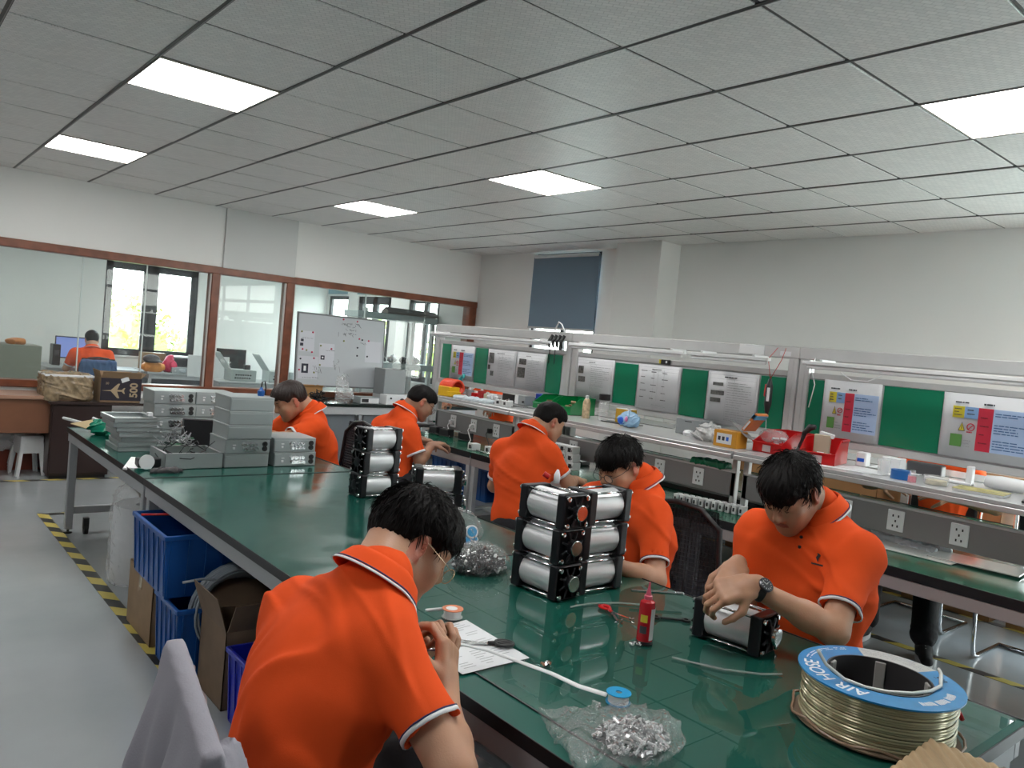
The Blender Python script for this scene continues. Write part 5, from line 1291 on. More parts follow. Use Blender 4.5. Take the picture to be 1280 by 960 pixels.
# brown desk and dark cabinet at the partition
DW = mat('brown_laminate', (.20, .085, .045), .4, var=.15, vs_=3)
bd = thing('brown_desk', 'brown wooden desk along the glazed partition at the far left', 'desk', (.45, 8.42, 0))
G().box((-1.6, -.22, .73), (1.18, .30, .765), .004).build('desktop', mat('desk_top', (.38, .22, .15), .35), bd); G().box((-1.6, -.20, .42), (1.16, -.17, .73), .003).build('modesty_panel', DW, bd)
for x in (-1.55, -.2, ): G().box((x-.02, -.20, 0), (x+.02, .28, .73), .003).build('side_panel', DW, bd)
G().box((-1.55, .26, .0), (1.1, .28, .5), 0).build('back_panel', mat('red_laminate', (.28, .06, .035), .4), bd)
dc = thing('dark_cabinet', 'dark brown cabinet with glossy front beside the white stools', 'cabinet', (1.58, 8.40, 0))
G().box((-.19, -.24, .03), (.32, .26, .70), .004).build('cabinet_body', mat('dark_laminate', (.035, .02, .018), .3), dc); G().box((-.18, -.255, .05), (.31, -.24, .69), .003).build('door', mat('dark_laminate', (.035, .02, .018)), dc)
G().box((-.17, -.22, 0), (.30, .24, .03)).build('plinth', BLACK, dc); G().box((-.21, -.27, .70), (.9, .28, .725), .004).build('cabinet_top', MATS['dark_laminate'], dc)
G().box((.86, -.24, 0), (.9, .26, .70), .003).build('side_panel', MATS['dark_laminate'], dc)
# wrapped box and printed carton on it
fb = thing('wrapped_box', 'box wrapped in crinkled shiny brown film on the dark cabinet', 'box', (1.53, 8.36, .726), .02)
iso('wrapping', [('+', rbx((0, 0, .125), (.20, .17, .122), None, .03, .02)), ('-', pl((0, 0, .001), (0, 0, 1), .002))], .009, mat('crinkled_brown_film', (.30, .22, .13), .22, coat=.5, var=.45, vs_=22, bump=.6, bs=40), fb, disp=folds(17, .014, 36))
G().box((-.205, -.175, .225), (.205, .175, .245), .004).build('white_edge', WHITE, fb)
pc = carton('printed_carton', 'open carton with a black printed side showing an aeroplane and the number 500', (1.965, 8.30, .726), .0, .35, .30, .24, CARD, True, .22)
blk = G().box((-.180, -.154, .022), (.180, -.1505, .236)).build('black_print', mat('black_print_area', (.018, .014, .025), .5), pc)
KI = mat('kraft_ink', (.42, .32, .20), .7)
def flat(s_, size, x, z, rot, par, m_, bold=0):
    o = text_mesh(s_, size, m_, 'lettering', par, None, bold); o.location = (x, -.1555, z); o.rotation_euler = (PI/2, rot, 0); return o
flat('500', .095, .115, .125, -PI/2, pc, KI, .003)
flat('20', .03, -.125, .185, 0, pc, KI)
g = G(); ap = [(-.14, .115), (-.06, .122), (.0, .185), (.018, .185), (-.005, .125), (.035, .125), (.055, .145), (.066, .145), (.055, .117), (.066, .089), (.055, .089), (.035, .109), (-.005, .109), (.018, .045), (.0, .045), (-.06, .111)]
g.prism([(x-.03, -.155, z) for x, z in ap], (0, -.001, 0)); g.build('aeroplane_mark', KI, pc)
o = G().box((-.035, 0, -.02), (.035, .002, .02)).build('shipping_label', PAPER, pc, loc=(.03, -.158, .225)); o.rotation_euler = (0, -.4, 0)
tpq = thing('tape_roll', 'roll of tan packing tape beside the printed carton', 'tape roll', (2.24, 8.22, .775)); G().lathe([(.03, -.025), (.05, -.025), (.05, .025), (.03, .025)], n=28, M=ax((.3, 1, 0)), closed=True).build('roll', mat('tan_tape', (.36, .22, .12), .3), tpq, 40)
# ================================================================ COUNTER AT THE PARTITION, WHITEBOARD
ct = thing('side_counter', 'grey counter with black worktop under the whiteboard', 'counter', (4.95, 8.42, 0))
G().box((-1.15, -.34, .75), (1.30, .33, .785), .004).build('worktop', mat('black_worktop', (.012, .02, .018), .15), ct)
G().box((-1.13, -.33, .66), (1.28, .32, .75), .003).build('apron', PALE, ct)
for x in (-.40, .45, 1.25): G().box((x-.02, -.32, 0), (x+.02, -.26, .66), .003).build('leg', STEEL, ct)
for a, b in ((-1.10, -.45), (-.35, .42)): G().box((a, -.30, .10), (b, -.28, .66), .003).build('back_panel', mat('blue_grey_panel', (.17, .19, .21), .5), ct)
wbm = mat('whiteboard_face', (.50, .53, .56), .28)
wb = thing('whiteboard', 'whiteboard with handwriting, pinned sheets and magnets leaning on the partition', 'whiteboard', (4.52, 8.62, .93), 0)
MW = Matrix.Rotation(-.06, 4, 'X')
G().box((-.575, -.01, 0), (.575, .01, .86), .003, MW).build('board_face', wbm, wb)
g = G()
for a, b in [((-.585, 0), (.585, .018)), ((-.585, .85), (.585, .87)), ((-.59, 0), (-.572, .87)), ((.572, 0), (.59, .87))]: g.box((a[0], -.014, a[1]), (b[0], .014, b[1]), .002, MW)
g.build('aluminium_frame', mat('dark_aluminium', (.22, .23, .24), .4, .5), wb)
def onb(x, z, w, h, m_, nm, d=.0115, th=.001): return G().box((x-w/2, -d-th, z-h/2), (x+w/2, -d, z+h/2), 0, MW).build(nm, m_, wb)
LP_ = mat('lilac_paper', (.60, .61, .66), .6)
for x, z, w, h in [(-.46, .53, .19, .24), (-.43, .22, .25, .27), (-.20, .38, .20, .28), (.43, .46, .22, .26)]: onb(x, z, w, h, LP_, 'pinned_sheet')
DK = mat('photo_dark', (.03, .03, .05), .5)
for x, z, w, h in [(-.52, .54, .035, .03), (-.525, .49, .04, .035), (-.47, .21, .085, .11), (-.25, .35, .05, .05)]: onb(x, z, w, h, DK, 'printed_photo', .0127)
onb(-.47, .21, .03, .06, WHITE, 'photo_light_spot', .0139); onb(-.25, .35, .02, .02, WHITE, 'photo_light_spot', .0139)
MG = [mat('magnet_red', (.55, .03, .09), .4), mat('magnet_black', (.01, .01, .02), .4), mat('magnet_olive', (.25, .27, .07), .4)]
for x, z, k in [(-.53, .64, 2), (-.39, .64, 0), (-.51, .435, 0), (-.46, .425, 2), (-.39, .405, 0), (-.53, .32, 1), (-.36, .335, 0), (-.54, .19, 0), (-.35, .165, 2), (-.28, .49, 2), (-.14, .46, 0), (-.28, .26, 2), (.0, .83, 0), (.19, .82, 0), (.23, .61, 0), (.27, .60, 1), (.36, .595, 0), (.21, .50, 1), (.21, .40, 1), (.35, .40, 1), (.02, .57, 2)]:
    G().lathe([(0, 0), (.011, 0), (.010, .006), (0, .007)], n=12, M=MW @ T((x, -.012, z)) @ ax((0, -1, 0))).build('magnet', MG[k], wb, 40)
def scrib(x0, z0, w, h, n, seed, th=.0022):
    r_ = random.Random(seed); g = G()
    for k in range(n):
        x = x0+w*k/n; 
        for s_ in range(4):
            a = Vector((x+r_.uniform(0, w/n*.8), 0, z0+r_.uniform(0, h))); b = a+Vector((r_.choice([r_.uniform(.3, 1)*w/n, 0]), 0, 0)); b.z += r_.choice([-1, 0])*r_.uniform(.2, .8)*h
            if (b-a).length < .004: continue
            d = (b-a).normalized(); q = Vector((-d.z, 0, d.x))*th/2; g.poly([tuple(MW @ Vector((p.x, -.0140, p.z))) for p in (a-q, b-q, b+q, a+q)])
    o = g.build('handwriting', TXT, wb); o['kind'] = 'stuff'
scrib(-.02, .745, .25, .05, 5, 1, .004); scrib(.02, .70, .16, .02, 8, 2); scrib(.0, .64, .17, .035, 5, 3, .004); scrib(-.53, .565, .15, .008, 12, 4); scrib(-.12, .25, .10, .09, 5, 5); scrib(.24, .55, .1, .02, 5, 6); scrib(-.50, .10, .2, .01, 10, 7); scrib(-.22, .435, .12, .006, 10, 8); scrib(-.38, .17, .12, .08, 5, 9)
g = G()
for a, b in [((-.06, .62), (-.055, .67)), ((-.06, .62), (.19, .617))]: g.box((a[0], -.0128, a[1]-.0015), (b[0]+.002, -.012, b[1]+.0015), 0, MW)
g.build('drawn_box', GREYINK, wb)
# things on the counter
CZ = .786
carton('small_carton', 'orange brown carton in front of the whiteboard, cables before it', (4.02, 8.38, CZ), .1, .24, .16, .16, mat('orange_card', (.36, .19, .07), .8), True, .15)
heap('cable_heap', 'heap of black cables in front of the orange brown carton', 'cables', (4.02, 8.19, CZ), 150, (.15, .07), .15, [BLACK], (.012, .03), .006)
o = iso('clear_bag', [('+', el((4.40, 8.24, CZ+.07), (.10, .07, .07), None, .03)), ('+', el((4.36, 8.25, CZ+.20), (.06, .05, .12), None, .04)), ('-', pl((0, 0, CZ), (0, 0, 1), .002))], .009, CLEAR, disp=folds(25, .025, 40)); tag(o, 'crinkled clear bag standing in front of the whiteboard', 'bag')
t = thing('bench_instrument', 'flat grey instrument below the right part of the whiteboard', 'instrument', (4.68, 8.22, CZ)); G().box((-.13, -.08, .0), (.13, .1, .08), .004).build('case', BOXM, t); G().box((-.12, -.084, .01), (.12, -.08, .07), .001).build('front_panel', WHITE, t); G().box((-.11, -.088, .02), (-.02, -.084, .06), .001).build('display', BLACK, t)
t = thing('power_supply', 'tall grey case with a handle to the right of the whiteboard', 'instrument', (5.10, 8.42, CZ)); G().box((-.15, -.12, .10), (.15, .14, .42), .006).build('case', mat('grey_case', (.26, .28, .285), .45), t); G().tube([(.152, 0, .18), (.19, 0, .22), (.20, 0, .30), (.152, 0, .34)], .006, 8).build('side_cable', BLACK, t, True); G().box((-.15, -.12, 0), (.15, .14, .10), .004).build('base_case', PALE, t)
t = thing('oscillator', 'pale instrument with two dark knobs behind the man in profile', 'instrument', (5.08, 8.18, CZ)); G().box((-.20, -.08, 0), (.20, .08, .12), .005).build('case', WHITE, t)
for x in (.02, .14): G().lathe([(0, 0), (.035, 0), (.03, .02), (0, .02)], n=20, M=T((x, -.08, .05)) @ ax((0, -1, 0))).build('knob', BLACK, t, 40)
G().lathe([(0, 0), (.012, 0), (.012, .01), (0, .01)], n=12, M=T((-.14, -.08, .08)) @ ax((0, -1, 0))).build('knob', BLACK, t, 40)
heap('connector_leads', 'black leads and plugs beside the pale instrument with knobs', 'cables', (5.42, 8.25, CZ), 60, (.14, .10), .12, [BLACK], (.015, .03), .006)
t = thing('speaker_box', 'black box with a round opening standing beyond the man in profile', 'box', (4.45, 6.75, .752), -.5); G().box((-.09, -.09, .09), (.09, .09, .30), .008).build('case', BLACK, t); G().lathe([(.03, 0), (.055, 0), (.055, .012), (.03, .012)], n=24, M=T((-.03, -.09, .2)) @ ax((0, -1, 0)), closed=True).build('ring', mat('dark_ring', (.04, .04, .045), .3), t); G().box((-.13, -.10, 0), (.10, .10, .085), .004).build('foot_case', WHITE, t); G().box((-.06, -.104, .02), (.09, -.10, .06), .001).build('grille', MATS['grey_case'], t)
# ================================================================ DOUBLE WORKBENCH WITH SHELF AND POSTERS
BC = 4.78; XF = 3.75; XB = 5.81; SZ = 1.105
MATB = top_mat('green_bench_mat', .13, (.006, .085, .048), .15)
PINKR = mat('bench_rail', (.50, .44, .43), .35, .3)
SHM = mat('shelf_laminate', (.46, .46, .465), .22)
GRP = mat('strip_grey', (.26, .255, .26), .4, .3)
def workbench(label, y0, y1, sockets, tubes, yf=None):
    ym = (y0+y1)/2; t = thing('workbench', label, 'workbench', (BC, ym, 0), group='double sided workbenches'); b = (y1-y0)/2-.006; bf = (yf-ym) if yf else b
    for s_ in (-1, 1):
        xa, xb_ = (XF-BC, -.02) if s_ < 0 else (.02, XB-BC)
        G().box((xa, -b, .725), (xb_, bf if s_ < 0 else b, .75), .003).build('tabletop', MATB, t)
    G().box((XF-BC-.006, -b, .706), (XF-BC, bf, .754), .002).build('edge_band', BLACK, t); G().box((XB-BC, -b, .706), (XB-BC+.006, b, .754), .002).build('edge_band', BLACK, t)
    for s_ in (-1, 1): xx = (XF-BC if s_ < 0 else XB-BC); G().box((xx+.0*s_, -b, .645), (xx-.045*s_, bf if s_ < 0 else b, .706), .004).build('front_rail', PINKR, t)
    for xx in (XF-BC+.025, -.05, XB-BC-.025):
        for yy in (-b+.03, (bf if xx < -.5 else b)-.03): G().box((xx-.022, yy-.022, 0), (xx+.022, yy+.022, .65), .003).build('leg', PALE, t)
    for yy in (-b+.03, bf-.03): G().box((XF-BC+.03, yy-.018, .25), (XB-BC-.03, yy+.018, .285), .003).build('cross_rail', PALE, t)
    if y0 > 2: G().box((XF-BC+.12, -b+.05, .29), (XB-BC-.9, bf-.05, .305), .002).build('lower_shelf', PALE, t)
    for yy in (-b+.035, b-.035):
        g = G().box((-.035, yy-.035, .75), (.035, yy+.035, 1.71), .004)
        g.box((-.037, yy-.006, .76), (-.0355, yy+.006, 1.7)); g.build('post', ALU, t)
    G().box((-.04, -b-.006, 1.705), (.04, b+.006, 1.785), .006).build('top_beam', ALU, t)
    for s_ in (-1, 1):
        x1 = 4.10-BC if s_ < 0 else 5.20-BC
        bq = bf if s_ < 0 else b; G().box((x1, -b, SZ-.022), (s_*.036, bq, SZ), .003).build('shelf_board', SHM, t)
        G().box((x1-.003*s_*-1, -b, SZ-.05), (x1+.035*-s_, bq, SZ-.022), .003).build('shelf_rail', ALU, t)
        for yy in (-b+.035, bq-.035): G().box((x1, yy-.02, SZ-.052), (s_*.03, yy+.02, SZ-.024), .002).build('shelf_bracket', ALU, t); G().box((4.20-BC if s_ < 0 else 5.32-BC, yy-.018, .75), ((4.20-BC if s_ < 0 else 5.32-BC)+.036, yy+.018, SZ-.05), .003).build('shelf_strut', ALU, t) if s_ < 0 else None
        if s_ > 0: continue
        xs = 4.20-BC if s_ < 0 else 5.30-BC
        ps_ = G().box((xs, -b+.02, .812), (xs+.045, bq-.02, .962), .003).build('power_channel', GRP, t)
        G().box((xs-.004, -b+.02, .958), (xs+.05, bq-.02, .970), .002).build('channel_lid', ALU, ps_)
        if s_ < 0:
            for yy in sockets:
                f = G().box((xs-.006, yy-ym-.043, .835), (xs, yy-ym+.043, .945), .003).build('socket_plate', WHITE, t)
                g = G()
                for (a, c) in [(-.014, .915), (.014, .915), (0, .888), (-.012, .862), (.012, .862)]: g.box((xs-.0075, yy-ym+a-.0035, c-.006), (xs-.0058, yy-ym+a+.0035, c+.006))
                g.build('socket_slots', BLACK, f)
    # poster backing rails
    for z0, z1 in ((1.585, 1.625), (1.17, 1.215)): G().box((-.012, -b+.07, z0), (.012, b-.07, z1), .003).build('board_rail', ALU, t)
    G().box((-.004, -b+.07, 1.215), (.004, b-.07, 1.585), 0).build('backing_board', mat('backing_grey', (.60, .61, .62), .5), t)
    for a, b_ in tubes:
        l = G().box((-.21, a-ym, 1.672), (-.17, b_-ym, 1.695), .003).build('lamp_housing', WHITE, t)
        G().tube([(-.19, a-ym+.03, 1.660), (-.19, b_-ym-.03, 1.660)], .013, 12).build('lamp_tube', mat('lamp_tube', (.85, .87, .88), .25), l, True)
        for q in (a+.12, b_-.12): G().box((-.20, q-ym-.01, 1.69), (-.03, q-ym+.01, 1.71), .002).build('lamp_bracket', WHITE, l)
    return t
workbench('workbench bay at the far end with the orange reel on its shelf', 4.88, 6.98, [5.77, 5.46, 5.14], [(5.0, 6.85)], 6.08)
workbench('middle workbench bay with green bins and the blue refill bag on its shelf', 2.74, 4.88, [4.55, 4.20, 3.78, 3.36, 3.04], [(2.86, 3.52), (3.55, 4.75)])
workbench('near workbench bay with red bins and the phone on its shelf', .60, 2.74, [2.40, 2.06, 1.78, 1.47, 1.10], [(.75, 2.62)])
workbench('workbench bay running out of the frame at the right', -1.50, .60, [.2, -.2], [(-1.4, .5)])
# posters and green sheets on the board
GSH = mat('green_sheet', (.005, .17, .085), .22, coat=.3)
PX = BC-.016
def sheet(label, y0, y1, z0, z1):
    o = G().box((PX, y0, z0), (PX+.004, y1, z1), 0).build('green_sheet', GSH); return tag(o, label, 'sheet', 'green sheets between the posters')
sheet('green sheet at the far left end of the poster board', 6.70, 6.86, 1.225, 1.585)
sheet('green sheet between the colour chart and the far white sheets', 6.07, 6.27, 1.225, 1.575)
sheet('green sheet left of the first double post', 5.01, 5.20, 1.235, 1.58)
sheet('green sheet between the first two white sheets of the middle bay', 4.13, 4.37, 1.235, 1.565)
sheet('green sheet left of the sheet with three tool pictures', 3.46, 3.69, 1.22, 1.57)
sheet('narrow green sheet behind the hanging black tool', 2.83, 3.02, 1.22, 1.575)
sheet('narrow green sheet just right of the double post', 2.56, 2.70, 1.225, 1.58)
sheet('widest green sheet, between the two near colour charts', 1.835, 2.175, 1.225, 1.585)
INKS = {'y': mat('chart_yellow', (.62, .52, .03), .5), 'b': mat('chart_blue', (.22, .38, .66), .5), 'lb': mat('chart_light_blue', (.40, .53, .76), .5), 'r': mat('chart_red', (.55, .02, .05), .5), 'g': mat('chart_green', (.10, .27, .06), .5)}
SHEETW = mat('poster_white', (.58, .59, .61), .4)
def poster(label, y0, y1, z0, z1, kind, seed):
    """seen from -x ; u runs left to right in the picture = decreasing y"""
    r_ = random.Random(seed); w, h = y1-y0, z1-z0
    t = thing('poster', label, 'poster', (PX-.002, (y0+y1)/2, z0))
    g = G().surf(lambda u, v: (-.004*math.sin(PI*u)-.002*math.sin(7*u+seed), w/2-w*u, h*v), 12, 2); g.build('paper_sheet', SHEETW, t, True, solid=.0012)
    def R(u0_, u1_, v0, v1, m_, nm, d=.009):
        return G().box((-d, w/2-w*u0_, h*v0), (-d+.001, w/2-w*u1_, h*v1)).build(nm, m_, t)
    def lines(u0_, u1_, v0, v1, n, m_=TXT, th=.012, seg=6, nm='print_lines', d=.0105, fill=.8):
        g = G()
        for k in range(n):
            v = v1-(v1-v0)*(k+.5)/n; u = u0_; end = u0_+(u1_-u0_)*r_.uniform(.5, 1)
            while u < end:
                e = min(end, u+(u1_-u0_)*r_.uniform(.06, .30)); g.box((-d, w/2-w*u, h*(v-th/2)), (-d+.0004, w/2-w*e, h*(v+th/2))); u = e+(u1_-u0_)*.025
        g.build(nm, m_, t)['kind'] = 'stuff'
    if kind == 'chart':
        R(.12, .25, .62, .80, INKS['y'], 'yellow_block'); R(.25, .40, .62, .80, INKS['b'], 'blue_block'); R(.40, .56, .14, .80, INKS['r'], 'red_block'); R(.56, .97, .14, .80, INKS['lb'], 'pale_blue_block'); R(.12, .25, .17, .36, INKS['g'], 'green_block')
        lines(.14, .38, .84, .88, 1, th=.022, nm='title_print', d=.0098); lines(.45, .66, .84, .88, 1, th=.026, nm='title_print')
        lines(.14, .23, .64, .78, 3, th=.014); lines(.28, .38, .66, .78, 2, th=.016); lines(.43, .53, .20, .72, 4, mat('dark_red_ink', (.18, .01, .02), .5), .016)
        lines(.58, .95, .68, .75, 2, mat('blue_ink', (.05, .12, .3), .5), .014); lines(.58, .95, .42, .58, 4, MATS['blue_ink'], .014); lines(.58, .95, .18, .34, 4, MATS['blue_ink'], .014)
        lines(.27, .38, .16, .30, 3, GREYINK, .012)
        # warning triangle and prohibition disc
        def uv(u, v): return (-.0102, w/2-w*u, h*v)
        g = G().poly([uv(.20, .42), uv(.275, .42), uv(.2375, .56)]); g.build('warning_triangle', TXT, t)
        g = G().poly([(-.0106, *uv(.208, .428)[1:]), (-.0106, *uv(.267, .428)[1:]), (-.0106, *uv(.2375, .54)[1:])]); g.build('warning_triangle_fill', INKS['y'], t)
        g = G().poly([(-.011, *uv(.234, .45)[1:]), (-.011, *uv(.241, .45)[1:]), (-.011, *uv(.241, .51)[1:]), (-.011, *uv(.234, .51)[1:])]); g.build('exclamation_mark', TXT, t)
        cx_, cz_ = w/2-w*.335, h*.49; rr_ = .036*w*1.1
        g = G(); g.tube([(-.0105, cx_+rr_*math.cos(a), cz_+rr_*math.sin(a)) for a in np.linspace(0, 2*PI, 21)[:-1]], rr_*.16, 5, closed=True); g.tube([(-.0105, cx_-rr_*.7, cz_+rr_*.7), (-.0105, cx_+rr_*.7, cz_-rr_*.7)], rr_*.14, 5); g.build('prohibition_ring', INKS['r'], t)
        lines(.295, .38, .39, .43, 1, INKS['r'], .022)
    else:
        ph = {'a': [(.06, .24, .60, .90), (.04, .12, .42, .55), (.14, .26, .24, .38)], 'b': [(.12, .36, .66, .82), (.08, .34, .30, .58)], 'c': [(.08, .22, .62, .80), (.10, .28, .42, .55)], 'e': [(.12, .33, .73, .79), (.09, .36, .55, .63), (.09, .30, .41, .49)], 'd': []}[kind]
        for q in ph:
            p_ = R(*q, mat('photo_grey', (.10, .10, .095), .5, var=.6, vs_=60), 'tool_picture'); 
        # table rules
        g = G()
        for v in (.06, .94, .86): g.box((-.0100, w/2-w*.03, h*v), (-.0096, -w/2+w*.03, h*v+.0012))
        for u in (.03, .97): g.box((-.0100, w/2-w*u, h*.06), (-.0096, w/2-w*u-.0014, h*.94))
        if kind in 'abce':
            for u in (.40, .55): g.box((-.0100, w/2-w*u, h*.10), (-.0096, w/2-w*u-.0010, h*.86))
        g.build('ruled_lines', GREYINK, t)['kind'] = 'stuff'
        lines(.35, .62, .88, .92, 1, TXT if kind == 'e' else GREYINK, .022, nm='title_print')
        if kind == 'd':
            for k, v in enumerate((.84, .70, .55, .40, .25)):
                lines(.10, .26, v, v+.035, 1, TXT, .014); lines(.34, .48, v-.02, v+.02, 1, TXT, .014); lines(.60, .74, v-.03, v+.01, 1, TXT, .014)
            g = G()
            for u in (.40, .50, .64): g.box((-.0100, w/2-w*u, h*.2), (-.0096, w/2-w*u-.0012, h*.9))
            g.build('flow_lines', GREYINK, t)['kind'] = 'stuff'
        else: lines(.42, .94, .14, .82, 15, GREYINK, .009)
        lines(.40, .9, .08, .13, 2, GREYINK, .008)
    return t
poster('small colour chart poster at the far left end of the bench', 6.28, 6.69, 1.235, 1.58, 'chart', 1)
poster('white sheet with three stacked pictures beside the far green strip', 5.635, 6.06, 1.235, 1.575, 'a', 2)
poster('white sheet with two grey pictures left of the first double post', 5.21, 5.625, 1.235, 1.575, 'b', 3)
poster('white sheet with two small pictures right of the first double post', 4.38, 4.82, 1.225, 1.58, 'c', 4)
poster('white flow chart sheet in the middle bay above the grey box', 3.70, 4.12, 1.225, 1.575, 'd', 5)
poster('white sheet with three tool pictures above the crumpled bag', 3.03, 3.45, 1.20, 1.575, 'e', 6)
poster('colour chart poster behind the red bins', 2.185, 2.555, 1.225, 1.59, 'chart', 7)
poster('large colour chart poster at the right edge of the photo', 1.36, 1.83, 1.225, 1.585, 'chart', 8)
poster('colour chart poster beyond the right edge', .85, 1.28, 1.225, 1.585, 'chart', 9)
# on the beam and hanging
t = thing('clip_lamp', 'black clips with cables hanging over the beam at the first double post', 'clip', (BC-.06, 5.02, 1.72))
for k in range(4): G().tube([(-.02, -.08+.05*k, .03), (-.05, -.07+.05*k, -.03), (-.04, -.08+.055*k, -.08)], [.015, .018, .009], 8).build('clip', BLACK, t, True)
G().tube([(0, -.06, .06), (-.01, -.02, .13), (0, .03, .15), (0, .08, .06)], .006, 6).build('white_cord', WHITE, t, True)
for y in (-.02, .05): G().tube([(-.06, y, -.05), (-.06, y, -.22)], .004, 6).build('hanging_lead', BLACK, t, True)
t = thing('power_screwdriver', 'black and red electric screwdriver hanging from the beam left of the double post', 'tool', (BC-.16, 2.86, 1.44))
G().tube([(0, 0, .12), (0, 0, .07), (0, 0, -.05), (0, 0, -.10), (0, 0, -.135)], [.010, .022, .024, .014, .006], 14).build('tool_body', BLACK, t, True)
G().tube([(.0, .022, .08), (.0, .026, .0)], .010, 8).build('lever', REDP, t, True); G().box((-.026, -.02, -.03), (-.02, .0, .06), .002).build('rating_label', PAPER, t)
for s_ in (-1, 1): G().tube([(0, 0, .12), (.03, s_*.05, .25), (.10, s_*.03, .33)], .0022, 5).build('red_cord', REDP, t, True)
G().tube([(0, 0, -.135), (.01, .0, -.2), (0, 0, -.24)], .0022, 5).build('cord_tail', WHITE, t, True)
tag(bx('white_sign', WHITE, (BC-.048, 3.00, 1.713), (BC-.041, 3.20, 1.782)), 'small white plate on the beam above the tool picture sheet', 'plate')
tag(bx('beam_sticker', PAPER, (BC-.0425, 2.80, 1.72), (BC-.0405, 2.88, 1.75), bev=0), 'small pale sticker on the beam over the hanging screwdriver', 'sticker')
t = thing('light_switch', 'small yellow and black switch on the board rail of the middle bay', 'switch', (BC-.03, 3.86, 1.605)); G().box((0, -.05, -.018), (.015, .035, .018), .003).build('switch_case', BLACK, t); G().box((0, .037, -.016), (.014, .055, .016), .002).build('yellow_end', INKS['y'], t); G().lathe([(0, 0), (.008, 0), (.008, .004), (0, .004)], n=12, M=T((0, -.02, 0)) @ ax((-1, 0, 0))).build('white_button', WHITE, t, 40)
t = thing('hanging_cord', 'white power cord hanging on the double post beside the near bay', 'cable', (BC-.05, 2.62, 1.5)); G().tube([(0, 0, .22), (-.02, .01, .15), (-.01, -.02, .05), (-.02, .0, -.10)], .0035, 6).build('cord', WHITE, t, True); G().tube([(-.14, -.25, .14), (-.14, -.32, .10), (-.14, -.42, .10), (-.14, -.5, .14)], .0035, 6).build('cord_loop', WHITE, t, True)
# ---------------------------------------------------------------- things on the shelf
def bin_(label, loc, rz, m, w=.13, d=.20, h=.095, group=None, fill=None):
    t = thing('parts_bin', label, 'bin', loc, rz, group); q = .004
    g = G(); g.box((-w/2, -d/2, 0), (w/2, d/2, q)); g.box((-w/2, d/2-q, 0), (w/2, d/2, h))
    for s_ in (-1, 1): g.prism([(s_*w/2, -d/2, 0), (s_*w/2, d/2, 0), (s_*w/2, d/2, h), (s_*w/2, -d*.12, h), (s_*w/2, -d*.5+.005, h*.5)], (-s_*q, 0, 0))
    g.box((-w/2, -d/2, 0), (w/2, -d/2+q, h*.45)); g.build('bin_body', m, t)
    g = G(); g.box((-w/2-.006, -d*.1, h-.010), (-w/2+.004, d/2, h+.002), .002).box((w/2-.004, -d*.1, h-.010), (w/2+.006, d/2, h+.002), .002).box((-w/2, d/2-.004, h-.01), (w/2, d/2+.006, h+.002), .002).box((-w/2-.003, -d/2-.008, h*.42), (w/2+.003, -d/2+.004, h*.48), .002); g.build('bin_rim', m, t)
    G().box((-.03, -d/2-.0045, .008), (.03, -d/2-.002, h*.36), .001).build('label_slot', mat('slot_pale', (.5, .4, .4), .4), t)
    if fill:
        g = G()
        for k in range(9): a = random.uniform(0, 3); g.box((-.02, -.012, 0), (.02, .012, .012), 0, T((random.uniform(-w*.3, w*.3), random.uniform(-d*.3, d*.35), .01+random.uniform(0, h*.6))) @ Matrix.Rotation(a, 4, 'Z') @ Matrix.Rotation(random.uniform(-.6, .6), 4, 'X'))
        g.build('contents', fill, t)['kind'] = 'stuff'
    return t
SH = SZ+.001
bin_('left of the two green bins on the bench shelf, brown parts inside', (4.56, 4.86, SH), -PI/2, GREENP, .19, .28, .13, 'green parts bins', CARD)
bin_('right of the two green bins, next to the tall bottle', (4.56, 4.60, SH), -PI/2, GREENP, .21, .28, .14, 'green parts bins', CARD)
t = thing('blue_case', 'dark blue box behind the left green bin', 'box', (4.64, 5.05, SH)); G().box((-.05, -.07, 0), (.05, .07, .12), .004).build('case_body', mat('royal_blue', (.01, .04, .3), .4), t)
t = thing('spray_bottle', 'tall amber printed bottle with a white cap right of the green bins', 'bottle', (4.42, 4.32, SH)); G().lathe([(0, 0), (.030, 0), (.031, .12), (.022, .15), (.012, .155), (0, .155)], n=24).build('bottle_body', mat('amber_label', (.50, .38, .24), .3, var=.4, vs_=40), t, 40); G().lathe([(.014, .155), (.014, .18), (0, .182)], n=16).build('cap', WHITE, t, 40)
t = thing('glass_jar', 'clear jar with a black lid beside the amber bottle', 'jar', (4.48, 4.19, SH)); G().lathe([(0, 0), (.04, 0), (.04, .15), (.032, .16)], n=24).build('jar_body', clear_mat('jar_glass', op=.25, rough=.05), t, 40); G().lathe([(.0, .16), (.045, .16), (.045, .205), (0, .207)], n=20).build('jar_lid', BLACK, t, 40)
t = thing('small_bottle', 'small clear bottle with dark cap at the right green bin', 'bottle', (4.30, 4.46, SH)); G().lathe([(0, 0), (.014, 0), (.014, .04), (.008, .05), (0, .05)], n=14).build('bottle_body', mat('smoke_plastic', (.3, .33, .34), .2), t, 40); G().lathe([(.009, .05), (.009, .068), (0, .068)], n=12).build('cap', BLACK, t, 40)
t = thing('yellow_box', 'ochre yellow box on a black tray left of the blue refill bag', 'box', (4.52, 3.99, SH)); G().box((-.05, -.065, .006), (.05, .065, .115), .004).build('box_body', mat('ochre', (.50, .29, .02), .4), t); G().box((-.10, -.12, 0), (.07, .16, .006), .001).build('black_tray', BLACK, t); G().box((-.049, -.06, .112), (.049, .06, .1165), .001).build('paper_top', PAPER, t)
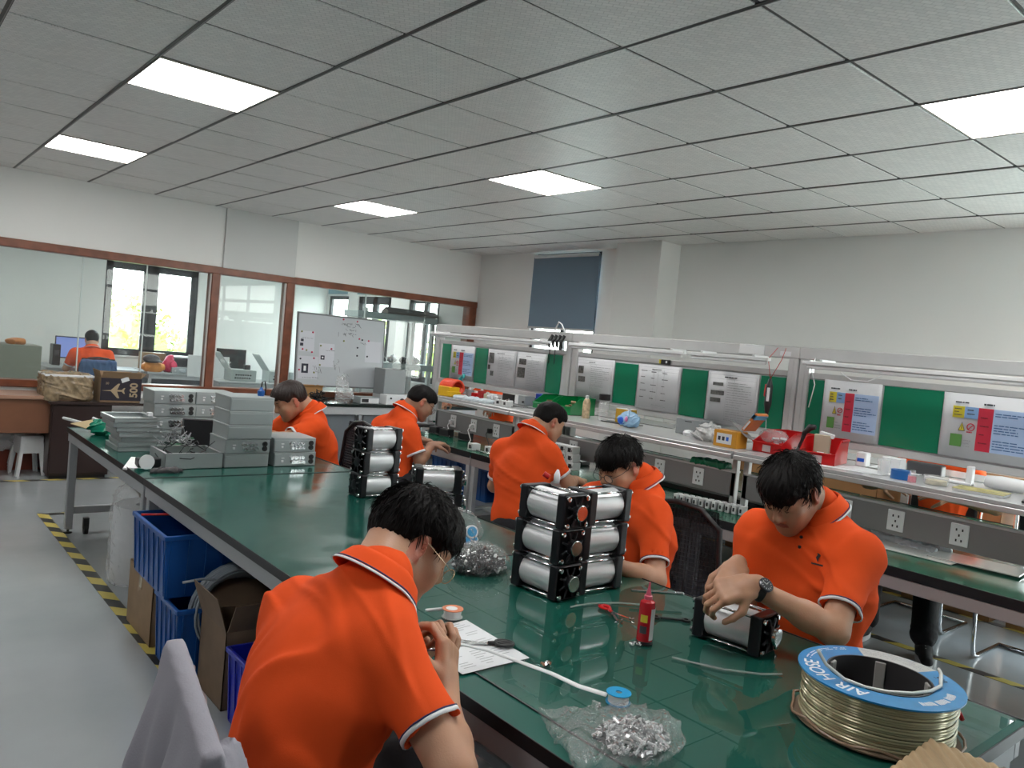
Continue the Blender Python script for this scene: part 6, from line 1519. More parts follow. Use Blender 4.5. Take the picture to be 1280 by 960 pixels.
t = thing('refill_bag', 'blue and clear liquid refill pouch leaning on the shelf', 'pouch', (4.33, 3.79, SH)); iso('pouch_body', [('+', el((0, 0, .05), (.035, .10, .05), None, .02)), ('+', el((.01, 0, .08), (.02, .07, .035), None, .03)), ('-', pl((0, 0, .001), (0, 0, 1), .002))], .005, mat('pale_blue_film', (.35, .58, .82), .2, alpha=.85), t, disp=folds(2, .008, 60))
G().lathe([(.012, 0), (.012, .03), (0, .031)], (.01, .01, .105), 14).build('white_cap', WHITE, t, 40); iso('blue_print', [('+', el((-.028, .045, .045), (.014, .04, .03), None, .01))], .005, mat('vivid_blue', (.01, .12, .62), .3), t); iso('pink_print', [('+', el((-.034, -.005, .06), (.010, .016, .022), None, .01))], .004, mat('pink_print', (.75, .25, .5), .4), t)
t = thing('grey_case', 'grey box partly behind the flow chart poster', 'box', (4.62, 3.42, SH)); G().box((-.08, -.11, 0), (.08, .11, .11), .004).build('case_body', mat('grey_case', (.26, .28, .285)), t); G().box((-.081, -.03, .09), (-.079, .03, .096), 0).build('slot', BLACK, t)
o = iso('crumpled_bag', [('+', el((4.42, 3.12, SH+.035), (.09, .13, .045), rotz(.3), .03)), ('+', el((4.52, 3.22, SH+.06), (.05, .08, .045), None, .03)), ('-', pl((0, 0, SH), (0, 0, 1), .002))], .007, mat('silver_bag', (.50, .50, .50), .35, bump=.5, bs=50, var=.3, vs_=30), disp=folds(12, .016, 40)); tag(o, 'crumpled silver white bag left of the orange yellow box', 'bag')
t = thing('tape_gun', 'small white and dark round gadget left of the crumpled bag', 'gadget', (4.50, 3.38, SH)); G().lathe([(0, 0), (.035, 0), (.04, .02), (.03, .035), (0, .04)], n=20).build('white_top', WHITE, t, 40)
t = thing('product_box', 'orange yellow box with open printed lid on the bench shelf', 'box', (4.27, 2.88, SH), .0)
G().box((-.06, -.085, 0), (.06, .085, .105), .003).build('box_body', mat('orange_yellow_card', (.62, .29, .03), .4), t)
G().box((-.0625, -.05, .02), (-.0605, .06, .085), 0).build('white_label', PAPER, t); 
for k in range(3): G().box((-.0635, -.03+.03*k, .04), (-.0625, -.012+.03*k, .065), 0).build('printed_icon', TXT if k else mat('vivid_blue', (.01, .12, .62)), t)
ld = G().box((-.06, -.085, 0), (.06, .085, .004), .001, T((.05, -.05, .108)) @ Matrix.Rotation(.25, 4, 'Y') @ Matrix.Rotation(.55, 4, 'X')).build('lid_left', mat('lid_inner_grey', (.30, .29, .29), .4), t)
l2 = G().box((0, -.012, 0), (.13, .012, .14), .004, T((-.03, -.10, .12)) @ Matrix.Rotation(.65, 4, 'X') @ Matrix.Rotation(-.0, 4, 'Y')).build('open_booklet', mat('booklet_orange', (.62, .19, .05), .4), t)
G().box((0, -.0135, .10), (.13, .0135, .135), .002, T((-.03, -.10, .12)) @ Matrix.Rotation(.65, 4, 'X')).build('blue_band', mat('band_blue', (.08, .35, .55), .4), l2); G().box((-.001, -.006, .01), (-.0005, .006, .08), 0, T((-.03, -.10, .12)) @ Matrix.Rotation(.65, 4, 'X')).build('pages', PAPER, l2)
bin_('left red bin with a clear bag in it, behind the man with the watch', (4.46, 2.62, SH), -PI/2-.1, REDP, .21, .32, .135, 'red parts bins', PAPER)
bin_('right red bin with a paper packet in it', (4.36, 2.30, SH), -PI/2+.25, REDP, .20, .30, .14, 'red parts bins', PAPER)
o = iso('clear_bag', [('+', el((4.40, 2.66, SH+.10), (.06, .09, .03), None, .03))], .007, CLEAR, disp=folds(3, .012, 50)); tag(o, 'clear bag lying in the left red bin', 'bag')
t = thing('paper_packet', 'beige paper packet standing in the right red bin', 'packet', (4.37, 2.32, SH+.05), .3); G().box((-.02, -.045, 0), (.02, .045, .11), .004).build('packet', mat('beige_packet', (.48, .43, .32), .6), t); G().box((-.015, -.04, .10), (.022, .04, .125), .003, Matrix.Rotation(.2, 4, 'X')).build('packet_top', PAPER, t)
t = thing('tape_dispenser', 'black curved handle standing between the two red bins', 'tool', (4.40, 2.46, SH)); G().tube([(.02, .04, .02), (0, 0, .10), (-.01, -.01, .15), (.0, -.04, .19), (0, -.07, .195)], [.016, .016, .014, .022, .014], 10).build('handle', BLACK, t, True)
t = thing('blue_white_packet', 'small blue and white packet right of the right red bin', 'packet', (4.50, 2.13, SH)); G().box((-.03, -.03, 0), (.03, .03, .085), .006).build('packet', WHITE, t); G().box((-.032, -.02, .03), (-.029, .02, .05), 0).build('blue_print', mat('vivid_blue', (.01, .12, .62)), t)
for k, (x, y, rz_, lb) in enumerate([(4.28, 2.10, .2, 'loose white paper at the front of the shelf right of the red bins'), (4.34, 2.02, -.15, 'paper lying on top of the loose papers'), (4.62, 1.98, .1, 'white paper lying at the back of the near shelf')]):
    o = G().box((-.10, -.14, 0), (.10, .14, .0012)).build('paper_sheet', PAPER); o.location = (x, y, SH+.0014*k+.0002); o.rotation_euler = (0, 0, rz_); tag(o, lb, 'paper')
t = thing('glass_beaker', 'clear plastic cup between the papers and the blue tape', 'cup', (4.27, 1.905, SH)); G().lathe([(0, 0), (.028, 0), (.032, .085), (.029, .085), (.026, .004), (0, .004)], n=24).build('cup_body', clear_mat('jar_glass'), t, 40)
t = thing('white_case', 'small white box behind the clear plastic cup', 'box', (4.42, 1.92, SH)); G().box((-.04, -.05, 0), (.04, .05, .09), .004).build('case_body', WHITE, t)
t = thing('tape_roll', 'thick roll of blue tape on the near shelf', 'tape roll', (4.24, 1.80, SH)); G().lathe([(.022, 0), (.048, 0), (.048, .048), (.022, .048)], n=28, closed=True).build('roll', mat('tape_blue', (.01, .13, .42), .35), t, 40)
t = thing('pink_bottle', 'small bottle of pink liquid with a clear cap', 'bottle', (4.19, 1.72, SH)); G().lathe([(0, 0), (.020, 0), (.020, .03), (0, .03)], n=18).build('liquid', mat('pink_liquid', (.75, .12, .20), .2), t, 40); G().lathe([(.0205, .0), (.0205, .04), (.014, .045), (.014, .062), (0, .064)], n=18).build('bottle_glass', clear_mat('jar_glass'), t, 40)
t = thing('clear_tub', 'low round clear tub of parts beside the pink bottle', 'tub', (4.26, 1.63, SH)); G().lathe([(0, 0), (.055, 0), (.06, .045), (.056, .045), (.052, .004), (0, .004)], n=28).build('tub', clear_mat('jar_glass'), t, 40); G().lathe([(0, .004), (.05, .004), (.048, .025), (0, .03)], n=20).build('contents', mat('straw', (.50, .43, .24), .6, var=.4, vs_=60), t, 40)
t = thing('paper_stand', 'white folded plastic holder at the back of the near shelf', 'holder', (4.52, 1.66, SH)); G().box((-.03, -.11, 0), (.03, .12, .012), .003).box((-.02, -.11, .0), (.02, -.08, .10), .003).build('holder', WHITE, t)
nb_ = thing('notebook', 'yellow and brown patterned notebook lying on the near shelf', 'book', (4.27, 1.42, SH), .12); G().box((-.085, -.11, 0), (.085, .11, .012), .001).build('pages', PAPER, nb_); G().box((-.087, -.112, .012), (.087, .112, .0145), .001).build('cover', mat('notebook_cover', (.42, .38, .14), .4, var=.55, vs_=22), nb_)
ph = thing('phone', 'black phone lying face up near the shelf edge', 'phone', (4.22, 1.155, SH), .25); G().box((-.038, -.072, 0), (.038, .072, .012), .004, seg=2).build('phone_body', BLACK, ph); G().box((-.033, -.062, .0121), (.033, .062, .0128)).build('screen', mat('phone_screen', (.02, .02, .025), .06), ph)
t = thing('white_bottle', 'white plastic bottle lying behind the notebook', 'bottle', (4.56, 1.38, SH+.035), 0); G().tube([(0, .12, 0), (0, .05, .0), (0, -.08, .0), (0, -.11, 0), (0, -.115, 0), (0, -.15, 0)], [.030, .037, .033, .024, .013, .013], 20).build('bottle_body', WHITE, t, True); G().tube([(0, -.15, 0), (0, -.175, 0)], .016, 14).build('nozzle', mat('grey_nozzle', (.3, .3, .3), .4), t, True)
t = thing('metal_bracket', 'grey metal angle plate with holes standing at the back of the near shelf', 'bracket', (4.60, 1.14, SH)); G().box((-.002, -.10, 0), (.002, .10, .11), .001).box((0, -.10, 0), (.05, .10, .003), .001).box((-.03, -.102, 0), (.002, -.098, .11), .001).build('angle_plate', mat('brushed_plate', (.33, .32, .33), .35, .5), t)
for y, z in ((.07, .08), (-.06, .085), (.0, .04)): G().lathe([(0, 0), (.007, 0), (.007, .001), (0, .001)], n=12, M=T((-.003, y, z)) @ ax((-1, 0, 0))).build('hole', WHITE, t)
t = thing('dark_gadget', 'dark gadget behind the clear cup and papers', 'gadget', (4.64, 1.84, SH)); G().box((-.04, -.10, 0), (.03, .09, .07), .01, seg=2).build('case_body', mat('charcoal', (.06, .06, .065), .4), t)
# far bay shelf
t = thing('air_hose_reel', 'orange coiled air hose on a yellow holder at the far end of the shelf', 'hose coil', (4.24, 5.93, SH))
for k in range(8): G().tube([(.02+.07*math.cos(a), -.095+.026*k+.008*math.sin(a*2), .088+.062*math.sin(a)) for a in np.linspace(0, 2*PI, 21)[:-1]], .011, 7, closed=True).build('coil_loop', mat('coil_orange', (.85, .09, .04), .35), t, True)
G().box((-.09, -.12, 0), (.03, .06, .09), .006).build('holder', mat('holder_yellow', (.75, .45, .01), .35), t); G().box((-.10, -.14, .01), (.03, -.09, .05), .004).build('holder_foot', MATS['holder_yellow'], t)
t = thing('teal_spray', 'teal spray nozzle behind the orange coil', 'nozzle', (4.42, 6.02, SH)); G().tube([(0, 0, 0), (0, 0, .16), (0, -.05, .20), (-.02, -.07, .17)], [.02, .02, .014, .01], 8).build('nozzle', mat('teal', (.02, .35, .35), .4), t, True)
for k, (y, col, w, h, lb) in enumerate([(5.90, 'glass', .05, .07, 'small clear box right of the orange coil'), (5.80, 'red', .07, .05, 'small red tool right of the clear box'), (5.71, 'red2', .05, .08, 'red and clear bottle on the far shelf'), (5.62, 'beige', .05, .06, 'beige packet on the far shelf')]):
    m_ = {'glass': mat('smoke_plastic', (.3, .33, .34)), 'red': REDP, 'red2': mat('dark_red', (.4, .03, .03), .3), 'beige': mat('beige_packet', (.48, .43, .32))}[col]
    t = thing('small_item', lb, 'item', (4.45, y, SH)); G().box((-.03, -w/2, 0), (.03, w/2, h), .008, seg=2).build('item_body', m_, t); G().lathe([(0, 0), (.012, 0), (.012, .015), (0, .016)], (0, 0, h), 12).build('item_cap', WHITE, t, 40)
o = iso('crumpled_paper', [('+', rbx((4.22, 5.50, SH+.01), (.08, .20, .012), rotz(.1), .008, .02)), ('-', pl((0, 0, SH), (0, 0, 1), .002))], .008, mat('bluish_film', (.55, .62, .66), .35), disp=folds(3, .010, 30)); tag(o, 'flat crumpled bluish film on the far shelf in front of the small items', 'film')
t = thing('white_connector', 'white cross shaped connector block on the far shelf', 'connector', (4.38, 5.46, SH)); G().box((-.03, -.03, .02), (.03, .03, .07), .004).box((-.06, -.012, .035), (.06, .012, .055), .003).box((-.012, -.07, .035), (.012, .07, .055), .003).box((-.02, -.02, 0), (.02, .02, .02)).build('block', WHITE, t)
t = thing('display_unit', 'black fronted instrument with a white side panel on the far shelf', 'instrument', (4.60, 5.36, SH)); G().box((-.06, -.16, 0), (.06, .16, .085), .004).build('case', mat('grey_case', (.26, .28, .285)), t); G().box((-.064, -.02, .01), (-.06, .15, .08), .001).build('display', BLACK, t); G().box((-.066, -.07, .005), (-.06, -.03, .083), .001).build('white_panel', WHITE, t); G().box((-.068, -.15, .02), (-.06, -.13, .04), .001).build('button', BLACK, t)
for k in range(3):
    lb = ['flat grey strip of parts at the front of the far shelf', 'second flat grey strip on the far shelf', 'third flat grey strip near the small valves'][k]
    o = G().box((-.03, -.16, 0), (.03, .16, .012), .002).build('aluminium_profile', mat('grey_cable', (.25, .26, .27)), ); o.location = (4.30+.06*k, 5.30-.15*k, SH); o.rotation_euler = (0, 0, .15*k); tag(o, lb, 'strip', 'flat strips on the far shelf')
def valve(label, loc, rz, group, s=1.):
    t = thing('valve_block', label, 'valve', loc, rz, group); G().box((-.02*s, -.03*s, 0), (.02*s, .03*s, .04*s), .002).build('block', mat('valve_white', (.62, .63, .63), .35), t)
    G().box((-.0215*s, -.012*s, .012*s), (-.019*s, .012*s, .032*s), .001).build('port_label', BLACK, t); G().lathe([(0, 0), (.008*s, 0), (.008*s, .01*s), (0, .011*s)], (0, .0, .04*s), 12).build('screw_cap', CHROME, t, 40); return t
v0 = valve('white valve block on the shelf left of the green bins', (4.22, 5.16, SH), .2, 'valves by the green bins', 1.2)
dup(v0, (4.22, 5.06, SH), -.1, 'second white valve block beside the head of the standing man'); dup(v0, (4.29, 5.12, SH+.0), .9, 'third white valve block behind the other two')
t = thing('green_cloth', 'folded green bag lying on the power channel of the middle bay', 'bag', (4.235, 2.98, .972)); iso('folded_bag', [('+', rbx((0, 0, .016), (.045, .13, .018), None, .01, .02))], .006, mat('dark_green_film', (.0, .14, .06), .35), t, disp=folds(6, .007, 40))
# ---------------------------------------------------------------- on the bench top
BZ = .7515
def block_mesh():
    pass
wb0 = None
for k in range(11):
    lb = ['leftmost', 'second from the left', 'third from the left', 'fourth from the left', 'fifth from the left', 'middle', 'fifth from the right', 'fourth from the right', 'third from the right', 'second from the right', 'rightmost'][k]+' white valve of the row on the bench'
    if wb0 is None:
        wb0 = thing('small_valve', lb, 'valve', (3.93, 2.98, BZ), .12, 'row of small white valves on the bench')
        G().box((-.035, -.013, 0), (.035, .013, .052), .002).build('valve_body', MATS['valve_white'] if 'valve_white' in MATS else WHITE, wb0); G().box((-.0365, -.006, .014), (-.034, .006, .036), .001).build('dark_port', BLACK, wb0); G().box((-.03, .013, .0), (.03, .020, .045), .001).build('dark_side', BLACK, wb0)
        G().lathe([(0, 0), (.006, 0), (.006, .006), (0, .007)], (0, 0, .052), 10).build('screw_cap', CHROME, wb0, 40)
    else: dup(wb0, (3.93+.010*k, 2.98-.040*k, BZ), .12+.03*random.uniform(-1, 1), lb)
bs0 = None
for r_ in range(3):
    for c in range(4):
        lb = ['bottom', 'middle', 'top'][r_]+' row of the stacked white blocks on the bench, '+['leftmost block', 'second block', 'third block', 'rightmost block'][c]
        if bs0 is None:
            bs0 = thing('port_block', lb, 'block', (4.08, 4.30, BZ), 0, 'stacked white blocks with square black ports')
            G().box((-.04, -.036, 0), (.04, .036, .056), .003).build('block', MATS['valve_white'], bs0); G().box((-.0415, -.018, .014), (-.039, .014, .044), .001).build('black_port', BLACK, bs0); G().box((-.042, -.030, .02), (-.0395, -.024, .03), 0).build('small_mark', BLACK, bs0)
        else: dup(bs0, (4.08, 4.30-.079*c+.01*r_, BZ+.0575*r_), 0, lb)
for k, (x, y, lb) in enumerate([(3.90, 4.82, 'white block with black port at the hand of the man in profile'), (3.86, 4.99, 'second white block with black port by the hand of the man in profile')]): dup(bs0, (x, y, BZ), -.15, lb, group='blocks near the man in profile')
for k in range(7):
    a = Vector((3.84+random.uniform(0, .22), 4.55+random.uniform(-.1, .45), BZ+.008)); b = a+Vector((random.uniform(-.03, .05), random.uniform(-.28, -.12), 0))
    o = G().tube([a, b], .006, 8).build('metal_rod', CHROME, None, True); tag(o, 'thin shiny rod lying on the far bench among the white blocks', 'rod', 'thin rods on the far bench')
for k, (x, y, z) in enumerate([(4.12, 5.92, 0), (4.12, 5.75, 0), (4.15, 5.5, 0)]):
    t = thing('adapter', ['black power adapter under the channel, leftmost', 'black power adapter under the channel, middle', 'black power adapter under the channel, rightmost'][k], 'adapter', (x, y, BZ), .1*k, 'adapters at the back of the far bench'); G().box((-.04, -.06, 0), (.04, .06, .07), .006).build('adapter_case', BLACK, t); G().tube([(0, .05, .03), (-.06, .09, .02), (-.08, -.02, .01), (-.02, -.12, .01)], .004, 6).build('adapter_lead', BLACK, t, True)
for k, (y, lb) in enumerate([(5.77, 'white plug lead hanging from the leftmost socket'), (5.46, 'white plug lead hanging from the second socket'), (5.2, 'dark plug lead under the far channel')]):
    t = thing('plug_lead', lb, 'cable', (4.19, y, .88)); G().box((-.035, -.018, -.02), (0, .018, .02), .006).build('plug', WHITE if k < 2 else BLACK, t); G().tube([(-.035, 0, 0), (-.06, -.01, -.03), (-.05, -.05, -.11), (-.10, -.10, -.122)], .004, 6).build('cord', WHITE if k < 2 else BLACK, t, True)
for k, (y0, y1, lb) in enumerate([(2.6, 3.55, 'black cable tray strip lying along the back of the middle bay'), (4.2, 5.2, 'black strip lying along the back of the bench behind the standing man')]):
    o = G().box((4.30, y0, BZ), (4.40, y1, BZ+.03), .004).build('black_strip', BLACK); tag(o, lb, 'strip')
o = iso('bubble_film', [('+', rc((4.39, 2.22, BZ+.035), (4.37, 1.60, BZ+.03), .042, .038, .02)), ('+', rc((4.31, 2.05, BZ+.015), (4.29, 1.62, BZ+.012), .022, .02, .03)), ('-', pl((0, 0, BZ), (0, 0, 1), .002))], .009, mat('bubble_white', (.62, .66, .70), .25, bump=.8, bs=70), disp=folds(16, .012, 40)); tag(o, 'roll of white bubble film lying under the power channel', 'film')
for k, (x, y, rz_, lb) in enumerate([(4.20, 1.66, .05, 'pale acrylic sheet lying on the bench under the channel'), (4.27, 1.40, .1, 'second pale acrylic sheet at the right on the bench')]):
    o = G().box((-.11, -.20, 0), (.11, .20, .006), .001).build('acrylic_sheet', mat('acrylic_pale', (.62, .63, .60), .12), None); o.location = (x, y, BZ+.007*k+.0005); o.rotation_euler = (0, 0, rz_); tag(o, lb, 'sheet')
# crates on the lower shelf
for k, (y, lb) in enumerate([(5.62, 'blue crate on the lower bench shelf, leftmost'), (5.18, 'blue crate on the lower bench shelf, middle'), (4.55, 'blue crate on the lower bench shelf, behind the standing man')]): crate(lb, (4.20, y, .306), PI/2, .38, .34, .28, group='blue crates on the lower bench shelf')
crate('blue crate on the lower bench shelf below the stacked white blocks', (4.20, 4.05, .306), PI/2, .38, .34, .22, BLUE, 'blue crates on the lower bench shelf')
# cartons beyond the bench seen through the gaps
for k, (x, y, rz_, w, d, h, lb) in enumerate([(6.30, 3.0, 0, .5, .55, .50, 'bottom carton of the pile by the right wall, beside the column side'), (6.30, 3.0, .05, .48, .5, .45, 'top carton of the pile by the right wall'), (6.32, 3.75, 0, .45, .6, .55, 'tall carton bottom by the right wall beyond the flow chart'), (6.32, 3.75, 0, .4, .5, .40, 'upper carton by the right wall beyond the flow chart'), (6.36, 1.60, 0, .40, .4, .55, 'lower brown carton by the right wall behind the notebook'), (6.36, 1.60, 0, .38, .4, .5, 'upper brown carton by the right wall behind the notebook'), (6.34, 2.2, 0, .4, .6, .5, 'lower carton behind the person across the bench'), (6.34, 2.2, 0, .4, .6, .5, 'upper carton behind the person across the bench')]):
    z = 0 if k % 2 == 0 else [.50, .55, .55, .5][k//2]+.002; carton('shipping_carton', lb, (x, y, z), rz_, w, d, h, mat('warm_cardboard', (.40, .20, .08), .7), False, group='cartons by the right wall')
# ================================================================ OFFICE BEHIND THE GLASS
def desk(label, x0, x1, y0, y1, h=.75):
    t = thing('office_desk', label, 'desk', ((x0+x1)/2, (y0+y1)/2, 0), group='grey office desks'); a, b = (x1-x0)/2, (y1-y0)/2
    G().box((-a, -b, h-.03), (a, b, h), .004).build('desktop', mat('desk_grey', (.42, .44, .45), .35), t)
    G().box((-a+.03, -b+.03, h-.10), (a-.03, b-.03, h-.03), .003).build('frame', PALE, t)
    for s_ in (-1, 1):
        for q in (-1, 1): G().box((s_*(a-.05)-.025, q*(b-.06)-.025, 0), (s_*(a-.05)+.025, q*(b-.06)+.025, h-.1), .003).build('leg', PALE, t)
    G().box((-a+.08, b-.06, .2), (a-.08, b-.04, h-.1)).build('back_panel', mat('blue_grey_panel', (.17, .19, .21)), t); return t
desk('grey office desk with the computer where the orange clad person sits', 2.02, 3.30, 12.45, 13.25)
desk('grey office desk with printers under the office window', 3.32, 4.60, 12.35, 13.25)
desk('grey office desk with the opened cases at the right', 3.95, 5.60, 11.15, 11.90)
def monitor(label, loc, rz, lit=None):
    t = thing('monitor', label, 'monitor', loc, rz); G().box((-.24, -.012, .10), (.24, .012, .42), .004).build('screen_case', BLACK, t); G().box((-.225, -.0135, .115), (.225, -.0115, .405)).build('display', lit or mat('dark_screen', (.01, .01, .012)), t); G().box((-.03, 0, .01), (.03, .03, .2)).build('stand', BLACK, t); G().box((-.11, -.07, 0), (.11, .09, .012), .003).build('stand_foot', BLACK, t); return t
monitor('lit blue computer screen left of the person in the office', (2.44, 12.95, .75), -.1, mat('lit_screen', (.1, .1, .2), .3, emit=(.22, .33, .75), es=.45))
monitor('dark monitor on the desk right of the red bag', (4.62, 12.55, .75), .0)
t = thing('computer_tower', 'black computer tower standing at the left end of the office desk', 'computer', (2.20, 12.90, .75)); G().box((-.05, -.12, 0), (.05, .12, .30), .006).build('tower_case', BLACK, t); G().box((-.03, -.125, .15), (.03, -.119, .22), .002).build('front_slot', mat('charcoal', (.06, .06, .065)), t)
t = thing('cap', 'grey topped cap on an orange bag on the office desk', 'cap', (3.42, 12.45, .75)); iso('orange_bag', [('+', el((0, 0, .07), (.17, .10, .085), None, .03)), ('-', pl((0, 0, .001), (0, 0, 1), .002))], .014, mat('bag_orange', (.75, .28, .05), .5), t, disp=folds(3, .012, 30)); iso('cap_crown', [('+', el((-.03, 0, .19), (.12, .11, .07), None, .03)), ('+', el((.0, -.09, .16), (.11, .08, .02), None, .02))], .014, mat('cap_grey', (.06, .055, .06), .7), t)
o = iso('red_bag', [('+', el((3.66, 12.48, .85), (.10, .10, .105), None, .03)), ('+', el((3.67, 12.48, .97), (.05, .05, .05), None, .04))], .014, mat('raspberry_red', (.62, .01, .08), .35), disp=folds(7, .016, 30)); tag(o, 'raspberry red drawstring bag next to the cap in the office', 'bag')
t = thing('printer', 'black printer with a white top under the office window', 'printer', (3.98, 12.70, .75)); G().box((-.26, -.18, 0), (.26, .18, .22), .02, seg=2).build('printer_body', BLACK, t); G().box((-.24, -.16, .22), (.24, .16, .245), .008).build('paper_lid', WHITE, t); G().box((-.2, -.20, .05), (.2, -.17, .10), .004).build('output_tray', mat('charcoal', (.06, .06, .065)), t)
carton('small_carton', 'brown carton on the sill behind the red bag', (3.55, 13.0, .75), 0, .35, .2, .26, open_=False)
for k, (x, y, lb) in enumerate([(3.80, 12.35, 'small pale box right of the red bag')]): I9 = dup(I0, (x, y, .75), 0, lb, group='pale boxes in the office')
def opencase(label, loc, rz):
    t = thing('opened_case', label, 'case', loc, rz, 'opened cases on the office desk')
    G().box((-.19, -.14, 0), (.19, .14, .17), .004).build('case_body', mat('case_pale_green', (.42, .47, .46), .4, .2), t); G().box((-.005, -.14, -.0), (.005, .14, .30), .002, T((-.19, 0, .17)) @ Matrix.Rotation(-.65, 4, 'Y')).build('lid', MATS['case_pale_green'], t)
    for r_ in range(2):
        for c in range(7): o = bpy.data.objects.new('connector', conn_mesh(BLACK, .010, .012)); COL.objects.link(o); o.parent = t; o.location = (-.12+.035*c+.01*r_, -.14, .05+.045*r_)
    G().box((.05, -.05, .17), (.13, .05, .24), .006).build('inner_part', BLACK, t); return t
opencase('opened grey case with lid up just right of the red brown post', (4.35, 11.40, .75), 0)
opencase('second opened grey case partly behind the second post', (4.95, 11.45, .75), 0)
t = thing('display_board', 'white board standing behind the opened case', 'board', (4.05, 11.75, .75), 0); G().box((-.35, -.01, 0), (.25, .01, .32), .002).build('panel', WHITE, t)
for k in range(2): dup(I1, (3.50, 10.60, .48+.102*k), 0, ['pale green case on the trolley behind the far metal boxes, lower', 'pale green case on the trolley behind the far metal boxes, upper'][k], group='cases on the office trolley')
t = thing('trolley', 'low grey trolley in the office behind the metal boxes', 'trolley', (3.50, 10.72, 0)); G().box((-.3, -.25, .44), (.3, .25, .478), .003).build('trolley_top', PALE, t)
for a in (-1, 1):
    for b in (-1, 1): G().box((a*.28-.015, b*.23-.015, 0), (a*.28+.015, b*.23+.015, .44)).build('leg', PALE, t)
t = thing('filing_cabinet', 'beige green cabinet behind the glass at the far left', 'cabinet', (1.05, 10.4, 0)); G().box((-.75, -.25, 0), (.55, .25, 1.13), .006).build('cabinet_body', mat('cabinet_olive', (.27, .275, .225), .5), t)
for x in (-.10,): G().box((x-.003, -.254, .05), (x+.003, -.25, 1.1)).build('door_gap', BLACK, t)
for k, (x, lb) in enumerate([(.72, 'small bottle on the beige cabinet'), ]):
    t = thing('small_bottle', lb, 'bottle', (1.13, 10.3, 1.132)); G().lathe([(0, 0), (.035, 0), (.035, .10), (.015, .13), (.015, .15), (0, .15)], n=16).build('bottle_body', mat('smoke_plastic', (.3, .33, .34)), t, 40); G().lathe([(.016, .15), (.016, .17), (0, .17)], n=12).build('cap', BLACK, t, 40)
o = iso('orange_packet', [('+', el((1.36, 10.3, 1.16), (.10, .08, .035), None, .02))], .014, mat('packet_orange', (.6, .2, .04), .5), disp=folds(3, .012, 30)); tag(o, 'orange and white packet on the beige cabinet', 'packet')
# rack behind the right pane
rk = thing('storage_rack', 'grey steel rack with a shelf of black parts behind the right glass pane', 'rack', (6.02, 9.9, 0))
for x in (-.62, .18, .52):
    G().box((x-.03, -.2, 0), (x+.03, -.14, 1.98), .003).build('upright', PALE, rk)
RKM = mat('rack_blue_grey', (.30, .36, .37), .4, .2)
G().box((-.75, -.22, 1.84), (.58, .2, 1.93), .004).build('top_beam', RKM, rk); G().box((-.62, -.24, 1.14), (.56, .22, 1.23), .004).build('shelf', RKM, rk); G().box((-.6, -.2, .15), (.5, .2, .20), .004).build('bottom_shelf', RKM, rk)
G().box((-.62, .0, .25), (.15, .02, 1.10), .002).build('white_panel', WHITE, rk)
t = thing('metal_profile', 'brown grey metal hood lying on top of the rack', 'profile', (6.15, 9.75, 1.932), -.02); G().prism([(-.42, -.10, 0), (-.42, .10, 0), (-.42, .10, .03), (-.42, .0, .09), (-.42, -.10, .03)], (.85, 0, 0)).build('hood', mat('umber_metal', (.10, .085, .075), .5, .3), t)
for k in range(5):
    x = 5.55+.20*k; t = thing('black_part', 'black machine part on the rack shelf, '+['leftmost', 'second', 'middle', 'fourth', 'rightmost'][k], 'part', (x, 9.82, 1.232), .3*k, 'black parts on the rack shelf'); iso('part_body', [('+', el((0, 0, .045), (.09, .06, .045), None, .03)), ('+', rc((-.05, 0, .05), (.09, .02, .10 if k % 2 == 0 else .05), .03, .02, .02)), ('-', pl((0, 0, 0), (0, 0, 1), .002))], .010, BLACK, t, disp=folds(k, .012, 50))
t = thing('dangling_cable', 'thin dark cable dangling from the end of the bench beam', 'cable', (BC-.02, 7.0, 1.70)); G().tube([(0, -.02, .05), (0, .03, .04), (0, .06, -.05), (0, .04, -.2), (0, .07, -.35)], .004, 6).build('cord', BLACK, t, True)
# ================================================================ WORN AND HELD THINGS
# wrist watch of the young man at the right
W2 = j2['WL']; dW = _n(j2['EL']-j2['WL']); cW = W2+dW*.028; nW = _n(V(-.30, -.62, .72)-dW*np.dot(V(-.30, -.62, .72), dW)); tW = np.cross(dW, nW)
g = G(); RW_ = .0305
rings = []
for k in range(36):
    a = 2*PI*k/36; dr = nW*math.cos(a)*.92+tW*math.sin(a)*1.03; rings.append([g.bm.verts.new(tuple(cW+dr*r_+dW*o_)) for r_, o_ in ((RW_-.001, -.011), (RW_+.003, -.011), (RW_+.003, .011), (RW_-.001, .011))])
for k in range(36):
    for b in range(4): g.bm.faces.new((rings[k][b], rings[(k+1) % 36][b], rings[(k+1) % 36][(b+1) % 4], rings[k][(b+1) % 4]))
wt = g.build('wrist_watch', BLACK, P2, 40)
MWt = T(tuple(cW+nW*(RW_-.0005))) @ ax(tuple(nW))
G().lathe([(0, 0), (.021, 0), (.0225, .003), (.0225, .008), (.0195, .0105), (.0185, .0095), (0, .0095)], n=36, M=MWt).build('watch_case', mat('watch_steel', (.10, .10, .11), .3, .9), wt, 40)
g = G()
for k in range(12):
    a = 2*PI*k/12; g.box((.0125, -.0009, .0096), (.0165, .0009, .0102), 0, MWt @ Matrix.Rotation(a, 4, 'Z'))
g.box((-.001, -.001, .0096), (.010, .001, .0104), 0, MWt @ Matrix.Rotation(.6, 4, 'Z')).box((-.001, -.0009, .0096), (.013, .0009, .0105), 0, MWt @ Matrix.Rotation(2.3, 4, 'Z'))
g.build('dial_marks', mat('dial_white', (.6, .6, .6), .4), wt)
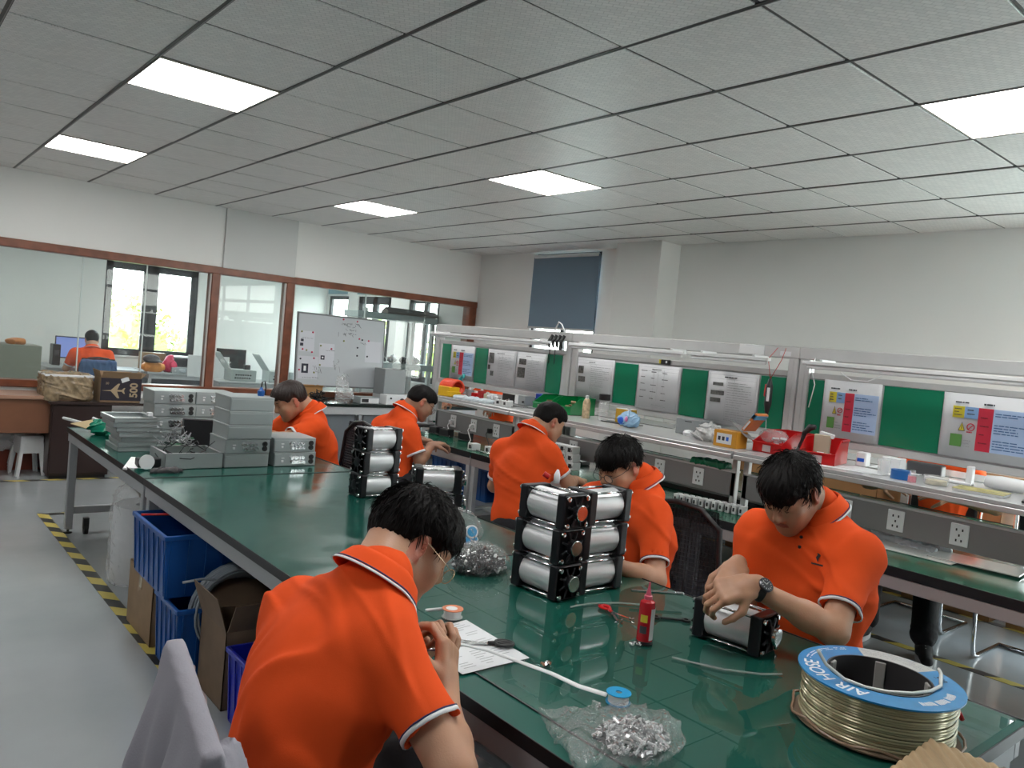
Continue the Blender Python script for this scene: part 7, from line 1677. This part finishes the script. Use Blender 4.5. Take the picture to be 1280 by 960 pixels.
# chest logo and buttons of that shirt : surface points found by marching the chest
lat2, upc2, fwc2 = fr2; root2 = P2
def chest_pt(base_, x, z, J, frm, r=.4):
    lat_, up_, fw__ = frm; o = J['C']*.0+J['N']+lat_*x-up_*z
    sh = [o_ for o_ in root2.children if o_.name.startswith('shirt')][0]
    org = Vector(tuple(o+fw__*r)); ok, hit, nrm, idx = sh.ray_cast(org, Vector(tuple(-fw__)))
    return (np.array(hit), np.array(nrm)) if ok else (o+fw__*.12, fw__)
lg = G()
def place(g, pts2, x, z, th=.0015):
    p, n_ = chest_pt(b2, x, z, j2, fr2); u = _n(np.cross(np.cross(n_, upc2), n_)*1.0) if 0 else _n(upc2-n_*np.dot(upc2, n_)); r_ = _n(np.cross(n_, u))*-1
    r_ = _n(lat2-n_*np.dot(lat2, n_))
    g.prism([tuple(p+n_*.0012+r_*a+u*b) for a, b in pts2], tuple(n_*th)); return p, n_, r_, u
for z_ in (.078, .108):
    p, n_ = chest_pt(b2, -.004, z_, j2, fr2); G().lathe([(0, 0), (.0055, 0), (.0055, .0025), (0, .003)], n=14, M=T(tuple(p+n_*.0005)) @ ax(tuple(n_))).build('shirt_button', BLACK, root2, 40)
# logo sits on his left chest; lateral axis points to his right
g = G(); place(g, [(-.014, .020), (-.003, .028), (.008, .023), (.005, .014), (.011, .006), (.003, -.008), (.0, .006), (-.006, .014)], -.070, .135)
p_, n__, r__, u__ = place(g, [(-.034, -.018), (.026, -.018), (.026, -.0125), (-.034, -.0125)], -.070, .135)
g.build('chest_logo', mat('logo_black', (.03, .02, .02), .6), root2)
# bracelet on the other wrist
W3 = j2['WR']; d3 = _n(j2['ER']-j2['WR']); c3 = W3+d3*.01; n3 = _n(np.cross(d3, V(0, 0, 1))); t3 = np.cross(d3, n3)
G().tube([tuple(c3+(n3*math.cos(a)+t3*math.sin(a))*.0305+d3*.006*math.sin(a)) for a in np.linspace(0, 2*PI, 31)[:-1]], .0014, 6, closed=True).build('bracelet', CHROME, P2, True)
# watch-like small tool in the hands of the nearest man
tl = G().tube([(.985, 1.44, .900), (1.055, 1.40, .905)], .0035, 8).build('steel_pin', CHROME, None, True); tag(tl, 'short shiny pin held in the fingers of the nearest man', 'pin')
t = thing('screwdriver_bit', 'small metal tool held over the lone cylinder', 'tool', (0, 0, 0)); G().tube([(2.13, 1.345, .955), (2.125, 1.35, .905)], .004, 8).build('shaft', CHROME, t, True)
t = thing('glue_tube', 'white tube with a red cap standing on top of the left column of cylinders', 'tube', (1.99, 2.06, TZ+.367)); G().tube([(0, 0, 0), (0, 0, .03), (.002, 0, .05)], [.012, .012, .004], 12).build('tube_body', WHITE, t, True); G().tube([(-.02, .02, .018), (-.035, .035, .03)], .010, 10).build('red_cap', REDP, t, True)
